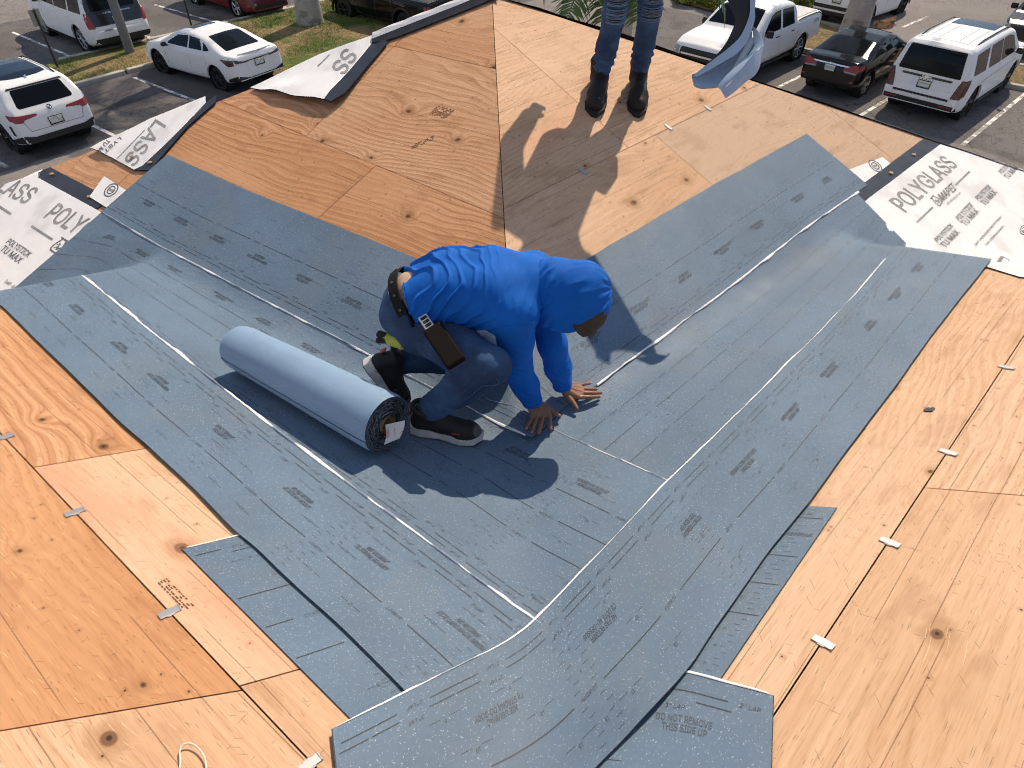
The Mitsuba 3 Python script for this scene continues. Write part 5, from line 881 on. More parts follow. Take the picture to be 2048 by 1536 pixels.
# ---- black pickup, top centre
sp = dict(L=5.40, W=1.90, wb=3.24, ro=1.20, wr=.39, belt=1.14, rise=.0, tumble=.30, R=.12, paint='paint_black', spokes=6, rim=.60, rr=.05, bottom=[(0, .55), (.6, .48), (2.7, .42), (4.8, .45), (5.4, .5)],
    top=[(0, .66), (.02, 1.10), (.05, 1.20), (.4, 1.21), (1.68, 1.21), (1.78, 1.30), (1.86, 1.60), (2.0, 1.72), (2.6, 1.79), (3.1, 1.77), (3.35, 1.70), (4.0, 1.28), (4.1, 1.22), (4.9, 1.12), (5.2, 1.02), (5.35, .85), (5.40, .5)])
h_ = math.radians(141.8); c = Car('parked_pickup', 'black pickup truck parked beyond the palm trunk at the top', 'truck', sp, (-6.39 - 3.24 * math.cos(h_), 28.69 - 3.24 * math.sin(h_)), 141.8, 'L')
c.both('side_window', [(1.92, 1.20), (2.55, 1.19), (2.55, 1.64), (2.05, 1.62)], 'car_glass', rnd=.03); c.both('side_window', [(2.62, 1.19), (3.6, 1.20), (3.1, 1.60), (2.62, 1.65)], 'car_glass', rnd=.03); c.panel('bed_cover', [(.10, -.74), (1.66, -.74), (1.66, .74), (.10, .74)], 2, -1, 'trim_black'); c.panel('windscreen', [(3.3, -.58), (3.98, -.70), (3.98, .70), (3.3, .58)], 2, -1, 'car_glass'); c.rear2('tail_lamp', [(.74, .78), (.90, .78), (.90, 1.10), (.74, 1.10)], 'lamp_red'); c.both('tail_lamp_side', [(.02, .78), (.14, .78), (.14, 1.10), (.02, 1.10)], 'lamp_red')
for s in (1, -1):
    for x in (1.20, 4.44): c.add('fender_flare', tube([(x + .50 * math.cos(a), s * .955, .40 + .50 * math.sin(a)) for a in np.linspace(-.15, np.pi + .15, 17)], .045, 8), 'trim_black', smooth=50)
c.both('side_marker', [(1.05, .98), (1.3, .98), (1.3, 1.0), (1.05, 1.0)], 'lamp_amber', off=.01); c.mirror(3.5, 1.26, 'trim_black'); c.lines([[(1.75, .5), (1.75, 1.18)], [(2.58, .5), (2.58, 1.18)], [(3.6, .5), (3.6, 1.15)]])
# ---- white pickup with bed cover, right
sp = dict(L=5.89, W=2.01, wb=3.68, ro=1.22, wr=.40, belt=1.24, rise=.0, tumble=.24, R=.14, paint='paint_white', spokes=10, twin=(0,), rim=.70, rim_mat='rim_silver', spk=.018, rr=.05, fr=.14, bottom=[(0, .55), (.6, .50), (2.7, .42), (5.2, .42), (5.89, .42)],
    top=[(0, .64), (.02, 1.18), (.05, 1.30), (.4, 1.32), (1.72, 1.32), (1.80, 1.36), (1.88, 1.72), (2.02, 1.86), (2.6, 1.93), (3.3, 1.91), (3.6, 1.84), (4.25, 1.42), (4.36, 1.36), (5.35, 1.26), (5.70, 1.16), (5.85, 1.0), (5.89, .5)])
c = Car('parked_pickup', 'white crew cab pickup truck with a covered bed behind the hanging membrane', 'truck', sp, (9.34, 23.87), 225.6, 'L')
c.panel('windscreen', [(3.52, -.66), (4.22, -.80), (4.22, .80), (3.52, .66)], 2, -1, 'car_glass', rnd=.05); c.both('side_window', [(2.02, 1.29), (2.78, 1.28), (2.78, 1.78), (2.10, 1.75)], 'car_glass', rnd=.04); c.both('side_window', [(2.90, 1.28), (3.92, 1.29), (3.45, 1.70), (3.25, 1.78), (2.90, 1.79)], 'car_glass', rnd=.04); c.panel('bed_cover', [(.12, -.80), (1.74, -.80), (1.74, .80), (.12, .80)], 2, -1, 'cover_grey', off=.015, rnd=.03)
c.panel('grille', box(-.62, .78, .62, 1.08), 0, -1, 'trim_black', off=.016, rnd=.03); c.panel('grille_bar', box(-.58, .90, .58, .95), 0, -1, 'chrome', off=.02); c.front2('headlamp', [(.66, .84), (.92, .86), (.92, 1.10), (.66, 1.08)], 'lamp_clear', off=.01, rnd=.02); c.both('headlamp_side', [(5.45, .90), (5.80, .86), (5.80, 1.08), (5.5, 1.12)], 'lamp_clear'); c.rear2('tail_lamp', [(.82, .82), (.98, .82), (.98, 1.22), (.82, 1.22)], 'lamp_red'); c.both('tail_lamp_side', [(.02, .84), (.15, .84), (.15, 1.22), (.02, 1.22)], 'lamp_red', rnd=.02)
v, f = text2d('STX', .11, True, 1.25, .25); v = v.copy(); v[:, 0] = .72 - v[:, 0]; v[:, 1] += 1.06; d = cast(c.base, v, 1, -1); m = tm(np.c_[v[:, 0], d + .006, v[:, 1]], f); n_ = m.face_normals[:, 1]; m.faces[n_ < 0] = m.faces[n_ < 0][:, ::-1]; c.add('lettering', m, 'seam_dark')
c.lines([[(1.78, .55), (1.78, 1.28)], [(2.84, .45), (2.84, 1.26)], [(3.98, .45), (4.02, 1.25)]], w=.005); c.handles([(2.1, 1.10), (3.08, 1.10)], 'trim_black'); c.mirror(3.85, 1.32, 'trim_black', .22, .2); c.add('running_board', cat([rbox(2.0, .14, .05, .02, (2.95, s * .97, .40)) for s in (1, -1)]), 'trim_black'); c.rails(.1, 1.7, .93)
# ---- white crossover, top right, behind the palm trunk
sp = dict(L=4.75, W=1.90, wb=2.85, ro=.93, wr=.36, belt=1.08, rise=.06, tumble=.32, R=.13, paint='paint_white', spokes=5, twin=(-.15, .15), rim=.74,
    top=[(0, .62), (.03, .9), (.10, 1.12), (.36, 1.50), (.48, 1.62), (1.2, 1.68), (2.2, 1.69), (2.7, 1.64), (3.0, 1.55), (3.6, 1.18), (3.75, 1.12), (4.4, 1.0), (4.65, .84), (4.75, .5)])
c = Car('parked_suv', 'white crossover seen from behind, partly hidden by the palm trunk at the upper right', 'car', sp, (13.1, 27.75), 42.0, 'R')
c.panel('rear_window', [(-.68, 1.20), (.68, 1.20), (.60, 1.55), (-.60, 1.55)], 0, 1, 'car_glass', rnd=.05); c.both('side_window', [(.70, 1.24), (1.25, 1.20), (1.28, 1.52), (.9, 1.5)], 'car_glass', rnd=.03); c.both('side_window', [(1.32, 1.20), (2.1, 1.17), (2.1, 1.57), (1.36, 1.54)], 'car_glass', rnd=.03); c.both('side_window', [(2.17, 1.17), (3.3, 1.15), (2.75, 1.52), (2.17, 1.57)], 'car_glass', rnd=.03); c.rear2('tail_lamp', [(.5, .96), (.88, .95), (.90, 1.10), (.5, 1.04)], 'lamp_red'); c.plate(.90); c.panel('emblem', Point(0, 1.10).buffer(.06), 0, 1, 'chrome', off=.012)
c.panel('rear_bumper_trim', box(-.86, .60, .86, .72), 0, 1, 'trim_black', off=.016); c.panel('bumper_bar', box(-.86, .54, .86, .60), 0, 1, 'paint_white', off=.02); c.panel('lower_bumper', box(-.8, .42, .8, .53), 0, 1, 'trim_black', off=.016); c.lines([[(1.3, .4), (1.3, 1.18)], [(2.13, .38), (2.13, 1.16)]]); c.mirror(3.15, 1.18, 'gloss_black')
for s in (1, -1):
    for x in (.93, 3.78): c.add('arch_trim', tube([(x + .44 * math.cos(a), s * .935, .37 + .44 * math.sin(a)) for a in np.linspace(-.1, np.pi + .1, 17)], .028, 8), 'trim_black', smooth=50)
# ---- dark SUV facing us at the right edge
sp = dict(L=4.80, W=1.93, wb=2.85, ro=1.02, wr=.37, belt=1.10, rise=.05, tumble=.34, R=.13, paint='paint_navy', spokes=5, rim=.74, fr=.20,
    top=[(0, .62), (.03, .9), (.10, 1.12), (.36, 1.52), (.5, 1.66), (1.2, 1.73), (2.2, 1.74), (2.7, 1.69), (3.0, 1.60), (3.65, 1.20), (3.8, 1.14), (4.4, 1.04), (4.66, .94), (4.76, .80), (4.80, .5)])
h_ = math.radians(225); fr_ = np.array([16.72, 23.98]); l_ = np.array([-math.sin(h_), math.cos(h_)]); ra = fr_ - np.array([math.cos(h_), math.sin(h_)]) * (4.80 - 1.02) + l_ * (1.93 / 2 - .06)
c = Car('parked_suv', 'dark suv with an oval front badge facing the camera at the right edge', 'car', sp, ra, 225, 'L')
c.panel('windscreen', [(2.95, -.62), (3.68, -.76), (3.68, .76), (2.95, .62)], 2, -1, 'car_glass', rnd=.05); c.both('side_window', [(1.32, 1.20), (2.1, 1.17), (2.1, 1.60), (1.36, 1.57)], 'car_glass', rnd=.03); c.both('side_window', [(2.17, 1.17), (3.3, 1.15), (2.75, 1.55), (2.17, 1.60)], 'car_glass', rnd=.03); c.panel('grille', [(-.56, .58), (.56, .58), (.66, .78), (.50, .90), (-.50, .90), (-.66, .78)], 0, -1, 'trim_black', off=.016, rnd=.05)
ov = shapely.affinity.scale(Point(0, .78).buffer(1.0, 12), .13, .055); c.panel('badge_rim', ov, 0, -1, 'chrome', off=.03); c.panel('badge', ov.buffer(-.012), 0, -1, 'badge_blue', off=.036); c.front2('headlamp', [(.60, .84), (.86, .84), (.88, .94), (.66, .95)], 'lamp_clear', off=.01, rnd=.015); c.both('headlamp_side', [(4.2, .96), (4.66, .84), (4.62, .94), (4.3, 1.0)], 'lamp_clear'); c.panel('lower_grille', box(-.66, .36, .66, .50), 0, -1, 'trim_black', rnd=.03); c.mirror(3.2, 1.18, 'trim_black', .22, .18); c.panel('hood_seam', unary_union([LineString([(3.75, .62 * s), (4.35, .52 * s), (4.62, .42 * s)]).buffer(.006) for s in (1, -1)]), 2, -1, 'seam_dark', off=.003)
# ---------------------------------------------------------------- people
def skin_tone(p, n, uv): return mi.Color3f(0.235, 0.115, 0.070) * (0.80 + 0.40 * fbm(p.x * 60, p.y * 60, p.z * 60, 3))
mat('skin', proc(skin_tone), 0.45, bump=(proc(lambda p, n, uv: fbm(p.x * 120, p.y * 120, p.z * 120, 3), 5e-4), 0.0012), specular=0.5); mat('skin_pale', (0.50, 0.36, 0.27), 0.6); mat('nail', (0.62, 0.38, 0.29), 0.25)
def knit(p, n, uv): return mi.Color3f(0.005, 0.112, 0.48) * (0.86 + 0.28 * fbm(p.x * 8, p.y * 8, p.z * 8, 3))
mat('hoodie_cloth', proc(knit), 0.78, bump=(proc(lambda p, n, uv: fbm(p.x * 34, p.y * 12, p.z * 12, 3), 2e-3), 0.003), sheen=0.5, specular=0.15)
def denim(p, n, uv):
    w = fbm(p.x * 7, p.y * 7, p.z * 7, 4); t = noise(p.x * 300, p.y * 300, p.z * 300)
    return mix(mi.Color3f(0.012, 0.038, 0.098), mi.Color3f(0.034, 0.090, 0.200), smoothstep(0.35, 0.7, w)) * (0.75 + 0.5 * t)
mat('denim', proc(denim), 0.85, bump=(proc(lambda p, n, uv: fbm(p.x * 22, p.y * 22, p.z * 22, 4), 2e-3), 0.006)); mat('denim_light', (0.16, 0.22, 0.30), 0.85); mat('seam_thread', (0.05, 0.085, 0.15), 0.8)
mat('shoe_black', (0.012, 0.012, 0.013), 0.7); mat('shoe_grey', (0.085, 0.08, 0.075), 0.7); mat('sole_white', proc(lambda p, n, uv: mi.Color3f(0.62, 0.60, 0.57) * (0.65 + 0.5 * fbm(p.x * 30, p.y * 30, p.z * 30, 3))), 0.6); mat('rubber_black', (0.014, 0.014, 0.014), 0.8); mat('shoe_red', (0.42, 0.03, 0.03), 0.5)
mat('cap_brown', proc(lambda p, n, uv: mi.Color3f(0.052, 0.038, 0.028) * (0.8 + 0.4 * noise(p.x * 400, p.y * 400, p.z * 400))), 0.85); mat('leather_dark', (0.008, 0.006, 0.005), 0.85, specular=0.15); mat('belt_black', (0.010, 0.010, 0.010), 0.7, specular=0.2); mat('blade_steel', (0.62, 0.62, 0.62), 0.3, metallic=0.7); mat('glove_green', (0.34, 0.42, 0.06), 0.8); mat('boot_black', (0.011, 0.0105, 0.010), 0.75); mat('shirt_dark', (0.03, 0.03, 0.035), 0.8); mat('hair_black', (0.012, 0.010, 0.009), 0.6)
def relax(t, it):
    from scipy.sparse import coo_matrix, diags
    e = np.vstack([t.faces[:, [0, 1]], t.faces[:, [1, 2]], t.faces[:, [2, 0]]]); e = np.unique(np.sort(e, 1), axis=0); n = len(t.vertices); A = coo_matrix((np.ones(2 * len(e)), (np.r_[e[:, 0], e[:, 1]], np.r_[e[:, 1], e[:, 0]])), (n, n)).tocsr(); d = np.asarray(A.sum(1)).ravel(); W = diags(1 / np.maximum(d, 1)) @ A; v = np.array(t.vertices); free = (d > 0)[:, None]
    for i in range(2 * it): v = v + np.where(free, (0.5 if i % 2 == 0 else -0.52) * (W @ v - v), 0)
    return tm(v, t.faces)
def blob(caps, h=0.010, k=0.02, cut=None, disp=None):
    """a smooth skin over round cones (p, r, q, s), blended over k; surface nets on a grid of step h"""
    P, R, Q, S = (np.array([c[i] for c in caps], float) for i in range(4)); m = max(R.max(), S.max()) + 3 * h + k
    lo, hi = np.minimum(P.min(0), Q.min(0)) - m, np.maximum(P.max(0), Q.max(0)) + m; n = np.ceil((hi - lo) / h).astype(int) + 1
    ax = [lo[d] + np.arange(n[d]) * h for d in range(3)]; g = np.stack(np.meshgrid(*ax, indexing='ij'), -1).reshape(-1, 3); acc = np.zeros(len(g))
    for p, r, q, s_ in zip(P, R, Q, S):
        d = q - p; t = np.clip((g - p) @ d / max(d @ d, 1e-12), 0, 1); acc += np.exp(-np.clip((np.linalg.norm(g - p - t[:, None] * d, axis=1) - (r + t * (s_ - r))) / k * 2.2, -40, 40))
    f = -np.log(acc + 1e-30) * k / 2.2
    if disp is not None:
        near = np.abs(f) < 0.05; f[near] -= disp(g[near])
    if cut is not None: f = np.maximum(f, cut(g))
    f = f.reshape(n); sg = f < 0; c = np.zeros(n - 1, int); tot = np.zeros(tuple(n - 1) + (3,)); cnt = np.zeros(n - 1)
    crn = [(a, b, c_) for a in (0, 1) for b in (0, 1) for c_ in (0, 1)]; sub = lambda A, o: A[o[0]:n[0] - 1 + o[0], o[1]:n[1] - 1 + o[1], o[2]:n[2] - 1 + o[2]]
    for a in crn:
        for d in range(3):
            if a[d] == 0:
                b = list(a); b[d] = 1; fa, fb = sub(f, a), sub(f, b); x = (fa < 0) != (fb < 0); t = np.where(x, fa / np.where(x, fa - fb, 1), 0); v = np.zeros(fa.shape + (3,)); v += a; v[..., d] += t; tot += v * x[..., None]; cnt += x
    idx = np.full(n - 1, -1); act = cnt > 0; idx[act] = np.arange(act.sum()); cell = np.argwhere(act); V = lo + (cell + tot[act] / cnt[act][:, None]) * h; F = []
    for d in range(3):
        e = [0, 0, 0]; e[d] = 1; A = sg[:n[0] - e[0], :n[1] - e[1], :n[2] - e[2]]; B = sg[e[0]:, e[1]:, e[2]:]; w = np.argwhere(A != B); u, v_ = [(1, 2), (2, 0), (0, 1)][d]; w = w[(w[:, u] > 0) & (w[:, v_] > 0)]; w = w[(w[:, u] < n[u] - 1) & (w[:, v_] < n[v_] - 1)]
        q = []
        for du, dv in ((1, 1), (0, 1), (0, 0), (1, 0)): o = w.copy(); o[:, u] -= du; o[:, v_] -= dv; q.append(idx[o[:, 0], o[:, 1], o[:, 2]])
        q = np.stack(q, 1); fl = A[w[:, 0], w[:, 1], w[:, 2]]; q[~fl] = q[~fl][:, ::-1]; F.append(q)
    F = np.vstack(F); F = F[(F >= 0).all(1)]; t = tm(V, np.vstack([F[:, [0, 1, 2]], F[:, [0, 2, 3]]])); t.merge_vertices()
    if t.volume < 0: t.invert()
    return relax(t, 4)
def chain(*pr): return [(pr[i][0], pr[i][1], pr[i + 1][0], pr[i + 1][1]) for i in range(len(pr) - 1)]
def below(p, n): p, n = np.asarray(p, float), np.asarray(n, float) / np.linalg.norm(n); return lambda g: (g - p) @ n      # keep the side the normal points away from
def hullb(*sph, n=16): return m3.Manifold.batch_hull([m3.Manifold.sphere(float(r), n).translate([float(v) for v in p]) for p, r in sph])
def fuse(parts, length, it=12):
    m = m3.Manifold.batch_boolean(parts, m3.OpType.Add); t = man2tm(m.refine_to_length(length)); t.merge_vertices(); return relax(t, it)
def limb(*pr, n=16): return [hullb(pr[i], pr[i + 1], n=n) for i in range(len(pr) - 1)]
def wrinkle(m, fn):
    m = m.copy(); m.vertices += m.vertex_normals * fn(m.vertices)[:, None]; return m
def nz(v, a, b, c, s=0): return meshkit.fbm(v * [a, b, c], 3, s)
def ridged(x): return 1 - np.abs(2 * x - 1) * 2.2
A_ = np.array
def frame(o, x, up):
    x = A_(x, float); x /= np.linalg.norm(x); y = np.cross(up, x); y /= np.linalg.norm(y); z = np.cross(x, y); M = np.eye(4); M[:3, 0], M[:3, 1], M[:3, 2], M[:3, 3] = x, y, z, o; return M
def footprint(L, w): return Polygon([(-.02, .30 * w), (-.028, 0), (-.02, -.30 * w), (.05 * L, -.40 * w), (.35 * L, -.33 * w), (.66 * L, -.50 * w), (.86 * L, -.42 * w), (.98 * L, -.12 * w), (.98 * L, .14 * w), (.84 * L, .42 * w), (.64 * L, .50 * w), (.35 * L, .38 * w), (.05 * L, .40 * w)]).buffer(.012).buffer(-.006)
def shoe(t, M, L=.28, w=.098):
    f = footprint(L, w); so = extrude(f, .030).subdivide_to_size(.02); x = so.vertices[:, 0]; so.vertices[:, 2] += np.where(so.vertices[:, 2] > .015, .012 * np.clip(1 - x / (.45 * L), 0, 1) + .010 * np.clip((x - .75 * L) / (.25 * L), 0, 1), .014 * np.clip((x - .75 * L) / (.25 * L), 0, 1) ** 2)
    up = blob(chain((A_([.012, 0, .060]), .039), (A_([.10, .002, .058]), .040), (A_([.165, .002, .047]), .039), (A_([L - .062, .003, .040]), .040), (A_([L - .045, .004, .036]), .034)) + chain((A_([.012, 0, .06]), .038), (A_([.028, 0, .125]), .040)) + chain((A_([.045, 0, .112]), .036), (A_([.115, 0, .066]), .038)) + [(A_([L - .10, -.028, .032]), .020, A_([L - .06, -.022, .030]), .02), (A_([L - .10, .030, .032]), .020, A_([L - .07, .026, .030]), .02)], .007, .014, below((0, 0, .012), (0, 0, -1)))
    s = part('shoe', t, xf(up, M), 'shoe_black', smooth=True); part('sole', s, xf(so, M), 'sole_white', smooth=35); tr = extrude(f.buffer(-.004), .005); tr.apply_translation([0, 0, -.005]); part('tread', s, xf(tr, M), 'rubber_black')
    part('toe_cap', s, xf(fuse([hullb((A_([L - .075, 0, .055]), .030), (A_([L - .045, 0, .044]), .0345))], .01), M), 'shoe_grey', smooth=True)
    lace = cat([tube([(x, -.030, .098 - (x - .09) * .38), (x + .008, 0, .112 - (x - .09) * .40), (x, .030, .098 - (x - .09) * .38)], .0032, 6) for x in (.095, .113, .131, .149, .165)]); part('laces', s, xf(lace, M), 'rubber_black', smooth=50)
    part('collar', s, xf(tube([(.022 + .043 * math.cos(a), .040 * math.sin(a), .138 - .010 * math.cos(a)) for a in np.linspace(0, 2 * np.pi, 25)], .010, 8), M), 'shoe_black', smooth=50); part('heel_tab', s, xf(rbox(.008, .030, .028, .003, (-.030, 0, .105)), M), 'shoe_red'); part('side_mark', s, xf(cat([rbox(.035, .006, .010, .002, (L * .60, sg * .040, .052)) for sg in (1, -1)]), M), 'shoe_red')
HAND_R = {'w': (0.0933, 2.190, 5.0664), 'f': [[(0.1649, 2.1414, 5.0349), (0.1659, 2.1074, 5.0309), (0.167, 2.0906, 5.0225), (0.1679, 2.0768, 5.0155)], [(0.1362, 2.1367, 5.0373), (0.1266, 2.0935, 5.0327), (0.1207, 2.0705, 5.0241), (0.1157, 2.0517, 5.0169)], [(0.1108, 2.1316, 5.0401), (0.0995, 2.0931, 5.0349), (0.0923, 2.0732, 5.0259), (0.0864, 2.0569, 5.0182)], [(0.0902, 2.1267, 5.0428), (0.0778, 2.0985, 5.0381), (0.0697, 2.0854, 5.0295), (0.063, 2.0747, 5.0221)]], 't': [(0.1508, 2.1923, 5.0407), (0.1808, 2.1723, 5.0267), (0.2104, 2.1602, 5.0132)]}
HAND_L = {'w': (0.232, 2.305, 5.0563), 'f': [[(0.3039, 2.2671, 5.0274), (0.3469, 2.2756, 5.021), (0.3767, 2.2876, 5.0109), (0.4019, 2.2979, 5.0022)], [(0.3225, 2.2965, 5.0268), (0.3613, 2.3043, 5.0201), (0.3884, 2.3158, 5.0097), (0.4113, 2.3257, 5.0007)], [(0.3209, 2.3212, 5.0287), (0.3525, 2.3285, 5.0214), (0.3747, 2.3397, 5.0108), (0.3934, 2.3494, 5.0016)], [(0.3108, 2.3437, 5.0329), (0.3359, 2.3572, 5.0263), (0.3537, 2.3726, 5.0163), (0.3687, 2.386, 5.0074)]], 't': [(0.2499, 2.2698, 5.0338), (0.2765, 2.2409, 5.0208), (0.2924, 2.2132, 5.0093)]}
def hand_bones(h):
    w = A_(h['w']); out = []; K = [A_(f[0]) for f in h['f']]
    for i, k in enumerate(K):
        out.append(hullb((w + (K[i] - w) * .12 + (K[i] - sum(K) / 4) * .25, .021), (k, .0115)))
        if i: out.append(hullb((w, .019), (K[i - 1], .0110), (k, .0110)))
    for i, f in enumerate(h['f']):
        s = (1.0, 1.04, .98, .86)[i]; out += limb(*[(A_(q), r * s) for q, r in zip(f, (.0108, .0098, .0090, .0078))], n=12)
    t = [A_(q) for q in h['t']]; out += limb((w + (t[0] - w) * .35, .020), (t[0], .0165), (t[1], .0120), (t[2], .0092), n=12); out.append(hullb((w, .018), (t[0], .015), (K[0], .010)))
    return out
def nails(t, h):
    for f in h['f'] + [h['t']]:
        a, b = A_(f[-2]), A_(f[-1]); d = b - a; d /= np.linalg.norm(d); M = frame(b + d * .001 + A_([0, 0, .0048]), d, A_([0, 0, 1.0])); m = trimesh.creation.icosphere(2, 1.0); m.vertices *= [.0062, .0048, .0022]; part('fingernail', t, xf(m, M), 'nail', smooth=True)
def crouching():
    t = thing('person', 'crouching person in a bright blue hoodie and jeans pressing down the membrane with both hands', 'person')
    pel, mid, che, nek = A_([-.4053, 2.3691, 5.4806]), A_([-.2544, 2.3568, 5.566]), A_([-.0671, 2.2992, 5.6124]), A_([.0958, 2.2848, 5.6412]); sR, sL = A_([.0096, 2.1456, 5.5852]), A_([.0864, 2.4144, 5.5948]); eR, eL = A_([.0176, 2.1609, 5.3125]), A_([.1715, 2.2687, 5.3321]); wR, wL = A_(HAND_R['w']), A_(HAND_L['w'])
    hR, hL, kR, kL, aR, aL = A_([-.3723, 2.2676, 5.4239]), A_([-.4158, 2.4272, 5.4481]), A_([-.0833, 2.0041, 5.4399]), A_([-.065, 2.42, 5.16]), A_([-.362, 2.062, 5.135]), A_([-.560, 2.350, 5.165]); head = A_([.2443, 2.2561, 5.6028])
    ax = A_([.86, .0, .50]); ax /= np.linalg.norm(ax)
    body = hand_bones(HAND_R) + hand_bones(HAND_L) + limb((wR, .025), (eR, .038), (sR, .05)) + limb((wL, .025), (eL, .038), (sL, .05)) + limb((pel + ax * .02, .105), (mid - A_([0, 0, .02]), .105), (che - A_([0, 0, .02]), .10), (nek, .055), (head, .080)) + [hullb((sR, .05), (che - A_([0, 0, .02]), .09), (sL, .05))]
    fd = A_([.55, -.25, -.80]); fd /= np.linalg.norm(fd); body += [hullb((head, .085), (head + fd * .045 + A_([.02, -.02, -.02]), .070)), hullb((head + fd * .105, .016), (head + fd * .085 + A_([.03, -.01, .03]), .010)), hullb((head + fd * .095 + A_([-.04, 0, -.03]), .022), (head + fd * .06, .05))]
    body += limb((hR, .085), (kR, .055), (aR, .034)) + limb((hL, .085), (kL, .055), (aL, .034)) + limb((pel, .10), (hR, .09)) + limb((pel, .10), (hL, .09)) + limb((aR, .032), (A_([-.30, 2.045, 5.085]), .022)) + limb((aL, .032), (A_([-.545, 2.32, 5.10]), .022))
    k = part('body', t, fuse(body, .0055, 10), 'skin', smooth=True); nails(k, HAND_R); nails(k, HAND_L)
    # waist showing between belt and hem
    part('lower_back', t, fuse([hullb((pel + ax * .018, .136), (pel + ax * .040, .128))], .02), 'skin_pale', 'strip of bare lower back above the belt', smooth=True)
    # hoodie
    hem = pel + ax * .030
    tor = chain((pel + ax * .02 + A_([0, .05, -.004]), .122), (mid + A_([0, .055, -.006]), .124), (che + A_([0, .07, -.004]), .112), (nek + A_([-.03, .03, -.01]), .085)) + chain((pel + ax * .02 + A_([0, -.05, -.004]), .122), (mid + A_([0, -.055, -.006]), .124), (che + A_([0, -.07, -.004]), .112), (nek + A_([-.03, -.03, -.01]), .085)) + [(sR, .072, sL, .074), (sR, .070, che, .10), (sL, .070, che, .10), (sR, .070, nek, .07), (sL, .070, nek, .07), (sR + A_([-.05, .02, -.01]), .075, che + A_([-.08, -.05, -.03]), .10), (mid + A_([.0, 0, -.06]), .115, che + A_([.0, 0, -.07]), .10)]
    slv = chain((sR, .072), ((sR + eR) / 2 + A_([.002, -.004, 0]), .066), (eR, .058), ((eR + wR) / 2, .050), (wR + (eR - wR) * .08, .042)) + chain((sL, .080), ((sL + eL) / 2, .066), (eL, .056), ((eL + wL) / 2, .050), (wL + (eL - wL) * .10, .041))
    def fold(v):
        x, y, z = v.T; back = np.clip((z - 5.44) / .08, 0, 1) * np.clip((-.03 - x) / .14, 0, 1); n1 = nz(v, 4, 4, 4, 2); u = x * 23 - z * 12 + y * 7 + 4.0 * n1; q = np.abs(u - np.floor(u) - .5) * 2; msk = np.clip((nz(np.c_[np.floor(u) * .37, y * 5, z * 5], 1, 1, 1, 9) - .38) / .22, 0, 1)
        arms = np.clip((5.53 - z) / .08, 0, 1) * np.clip((x + .085) / .04, 0, 1); s = z * 30 + x * 12 - y * 10 + 3.0 * nz(v, 8, 8, 8, 3); w = np.abs(s - np.floor(s) - .5) * 2; belly = np.clip((5.49 - z) / .08, 0, 1) * np.clip((-.08 - x) / .05, 0, 1); r_ = z * 22 + x * 16 + 2.5 * nz(v, 6, 6, 6, 4); rr = np.abs(r_ - np.floor(r_) - .5) * 2
        sh = np.exp(-(np.linalg.norm(v - sR, axis=1) / .13) ** 2); e = z * 14 - x * 22 + 2.0 * nz(v, 6, 6, 6, 8); ee = np.abs(e - np.floor(e) - .5) * 2
        return .017 * back * (.25 + .75 * msk) * np.clip(1 - q * 2.2, 0, 1) ** 1.2 + .009 * arms * np.clip(1 - w * 1.5, 0, 1) * np.clip(2.2 * nz(v, 6, 6, 6, 5) - .6, 0, 1) + .009 * belly * np.clip(1 - rr * 1.5, 0, 1) + .011 * sh * np.clip(1 - ee * 1.6, 0, 1) * np.clip(2 * nz(v, 7, 7, 7, 6) - .6, 0, 1) + .007 * (nz(v, 9, 9, 9, 7) - .5)
    HM = wrinkle(blob(tor + slv, .0085, .034, lambda g: np.minimum((hem - g) @ ax, 1)).subdivide(), fold); h = part('hoodie', t, HM, 'hoodie_cloth', smooth=True)
    for w_, e_, r_ in ((wR, eR, .040), (wL, eL, .039)):
        d_ = (e_ - w_) / np.linalg.norm(e_ - w_); c_ = w_ + (e_ - w_) * .055; e1_ = np.cross(d_, [0, 1.0, 0]); e1_ /= np.linalg.norm(e1_); e2_ = np.cross(d_, e1_); part('cuff', h, tube([c_ + r_ * (math.cos(a) * e1_ + math.sin(a) * e2_) for a in np.linspace(0, 2 * np.pi, 31)], .0065, 8), 'hoodie_cloth', smooth=50)
    def hfold(v):
        x, y, z = v.T; rad = np.arctan2(z - head[2] - .02, y - head[1]); fr = np.clip((x - .17) / .07, 0, 1); u = rad * 2.6 + x * 7 + 1.6 * nz(v, 9, 9, 9, 2); q = np.abs(u - np.floor(u) - .5) * 2; nb = np.exp(-((x - .135) / .028) ** 2); u2 = rad * 2.2 + x * 30 + 2.0 * nz(v, 9, 9, 9, 5); q2 = np.abs(u2 - np.floor(u2) - .5) * 2
        return .013 * fr * np.clip(1 - q * 1.4, 0, 1) * np.clip(2.4 * nz(v, 5, 7, 7, 3) - .7, 0, 1) + .009 * nb * np.clip(1 - q2 * 1.3, 0, 1) + .008 * (nz(v, 11, 11, 11, 5) - .5)
    hd = blob(chain((nek + A_([-.01, 0, -.005]), .085), (nek + A_([.06, -.01, .0]), .092)) + [(head + A_([-.065, .01, .018]), .118, head + A_([.025, -.005, .022]), .108), (head + A_([.025, -.005, .022]), .108, head + A_([.045, -.025, -.015]), .094), (head + A_([-.06, -.02, -.035]), .105, head + A_([.02, -.03, -.025]), .100), (nek + A_([.03, -.04, -.04]), .070, head + A_([-.03, -.05, -.055]), .075), (head + A_([-.06, .035, -.02]), .10, head + A_([.02, .03, -.01]), .095)], .0085, .025)
    hd = wrinkle(hd.subdivide(), hfold)
    part('hood', h, hd, 'hoodie_cloth', smooth=True)
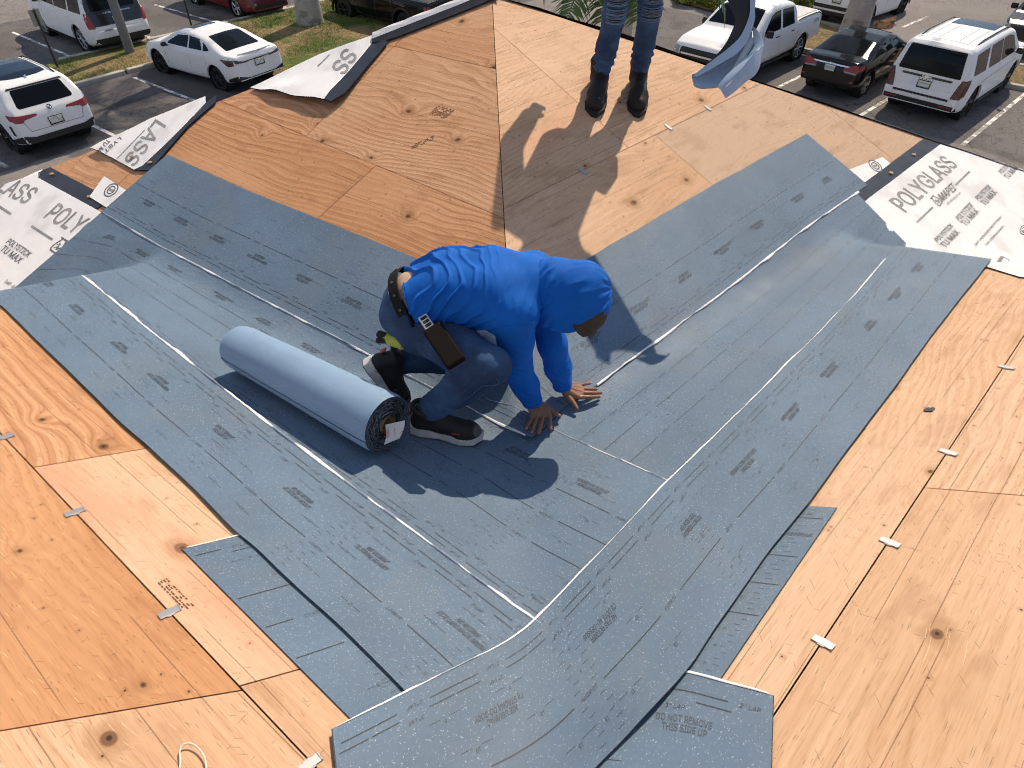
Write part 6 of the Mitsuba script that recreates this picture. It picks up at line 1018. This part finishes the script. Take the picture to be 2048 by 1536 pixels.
    def ringcut(c, n, rmax):      # the line where a plane meets the cloth, as a raised seam
        n = A_(n, float); n /= np.linalg.norm(n); g = trimesh.intersections.mesh_plane(HM, n, A_(c)); g = g[np.linalg.norm(g.mean(1) - A_(c), axis=1) < rmax]; return g
    for c_, n_, rm, nm in ((hem + ax * .004, ax, .26, 'hem'), (sR + A_([.005, -.012, -.035]), A_([.10, -.45, -.75]), .14, 'armhole_seam'), (sL + A_([.0, .01, -.03]), A_([.10, .45, -.75]), .14, 'armhole_seam')):
        g = ringcut(c_, n_, rm)
        if len(g): part(nm, h, cat([tube(q, .0042 if nm == 'hem' else .0022, 5) for q in g if np.linalg.norm(q[0] - q[1]) > 1e-4]), 'hoodie_cloth', smooth=60)
    rim_c = head + A_([.055, -.045, -.055]); e1 = A_([.62, .55, .30]); e1 /= np.linalg.norm(e1); nn = A_([.50, -.62, -.60]); nn /= np.linalg.norm(nn); e1 -= nn * (e1 @ nn); e1 /= np.linalg.norm(e1); e2 = np.cross(nn, e1); part('hood_hem', h, tube([rim_c + e1 * .100 * math.cos(a) + e2 * .098 * math.sin(a) for a in np.linspace(0, 2 * np.pi, 41)], .009, 8), 'hoodie_cloth', smooth=50)
    # cap under the hood: crown and brim
    c0 = head + A_([.045, -.035, -.020]); cp = part('cap', t, fuse([hullb((c0, .088), (c0 + A_([.010, -.025, -.030]), .080))], .012), 'cap_brown', smooth=True)
    tip = A_([.3114, 2.122, 5.5118]); bd = tip - (c0 + A_([.012, -.035, -.030])); br = []
    s_ = np.cross(bd / np.linalg.norm(bd), A_([.45, .30, .84])); s_ /= np.linalg.norm(s_); up_ = np.cross(s_, bd / np.linalg.norm(bd)); g = []
    for q in np.linspace(0, 1, 12):
        wv = .066 * math.sqrt(max(1 - (max(q - .35, 0) / .66) ** 2.2, 0.02))
        for x in np.linspace(-1, 1, 13): g.append(c0 + A_([.012, -.035, -.030]) + bd * q * 1.15 + s_ * wv * 1.12 * x - up_ * .020 * x * x - up_ * .010 * q * q)
    g = A_(g); i, j = np.meshgrid(np.arange(11), np.arange(12), indexing='ij'); kk = (i * 13 + j).ravel(); F = np.vstack([np.c_[kk, kk + 1, kk + 14], np.c_[kk, kk + 14, kk + 13]]); top = tm(np.vstack([g, g - up_ * .005]), np.vstack([F, F[:, ::-1] + len(g)])); part('brim', cp, top, 'cap_brown', smooth=40)
    # jeans
    def jf(v):
        kb = np.exp(-(np.linalg.norm(v - (kR + A_([-.075, .02, -.045])), axis=1) / .075) ** 2); u = v[:, 0] * 30 - v[:, 2] * 26 + 2.2 * nz(v, 9, 9, 9, 2); q = np.abs(u - np.floor(u) - .5) * 2; hp = np.exp(-(np.linalg.norm(v - (hR + A_([.05, .05, .07])), axis=1) / .11) ** 2); sh_ = np.clip((5.30 - v[:, 2]) / .08, 0, 1); e = (v - aR) @ ((kR - aR) / np.linalg.norm(kR - aR)) * 26 + 2.4 * nz(v, 8, 8, 8, 6); ee = np.abs(e - np.floor(e) - .5) * 2
        return .010 * (kb + .7 * hp) * np.clip(1 - q * 1.3, 0, 1) + .006 * sh_ * np.clip(1 - ee * 1.5, 0, 1) * np.clip(2.2 * nz(v, 7, 7, 7, 4) - .6, 0, 1) + .010 * (nz(v, 9, 9, 9, 3) - .5)
    je = chain((hR, .112), (hR + (kR - hR) * .5, .093), (kR, .074)) + chain((kR, .074), (kR + (aR - kR) * .45, .070), (aR + (kR - aR) * .10, .060)) + chain((hL, .105), (kL, .074)) + chain((kL, .073), (kL + (aL - kL) * .5, .066), (aL + (kL - aL) * .05, .057)) + [(pel - ax * .02 + A_([0, .05, 0]), .106, hL, .10), (pel - ax * .02 + A_([0, -.05, 0]), .106, hR, .10), (hR, .09, hL, .09), (pel - ax * .07 + A_([0, -.05, .0]), .088, pel - ax * .07 + A_([0, .05, .0]), .088)]
    jm = blob(je, .0085, .025, lambda g: np.minimum((g - pel - ax * .010) @ ax, np.linalg.norm(g - pel, axis=1) * -1 + .19 )); jm = wrinkle(jm.subdivide(), jf); j_ = part('jeans', t, jm, 'denim', smooth=True)
    for pts in ([hR + A_([-.02, -.116, .02]), (hR + kR) / 2 + A_([.012, -.094, .02]), kR + A_([.02, -.074, .005]), kR + A_([-.03, -.074, -.035])], [kR + A_([-.03, -.074, -.035]), (kR + aR) / 2 + A_([.01, -.072, -.01]), aR + A_([.05, -.058, .05])]):
        from scipy.interpolate import CubicSpline
        q_ = CubicSpline(np.arange(len(pts)), np.array(pts))(np.linspace(0, len(pts) - 1, 30)); part('outseam', j_, tube(q_, .0016, 6), 'seam_thread', smooth=50)
    part('cuff', j_, tube([aL + (kL - aL) * .03 + .062 * (math.cos(a) * A_([.2, .3, .93]) + math.sin(a) * A_([0, -.95, .3])) for a in np.linspace(0, 2 * np.pi, 25)], .008, 8), 'denim_light', smooth=50); kn = trimesh.creation.icosphere(3, 1.0); kn.vertices *= [.050, .058, .06]; kn.apply_translation(kL + A_([.045, .0, .028])); part('knee_patch', j_, kn, 'shoe_grey', 'worn grey left knee', smooth=True)
    rin = [pel - ax * .002 + .152 * (math.cos(a) * A_([-.50, 0, .86]) + math.sin(a) * A_([0.03, 1.0, 0])) for a in np.linspace(0, 2 * np.pi, 61)]; b = np.array([[p + ax * d + (p - pel) / .152 * o for p in rin] for d, o in ((-.024, .0), (-.022, .006), (.020, .006), (.022, .0))]); i, j = np.meshgrid(np.arange(3), np.arange(60), indexing='ij'); kk = (i * 61 + j).ravel(); part('belt', t, tm(b.reshape(-1, 3), np.vstack([np.c_[kk, kk + 1, kk + 62], np.c_[kk, kk + 62, kk + 61]])), 'belt_black', smooth=50)
    for a in (.3, .7, 1.1, 1.5, 1.9, 2.3, 2.7, -.3, -.7, -1.1, -1.5):
        p = pel - ax * .002 + .159 * (math.cos(a) * A_([-.50, 0, .86]) + math.sin(a) * A_([.03, 1.0, 0])); n = (p - pel) / np.linalg.norm(p - pel); part('belt_eyelet', t, cyl(p, p + n * .003, .006, .006, 10), 'shoe_grey')
    # tool pouch with a knife handle, glove in the back pocket
    p0, p1 = A_([-.3075, 2.1061, 5.5428]), A_([-.2079, 1.9437, 5.5042]); d = p1 - p0; d /= np.linalg.norm(d); M = frame((p0 + p1) / 2, d, A_([-.10, -.45, .85])); po = part('tool_pouch', t, xf(rbox(.205, .080, .030, .008), M), 'leather_dark', 'dark tool pouch on the hip'); kb = rbox(.085, .040, .012, .005, (-.130, -.006, .004)); part('knife_handle', po, xf(kb, M), 'blade_steel', 'silver knife handle sticking out of the pouch')
    part('knife_window', po, xf(cat([rbox(.014, .026, .003, .001, (-.155 + .020 * i, -.006, .0105)) for i in range(3)]), M), 'rubber_black')
    gl = fuse(limb((A_([-.4582, 2.223, 5.3804]), .030), (A_([-.507, 2.2669, 5.3609]), .028)) + [hullb((A_([-.507, 2.2669, 5.3609]), .022), (A_([-.5509, 2.2913 + o, 5.3462 + q]), .011)) for o, q in ((-.02, .01), (0.0, .02), (.02, .01))], .008, 6); gq = part('glove', t, gl, 'glove_green', 'yellow green work glove in the back pocket', smooth=True); part('glove_fingers', gq, fuse([hullb((A_([-.535, 2.281 + o * .7, 5.351 + q * .8]), .014), (A_([-.564, 2.294 + o, 5.346 + q]), .0135)) for o, q in ((-.022, .008), (0.0, .020), (.022, .010))], .006, 4), 'rubber_black', smooth=True)
    zr = lambda x, y: float(drape(A_([x]), A_([y]))[0]) + .030
    hp, tp = A_([-.405, 2.052, zr(-.405, 2.052) + .004]), A_([-.14, 2.018, zr(-.14, 2.018) + .004]); shoe(t, frame(hp, tp - hp, A_([0.05, -.05, 1.0])), .285)
    hp, tp = A_([-.640, 2.300, 5.185]), A_([-.535, 2.270, 5.000]); shoe(t, frame(hp, tp - hp, A_([.75, .15, .62])), .265)
crouching()
def standing():
    t = thing('person', 'standing person in ripped jeans and black boots holding a hanging piece of membrane', 'person')
    zr = lambda x, y: float(roof(A_([x]), A_([y]))[0]); aR, aL = A_([.585, 4.76, 5.63]), A_([.87, 4.90, 5.59]); kR, kL = A_([.635, 4.66, 6.03]), A_([.868, 4.76, 6.02]); hR, hL = A_([.66, 4.78, 6.44]), A_([.84, 4.83, 6.44]); pel, che, nek, head = A_([.75, 4.81, 6.50]), A_([.79, 4.73, 6.84]), A_([.82, 4.66, 7.04]), A_([.84, 4.60, 7.19])
    sR, sL = A_([.62, 4.72, 6.97]), A_([1.0, 4.66, 6.97]); eR, wR = A_([.50, 4.98, 6.78]), A_([.50, 5.06, 6.52]); eL, wL = A_([1.14, 4.43, 6.84]), A_([1.17, 4.18, 6.86])
    fL = [[wL + A_([.03 - .02 * i, -.075, -.004 * i]), wL + A_([.025 - .02 * i, -.105, -.022]), wL + A_([.022 - .02 * i, -.10, -.048]), wL + A_([.02 - .02 * i, -.08, -.055])] for i in range(4)]; fR = [[wR + A_([.03 - .02 * i, .005, -.08]), wR + A_([.03 - .02 * i, -.008, -.115]), wR + A_([.028 - .02 * i, -.025, -.135]), wR + A_([.026 - .02 * i, -.042, -.142])] for i in range(4)]
    H = [{'w': wL, 'f': fL, 't': [wL + A_([-.03, -.03, -.02]), wL + A_([-.04, -.06, -.04]), wL + A_([-.02, -.085, -.055])]}, {'w': wR, 'f': fR, 't': [wR + A_([.035, -.02, -.03]), wR + A_([.045, -.03, -.06]), wR + A_([.04, -.045, -.09])]}]
    body = hand_bones(H[0]) + hand_bones(H[1]) + limb((wR, .026), (eR, .04), (sR, .052)) + limb((wL, .026), (eL, .04), (sL, .052)) + limb((pel, .12), (che, .125), (nek, .058), (head, .085)) + [hullb((sR, .06), (che, .11), (sL, .06)), hullb((head, .088), (head + A_([0, -.03, -.05]), .065)), hullb((head + A_([0, -.10, -.02]), .014), (head + A_([0, -.085, .02]), .009)), hullb((head + A_([.085, 0, -.01]), .018), (head + A_([.088, .01, .02]), .014)), hullb((head + A_([-.085, 0, -.01]), .018), (head + A_([-.088, .01, .02]), .014))]
    body += limb((hR, .09), (kR, .052), (aR, .034)) + limb((hL, .09), (kL, .052), (aL, .034)) + limb((pel, .12), (hR, .09)) + limb((pel, .12), (hL, .09)); part('body', t, fuse(body, .009, 8), 'skin', smooth=True)
    part('cap', t, fuse([hullb((head + A_([0, .005, .045]), .092), (head + A_([0, -.02, .03]), .088)), hullb((head + A_([0, -.09, .025]), .02), (head + A_([.05, -.06, .03]), .012), (head + A_([-.05, -.06, .03]), .012), (head + A_([0, -.15, .015]), .010))], .015, 4), 'cap_brown', smooth=True)
    part('shirt', t, wrinkle(fuse([hullb((pel + A_([-.05, 0, -.06]), .16), (pel + A_([.06, 0, -.06]), .16), (che + A_([-.05, 0, 0]), .165), (che + A_([.05, 0, 0]), .165)), hullb((che, .16), (nek + A_([0, 0, -.03]), .08)), hullb((sR, .085), (che, .15), (sL, .085))] + limb((sR, .085), (eR, .072), (wR + (eR - wR) * .12, .055)) + limb((sL, .085), (eL, .072), (wL + (eL - wL) * .12, .042)), .02, 6), lambda v: .008 * (nz(v, 9, 9, 9, 2) - .5)), 'shirt_dark', smooth=True)
    je = chain((hR, .100), (kR, .072), ((kR + aR) / 2, .066), (aR + A_([0, .005, -.01]), .054)) + chain((hL, .100), (kL, .072), ((kL + aL) / 2, .066), (aL + A_([0, .005, -.01]), .054)) + [(pel, .125, hR, .10), (pel, .125, hL, .10)]
    def crease(v):
        z = v[:, 2]; ank = np.exp(-((z - 5.74) / .055) ** 2); kn = np.exp(-((z - 6.10) / .10) ** 2); s = z * 24 + v[:, 0] * 7 + 2.4 * nz(v, 8, 8, 8, 3); q = np.abs(s - np.floor(s) - .5) * 2; s2 = z * 19 + v[:, 0] * 5 + 1.2 * nz(v, 6, 6, 4, 2); q2 = np.abs(s2 - np.floor(s2) - .5) * 2
        return .016 * ank * np.clip(1 - q2 * 1.2, 0, 1) + .008 * kn * np.clip(1 - q * 1.4, 0, 1) + .010 * (nz(v, 9, 9, 9, 6) - .5)
    j_ = part('jeans', t, wrinkle(blob(je, .0085, .02, lambda g: np.minimum(5.655 + (g[:, 0] - .58) * -.10 - g[:, 2], 1.0)).subdivide(), crease), 'denim', 'ripped blue jeans', smooth=True)
    for k, o in ((kR, 0), (kL, 4)):          # rips over the knees: dark openings crossed by pale threads, frayed edges
        for (dz, hw, hh) in ((.0, .055, .032), (.085, .045, .018)):
            ths = []; a = np.linspace(-1, 1, 13); rad = .0705
            gx = np.array([[k[0] + rad * math.sin(x * .95), k[1] - rad * math.cos(x * .95) - .010 - .12 * max(dz, 0) * 0, k[2] + dz + hh * y * math.sqrt(max(1 - x * x * .9, 0))] for y in np.linspace(-1, 1, 5) for x in a]); i, j = np.meshgrid(np.arange(4), np.arange(12), indexing='ij'); kk = (i * 13 + j).ravel(); rp = part('knee_rip', j_, tm(gx, np.vstack([np.c_[kk, kk + 1, kk + 14], np.c_[kk, kk + 14, kk + 13]])), 'rubber_black', smooth=True)
            rs = random.Random(int(dz * 100) + o)
            for y in np.linspace(-1.15, 1.15, 9 if dz == 0 else 6):
                yy = y + rs.uniform(-.1, .1); ths.append(tube([(k[0] + (rad + .004) * math.sin(x * .95), k[1] - (rad + .004) * math.cos(x * .95) - .010, k[2] + dz + hh * yy - .006 * math.cos(x * 1.5)) for x in np.linspace(-1, 1, 9)], rs.uniform(.0012, .0030), 5))
            part('frayed_threads', j_, cat(ths), 'denim_light', smooth=50)
    for a, toe in ((aR, A_([.535, 4.475, 0])), (aL, A_([.835, 4.615, 0]))):
        toe[2] = zr(toe[0], toe[1]) + .042; heel = A_([a[0] + .01, a[1] + .03, 0]); heel[2] = zr(heel[0], heel[1]) + .045; ball = toe + (heel - toe) * .30
        bt = blob([(heel + A_([0, 0, .014]), .048, a + A_([0, .01, -.01]), .056), (a + A_([0, .008, -.01]), .056, a + A_([0, .002, .085]), .066), (a + A_([0, -.012, -.02]), .052, ball + A_([0, 0, .022]), .057), (ball + A_([0, 0, .014]), .060, toe + A_([0, .024, .006]), .054), (heel, .040, ball, .046), (ball + A_([.022, 0, 0]), .042, toe + A_([.014, .03, -.002]), .042)], .0075, .018, None, lambda v: .010 * (nz(v, 16, 16, 16, 2) - .5) + .004 * np.clip(np.sin(v[:, 2] * 110), 0, 1) * np.clip((v[:, 2] - 5.62) / .03, 0, 1))
        b_ = part('boot', t, bt, 'boot_black', smooth=True); f = footprint(float(np.linalg.norm(toe - heel)) + .06, .132); so = extrude(f, .028); d = (toe - heel); part('boot_sole', b_, xf(so, frame(heel - A_([0, 0, .043]), d, A_([0, 0, 1.0]) )), 'rubber_black')
        up = A_([0, -.55, .83]); lc = []
        for q in np.linspace(0.05, .8, 7):
            c0 = (a + A_([0, -.052, .05])) * (1 - q) + (ball + A_([0, .02, .066])) * q; lc.append(tube([c0 + A_([-.026, .004, -.006]), c0 + A_([0, -.004, .006]), c0 + A_([.026, .004, -.006])], .0028, 6))
        part('laces', b_, cat(lc), 'shoe_black', smooth=50); sc = trimesh.creation.icosphere(2, 1.0); sc.vertices *= [.016, .016, .012]; sc.apply_translation(toe + A_([.018, .010, .042])); part('scuff', b_, sc, 'shoe_grey', smooth=True)
    part('tool_pouch', t, rbox(.09, .16, .22, .02, (1.0, 4.83, 6.42)), 'leather_dark')  # pouch out of view above, placed to cast the shadow beside the hip
standing()
# ---------------------------------------------------------------- the piece of membrane hanging from the hand
mat('film_silver', proc(lambda p, n, uv: mi.Color3f(0.30, 0.40, 0.54) * (0.9 + 0.2 * fbm(p.x * 20, p.y * 20, p.z * 20, 3))), 0.27, specular=0.7)
def hanging():
    t = thing('hanging_membrane', 'creased black and grey blue membrane piece hanging from the hand of the standing person', 'roofing membrane', 'loose pieces of grey membrane')
    from scipy.interpolate import PchipInterpolator
    LEAF = [('upper', [(0.86, 4.62, 7.06), (1.02, 4.36, 6.98), (1.12, 4.12, 6.86), (1.12, 3.98, 6.66), (1.08, 3.88, 6.46), (1.07, 3.839, 6.306)], [(1.12, 4.72, 6.96), (1.32, 4.46, 6.90), (1.44, 4.22, 6.82), (1.42, 4.04, 6.66), (1.30, 3.90, 6.47), (1.2055, 3.839, 6.306)], 'butyl', .03),  # upper leaf out of view, made wide to shape the arm shadow
        ('black_face', [(1.0704, 3.8368, 6.3074), (1.0987, 3.7932, 6.2551), (1.1183, 3.7605, 6.2126), (1.0944, 3.7278, 6.145), (1.054, 3.6842, 6.0992), (0.9766, 3.6297, 6.0491)], [(1.2055, 3.8368, 6.3074), (1.2034, 3.7823, 6.2573), (1.1848, 3.7278, 6.2148), (1.151, 3.6842, 6.157), (1.09, 3.6406, 6.1156), (0.9995, 3.6079, 6.06)], 'butyl', -.015),
        ('curled_edge', [(1.1837, 3.815, 6.3129), (1.1816, 3.7605, 6.2627), (1.163, 3.706, 6.2202), (1.1292, 3.6624, 6.1657), (1.0682, 3.6188, 6.1243), (0.9788, 3.5861, 6.0665), (0.9047, 3.5643, 6.012)], [(1.2012, 3.7823, 6.3194), (1.2012, 3.7278, 6.2486), (1.1859, 3.6733, 6.2126), (1.1587, 3.6297, 6.1516), (1.0998, 3.5861, 6.1036), (1.0028, 3.5534, 6.0578), (0.9156, 3.5425, 6.0088)], 'film_silver', -.004),
        ('hollow', [(0.8982, 3.5643, 6.0164), (0.9679, 3.597, 6.0306), (1.0453, 3.6297, 6.0535), (1.1194, 3.6624, 6.096), (1.1816, 3.706, 6.1396), (1.2012, 3.7387, 6.1952)], [(0.9036, 3.5098, 5.9815), (0.9559, 3.5098, 5.9674), (1.0126, 3.4989, 5.9761), (1.0856, 3.5316, 5.9935), (1.1401, 3.5752, 6.0654), (1.199, 3.6406, 6.1396)], 'film_silver', .05),
        ('folded_side', [(1.187, 3.706, 6.2126), (1.1968, 3.6624, 6.1516), (1.1728, 3.6188, 6.0992), (1.126, 3.5643, 6.0731), (1.0529, 3.5098, 6.0295), (1.0093, 3.4771, 5.9881)], [(1.223, 3.6733, 6.181), (1.2437, 3.6297, 6.1374), (1.1881, 3.5752, 6.1112), (1.15, 3.5316, 6.0829), (1.0987, 3.488, 6.0404), (1.0311, 3.4553, 5.9804)], 'film_silver', -.012),
        ('lower_corner', [(1.2448, 3.6297, 6.133), (1.1925, 3.5643, 6.1243), (1.1489, 3.5207, 6.096), (1.102, 3.488, 6.0502), (1.0628, 3.4662, 6.0055), (1.0257, 3.4553, 5.9804)], [(1.2404, 3.6188, 6.0894), (1.2295, 3.5752, 6.0556), (1.2023, 3.5316, 6.0273), (1.1467, 3.488, 6.0033), (1.0878, 3.4553, 5.9663), (1.0497, 3.4335, 5.9499)], 'film_silver', -.008)]
    for nm, a, b, bs, bulge in LEAF:
        a, b = A_(a), A_(b); s = np.linspace(0, 1, 40); f = lambda q: PchipInterpolator(np.linspace(0, 1, len(q)), q)(s); a, b = f(a), f(b); u = np.linspace(0, 1, 14); g = a[:, None] * (1 - u)[None, :, None] + b[:, None] * u[None, :, None]; g[..., 1] += bulge * np.sin(np.pi * u)[None] * (.4 + .6 * np.sin(np.pi * s))[:, None]; g += .010 * (meshkit.fbm(g * 16, 4, 7)[..., None] - .5) * A_([.4, 1.0, .4])
        n = 14; i, j = np.meshgrid(np.arange(39), np.arange(13), indexing='ij'); kk = (i * n + j).ravel(); F = np.vstack([np.c_[kk, kk + 1, kk + n + 1], np.c_[kk, kk + n + 1, kk + n]]); m = tm(g.reshape(-1, 3), F)
        if m.vertex_normals[:, 1].mean() > 0: m = tm(m.vertices, F[:, ::-1])
        nn = m.vertex_normals; part(nm, t, tm(m.vertices + nn * .001, m.faces), bs, smooth=True); part(nm + '_back', t, tm(m.vertices - nn * .001, m.faces[:, ::-1]), 'butyl' if bs != 'butyl' else 'film_silver', smooth=True)
hanging()
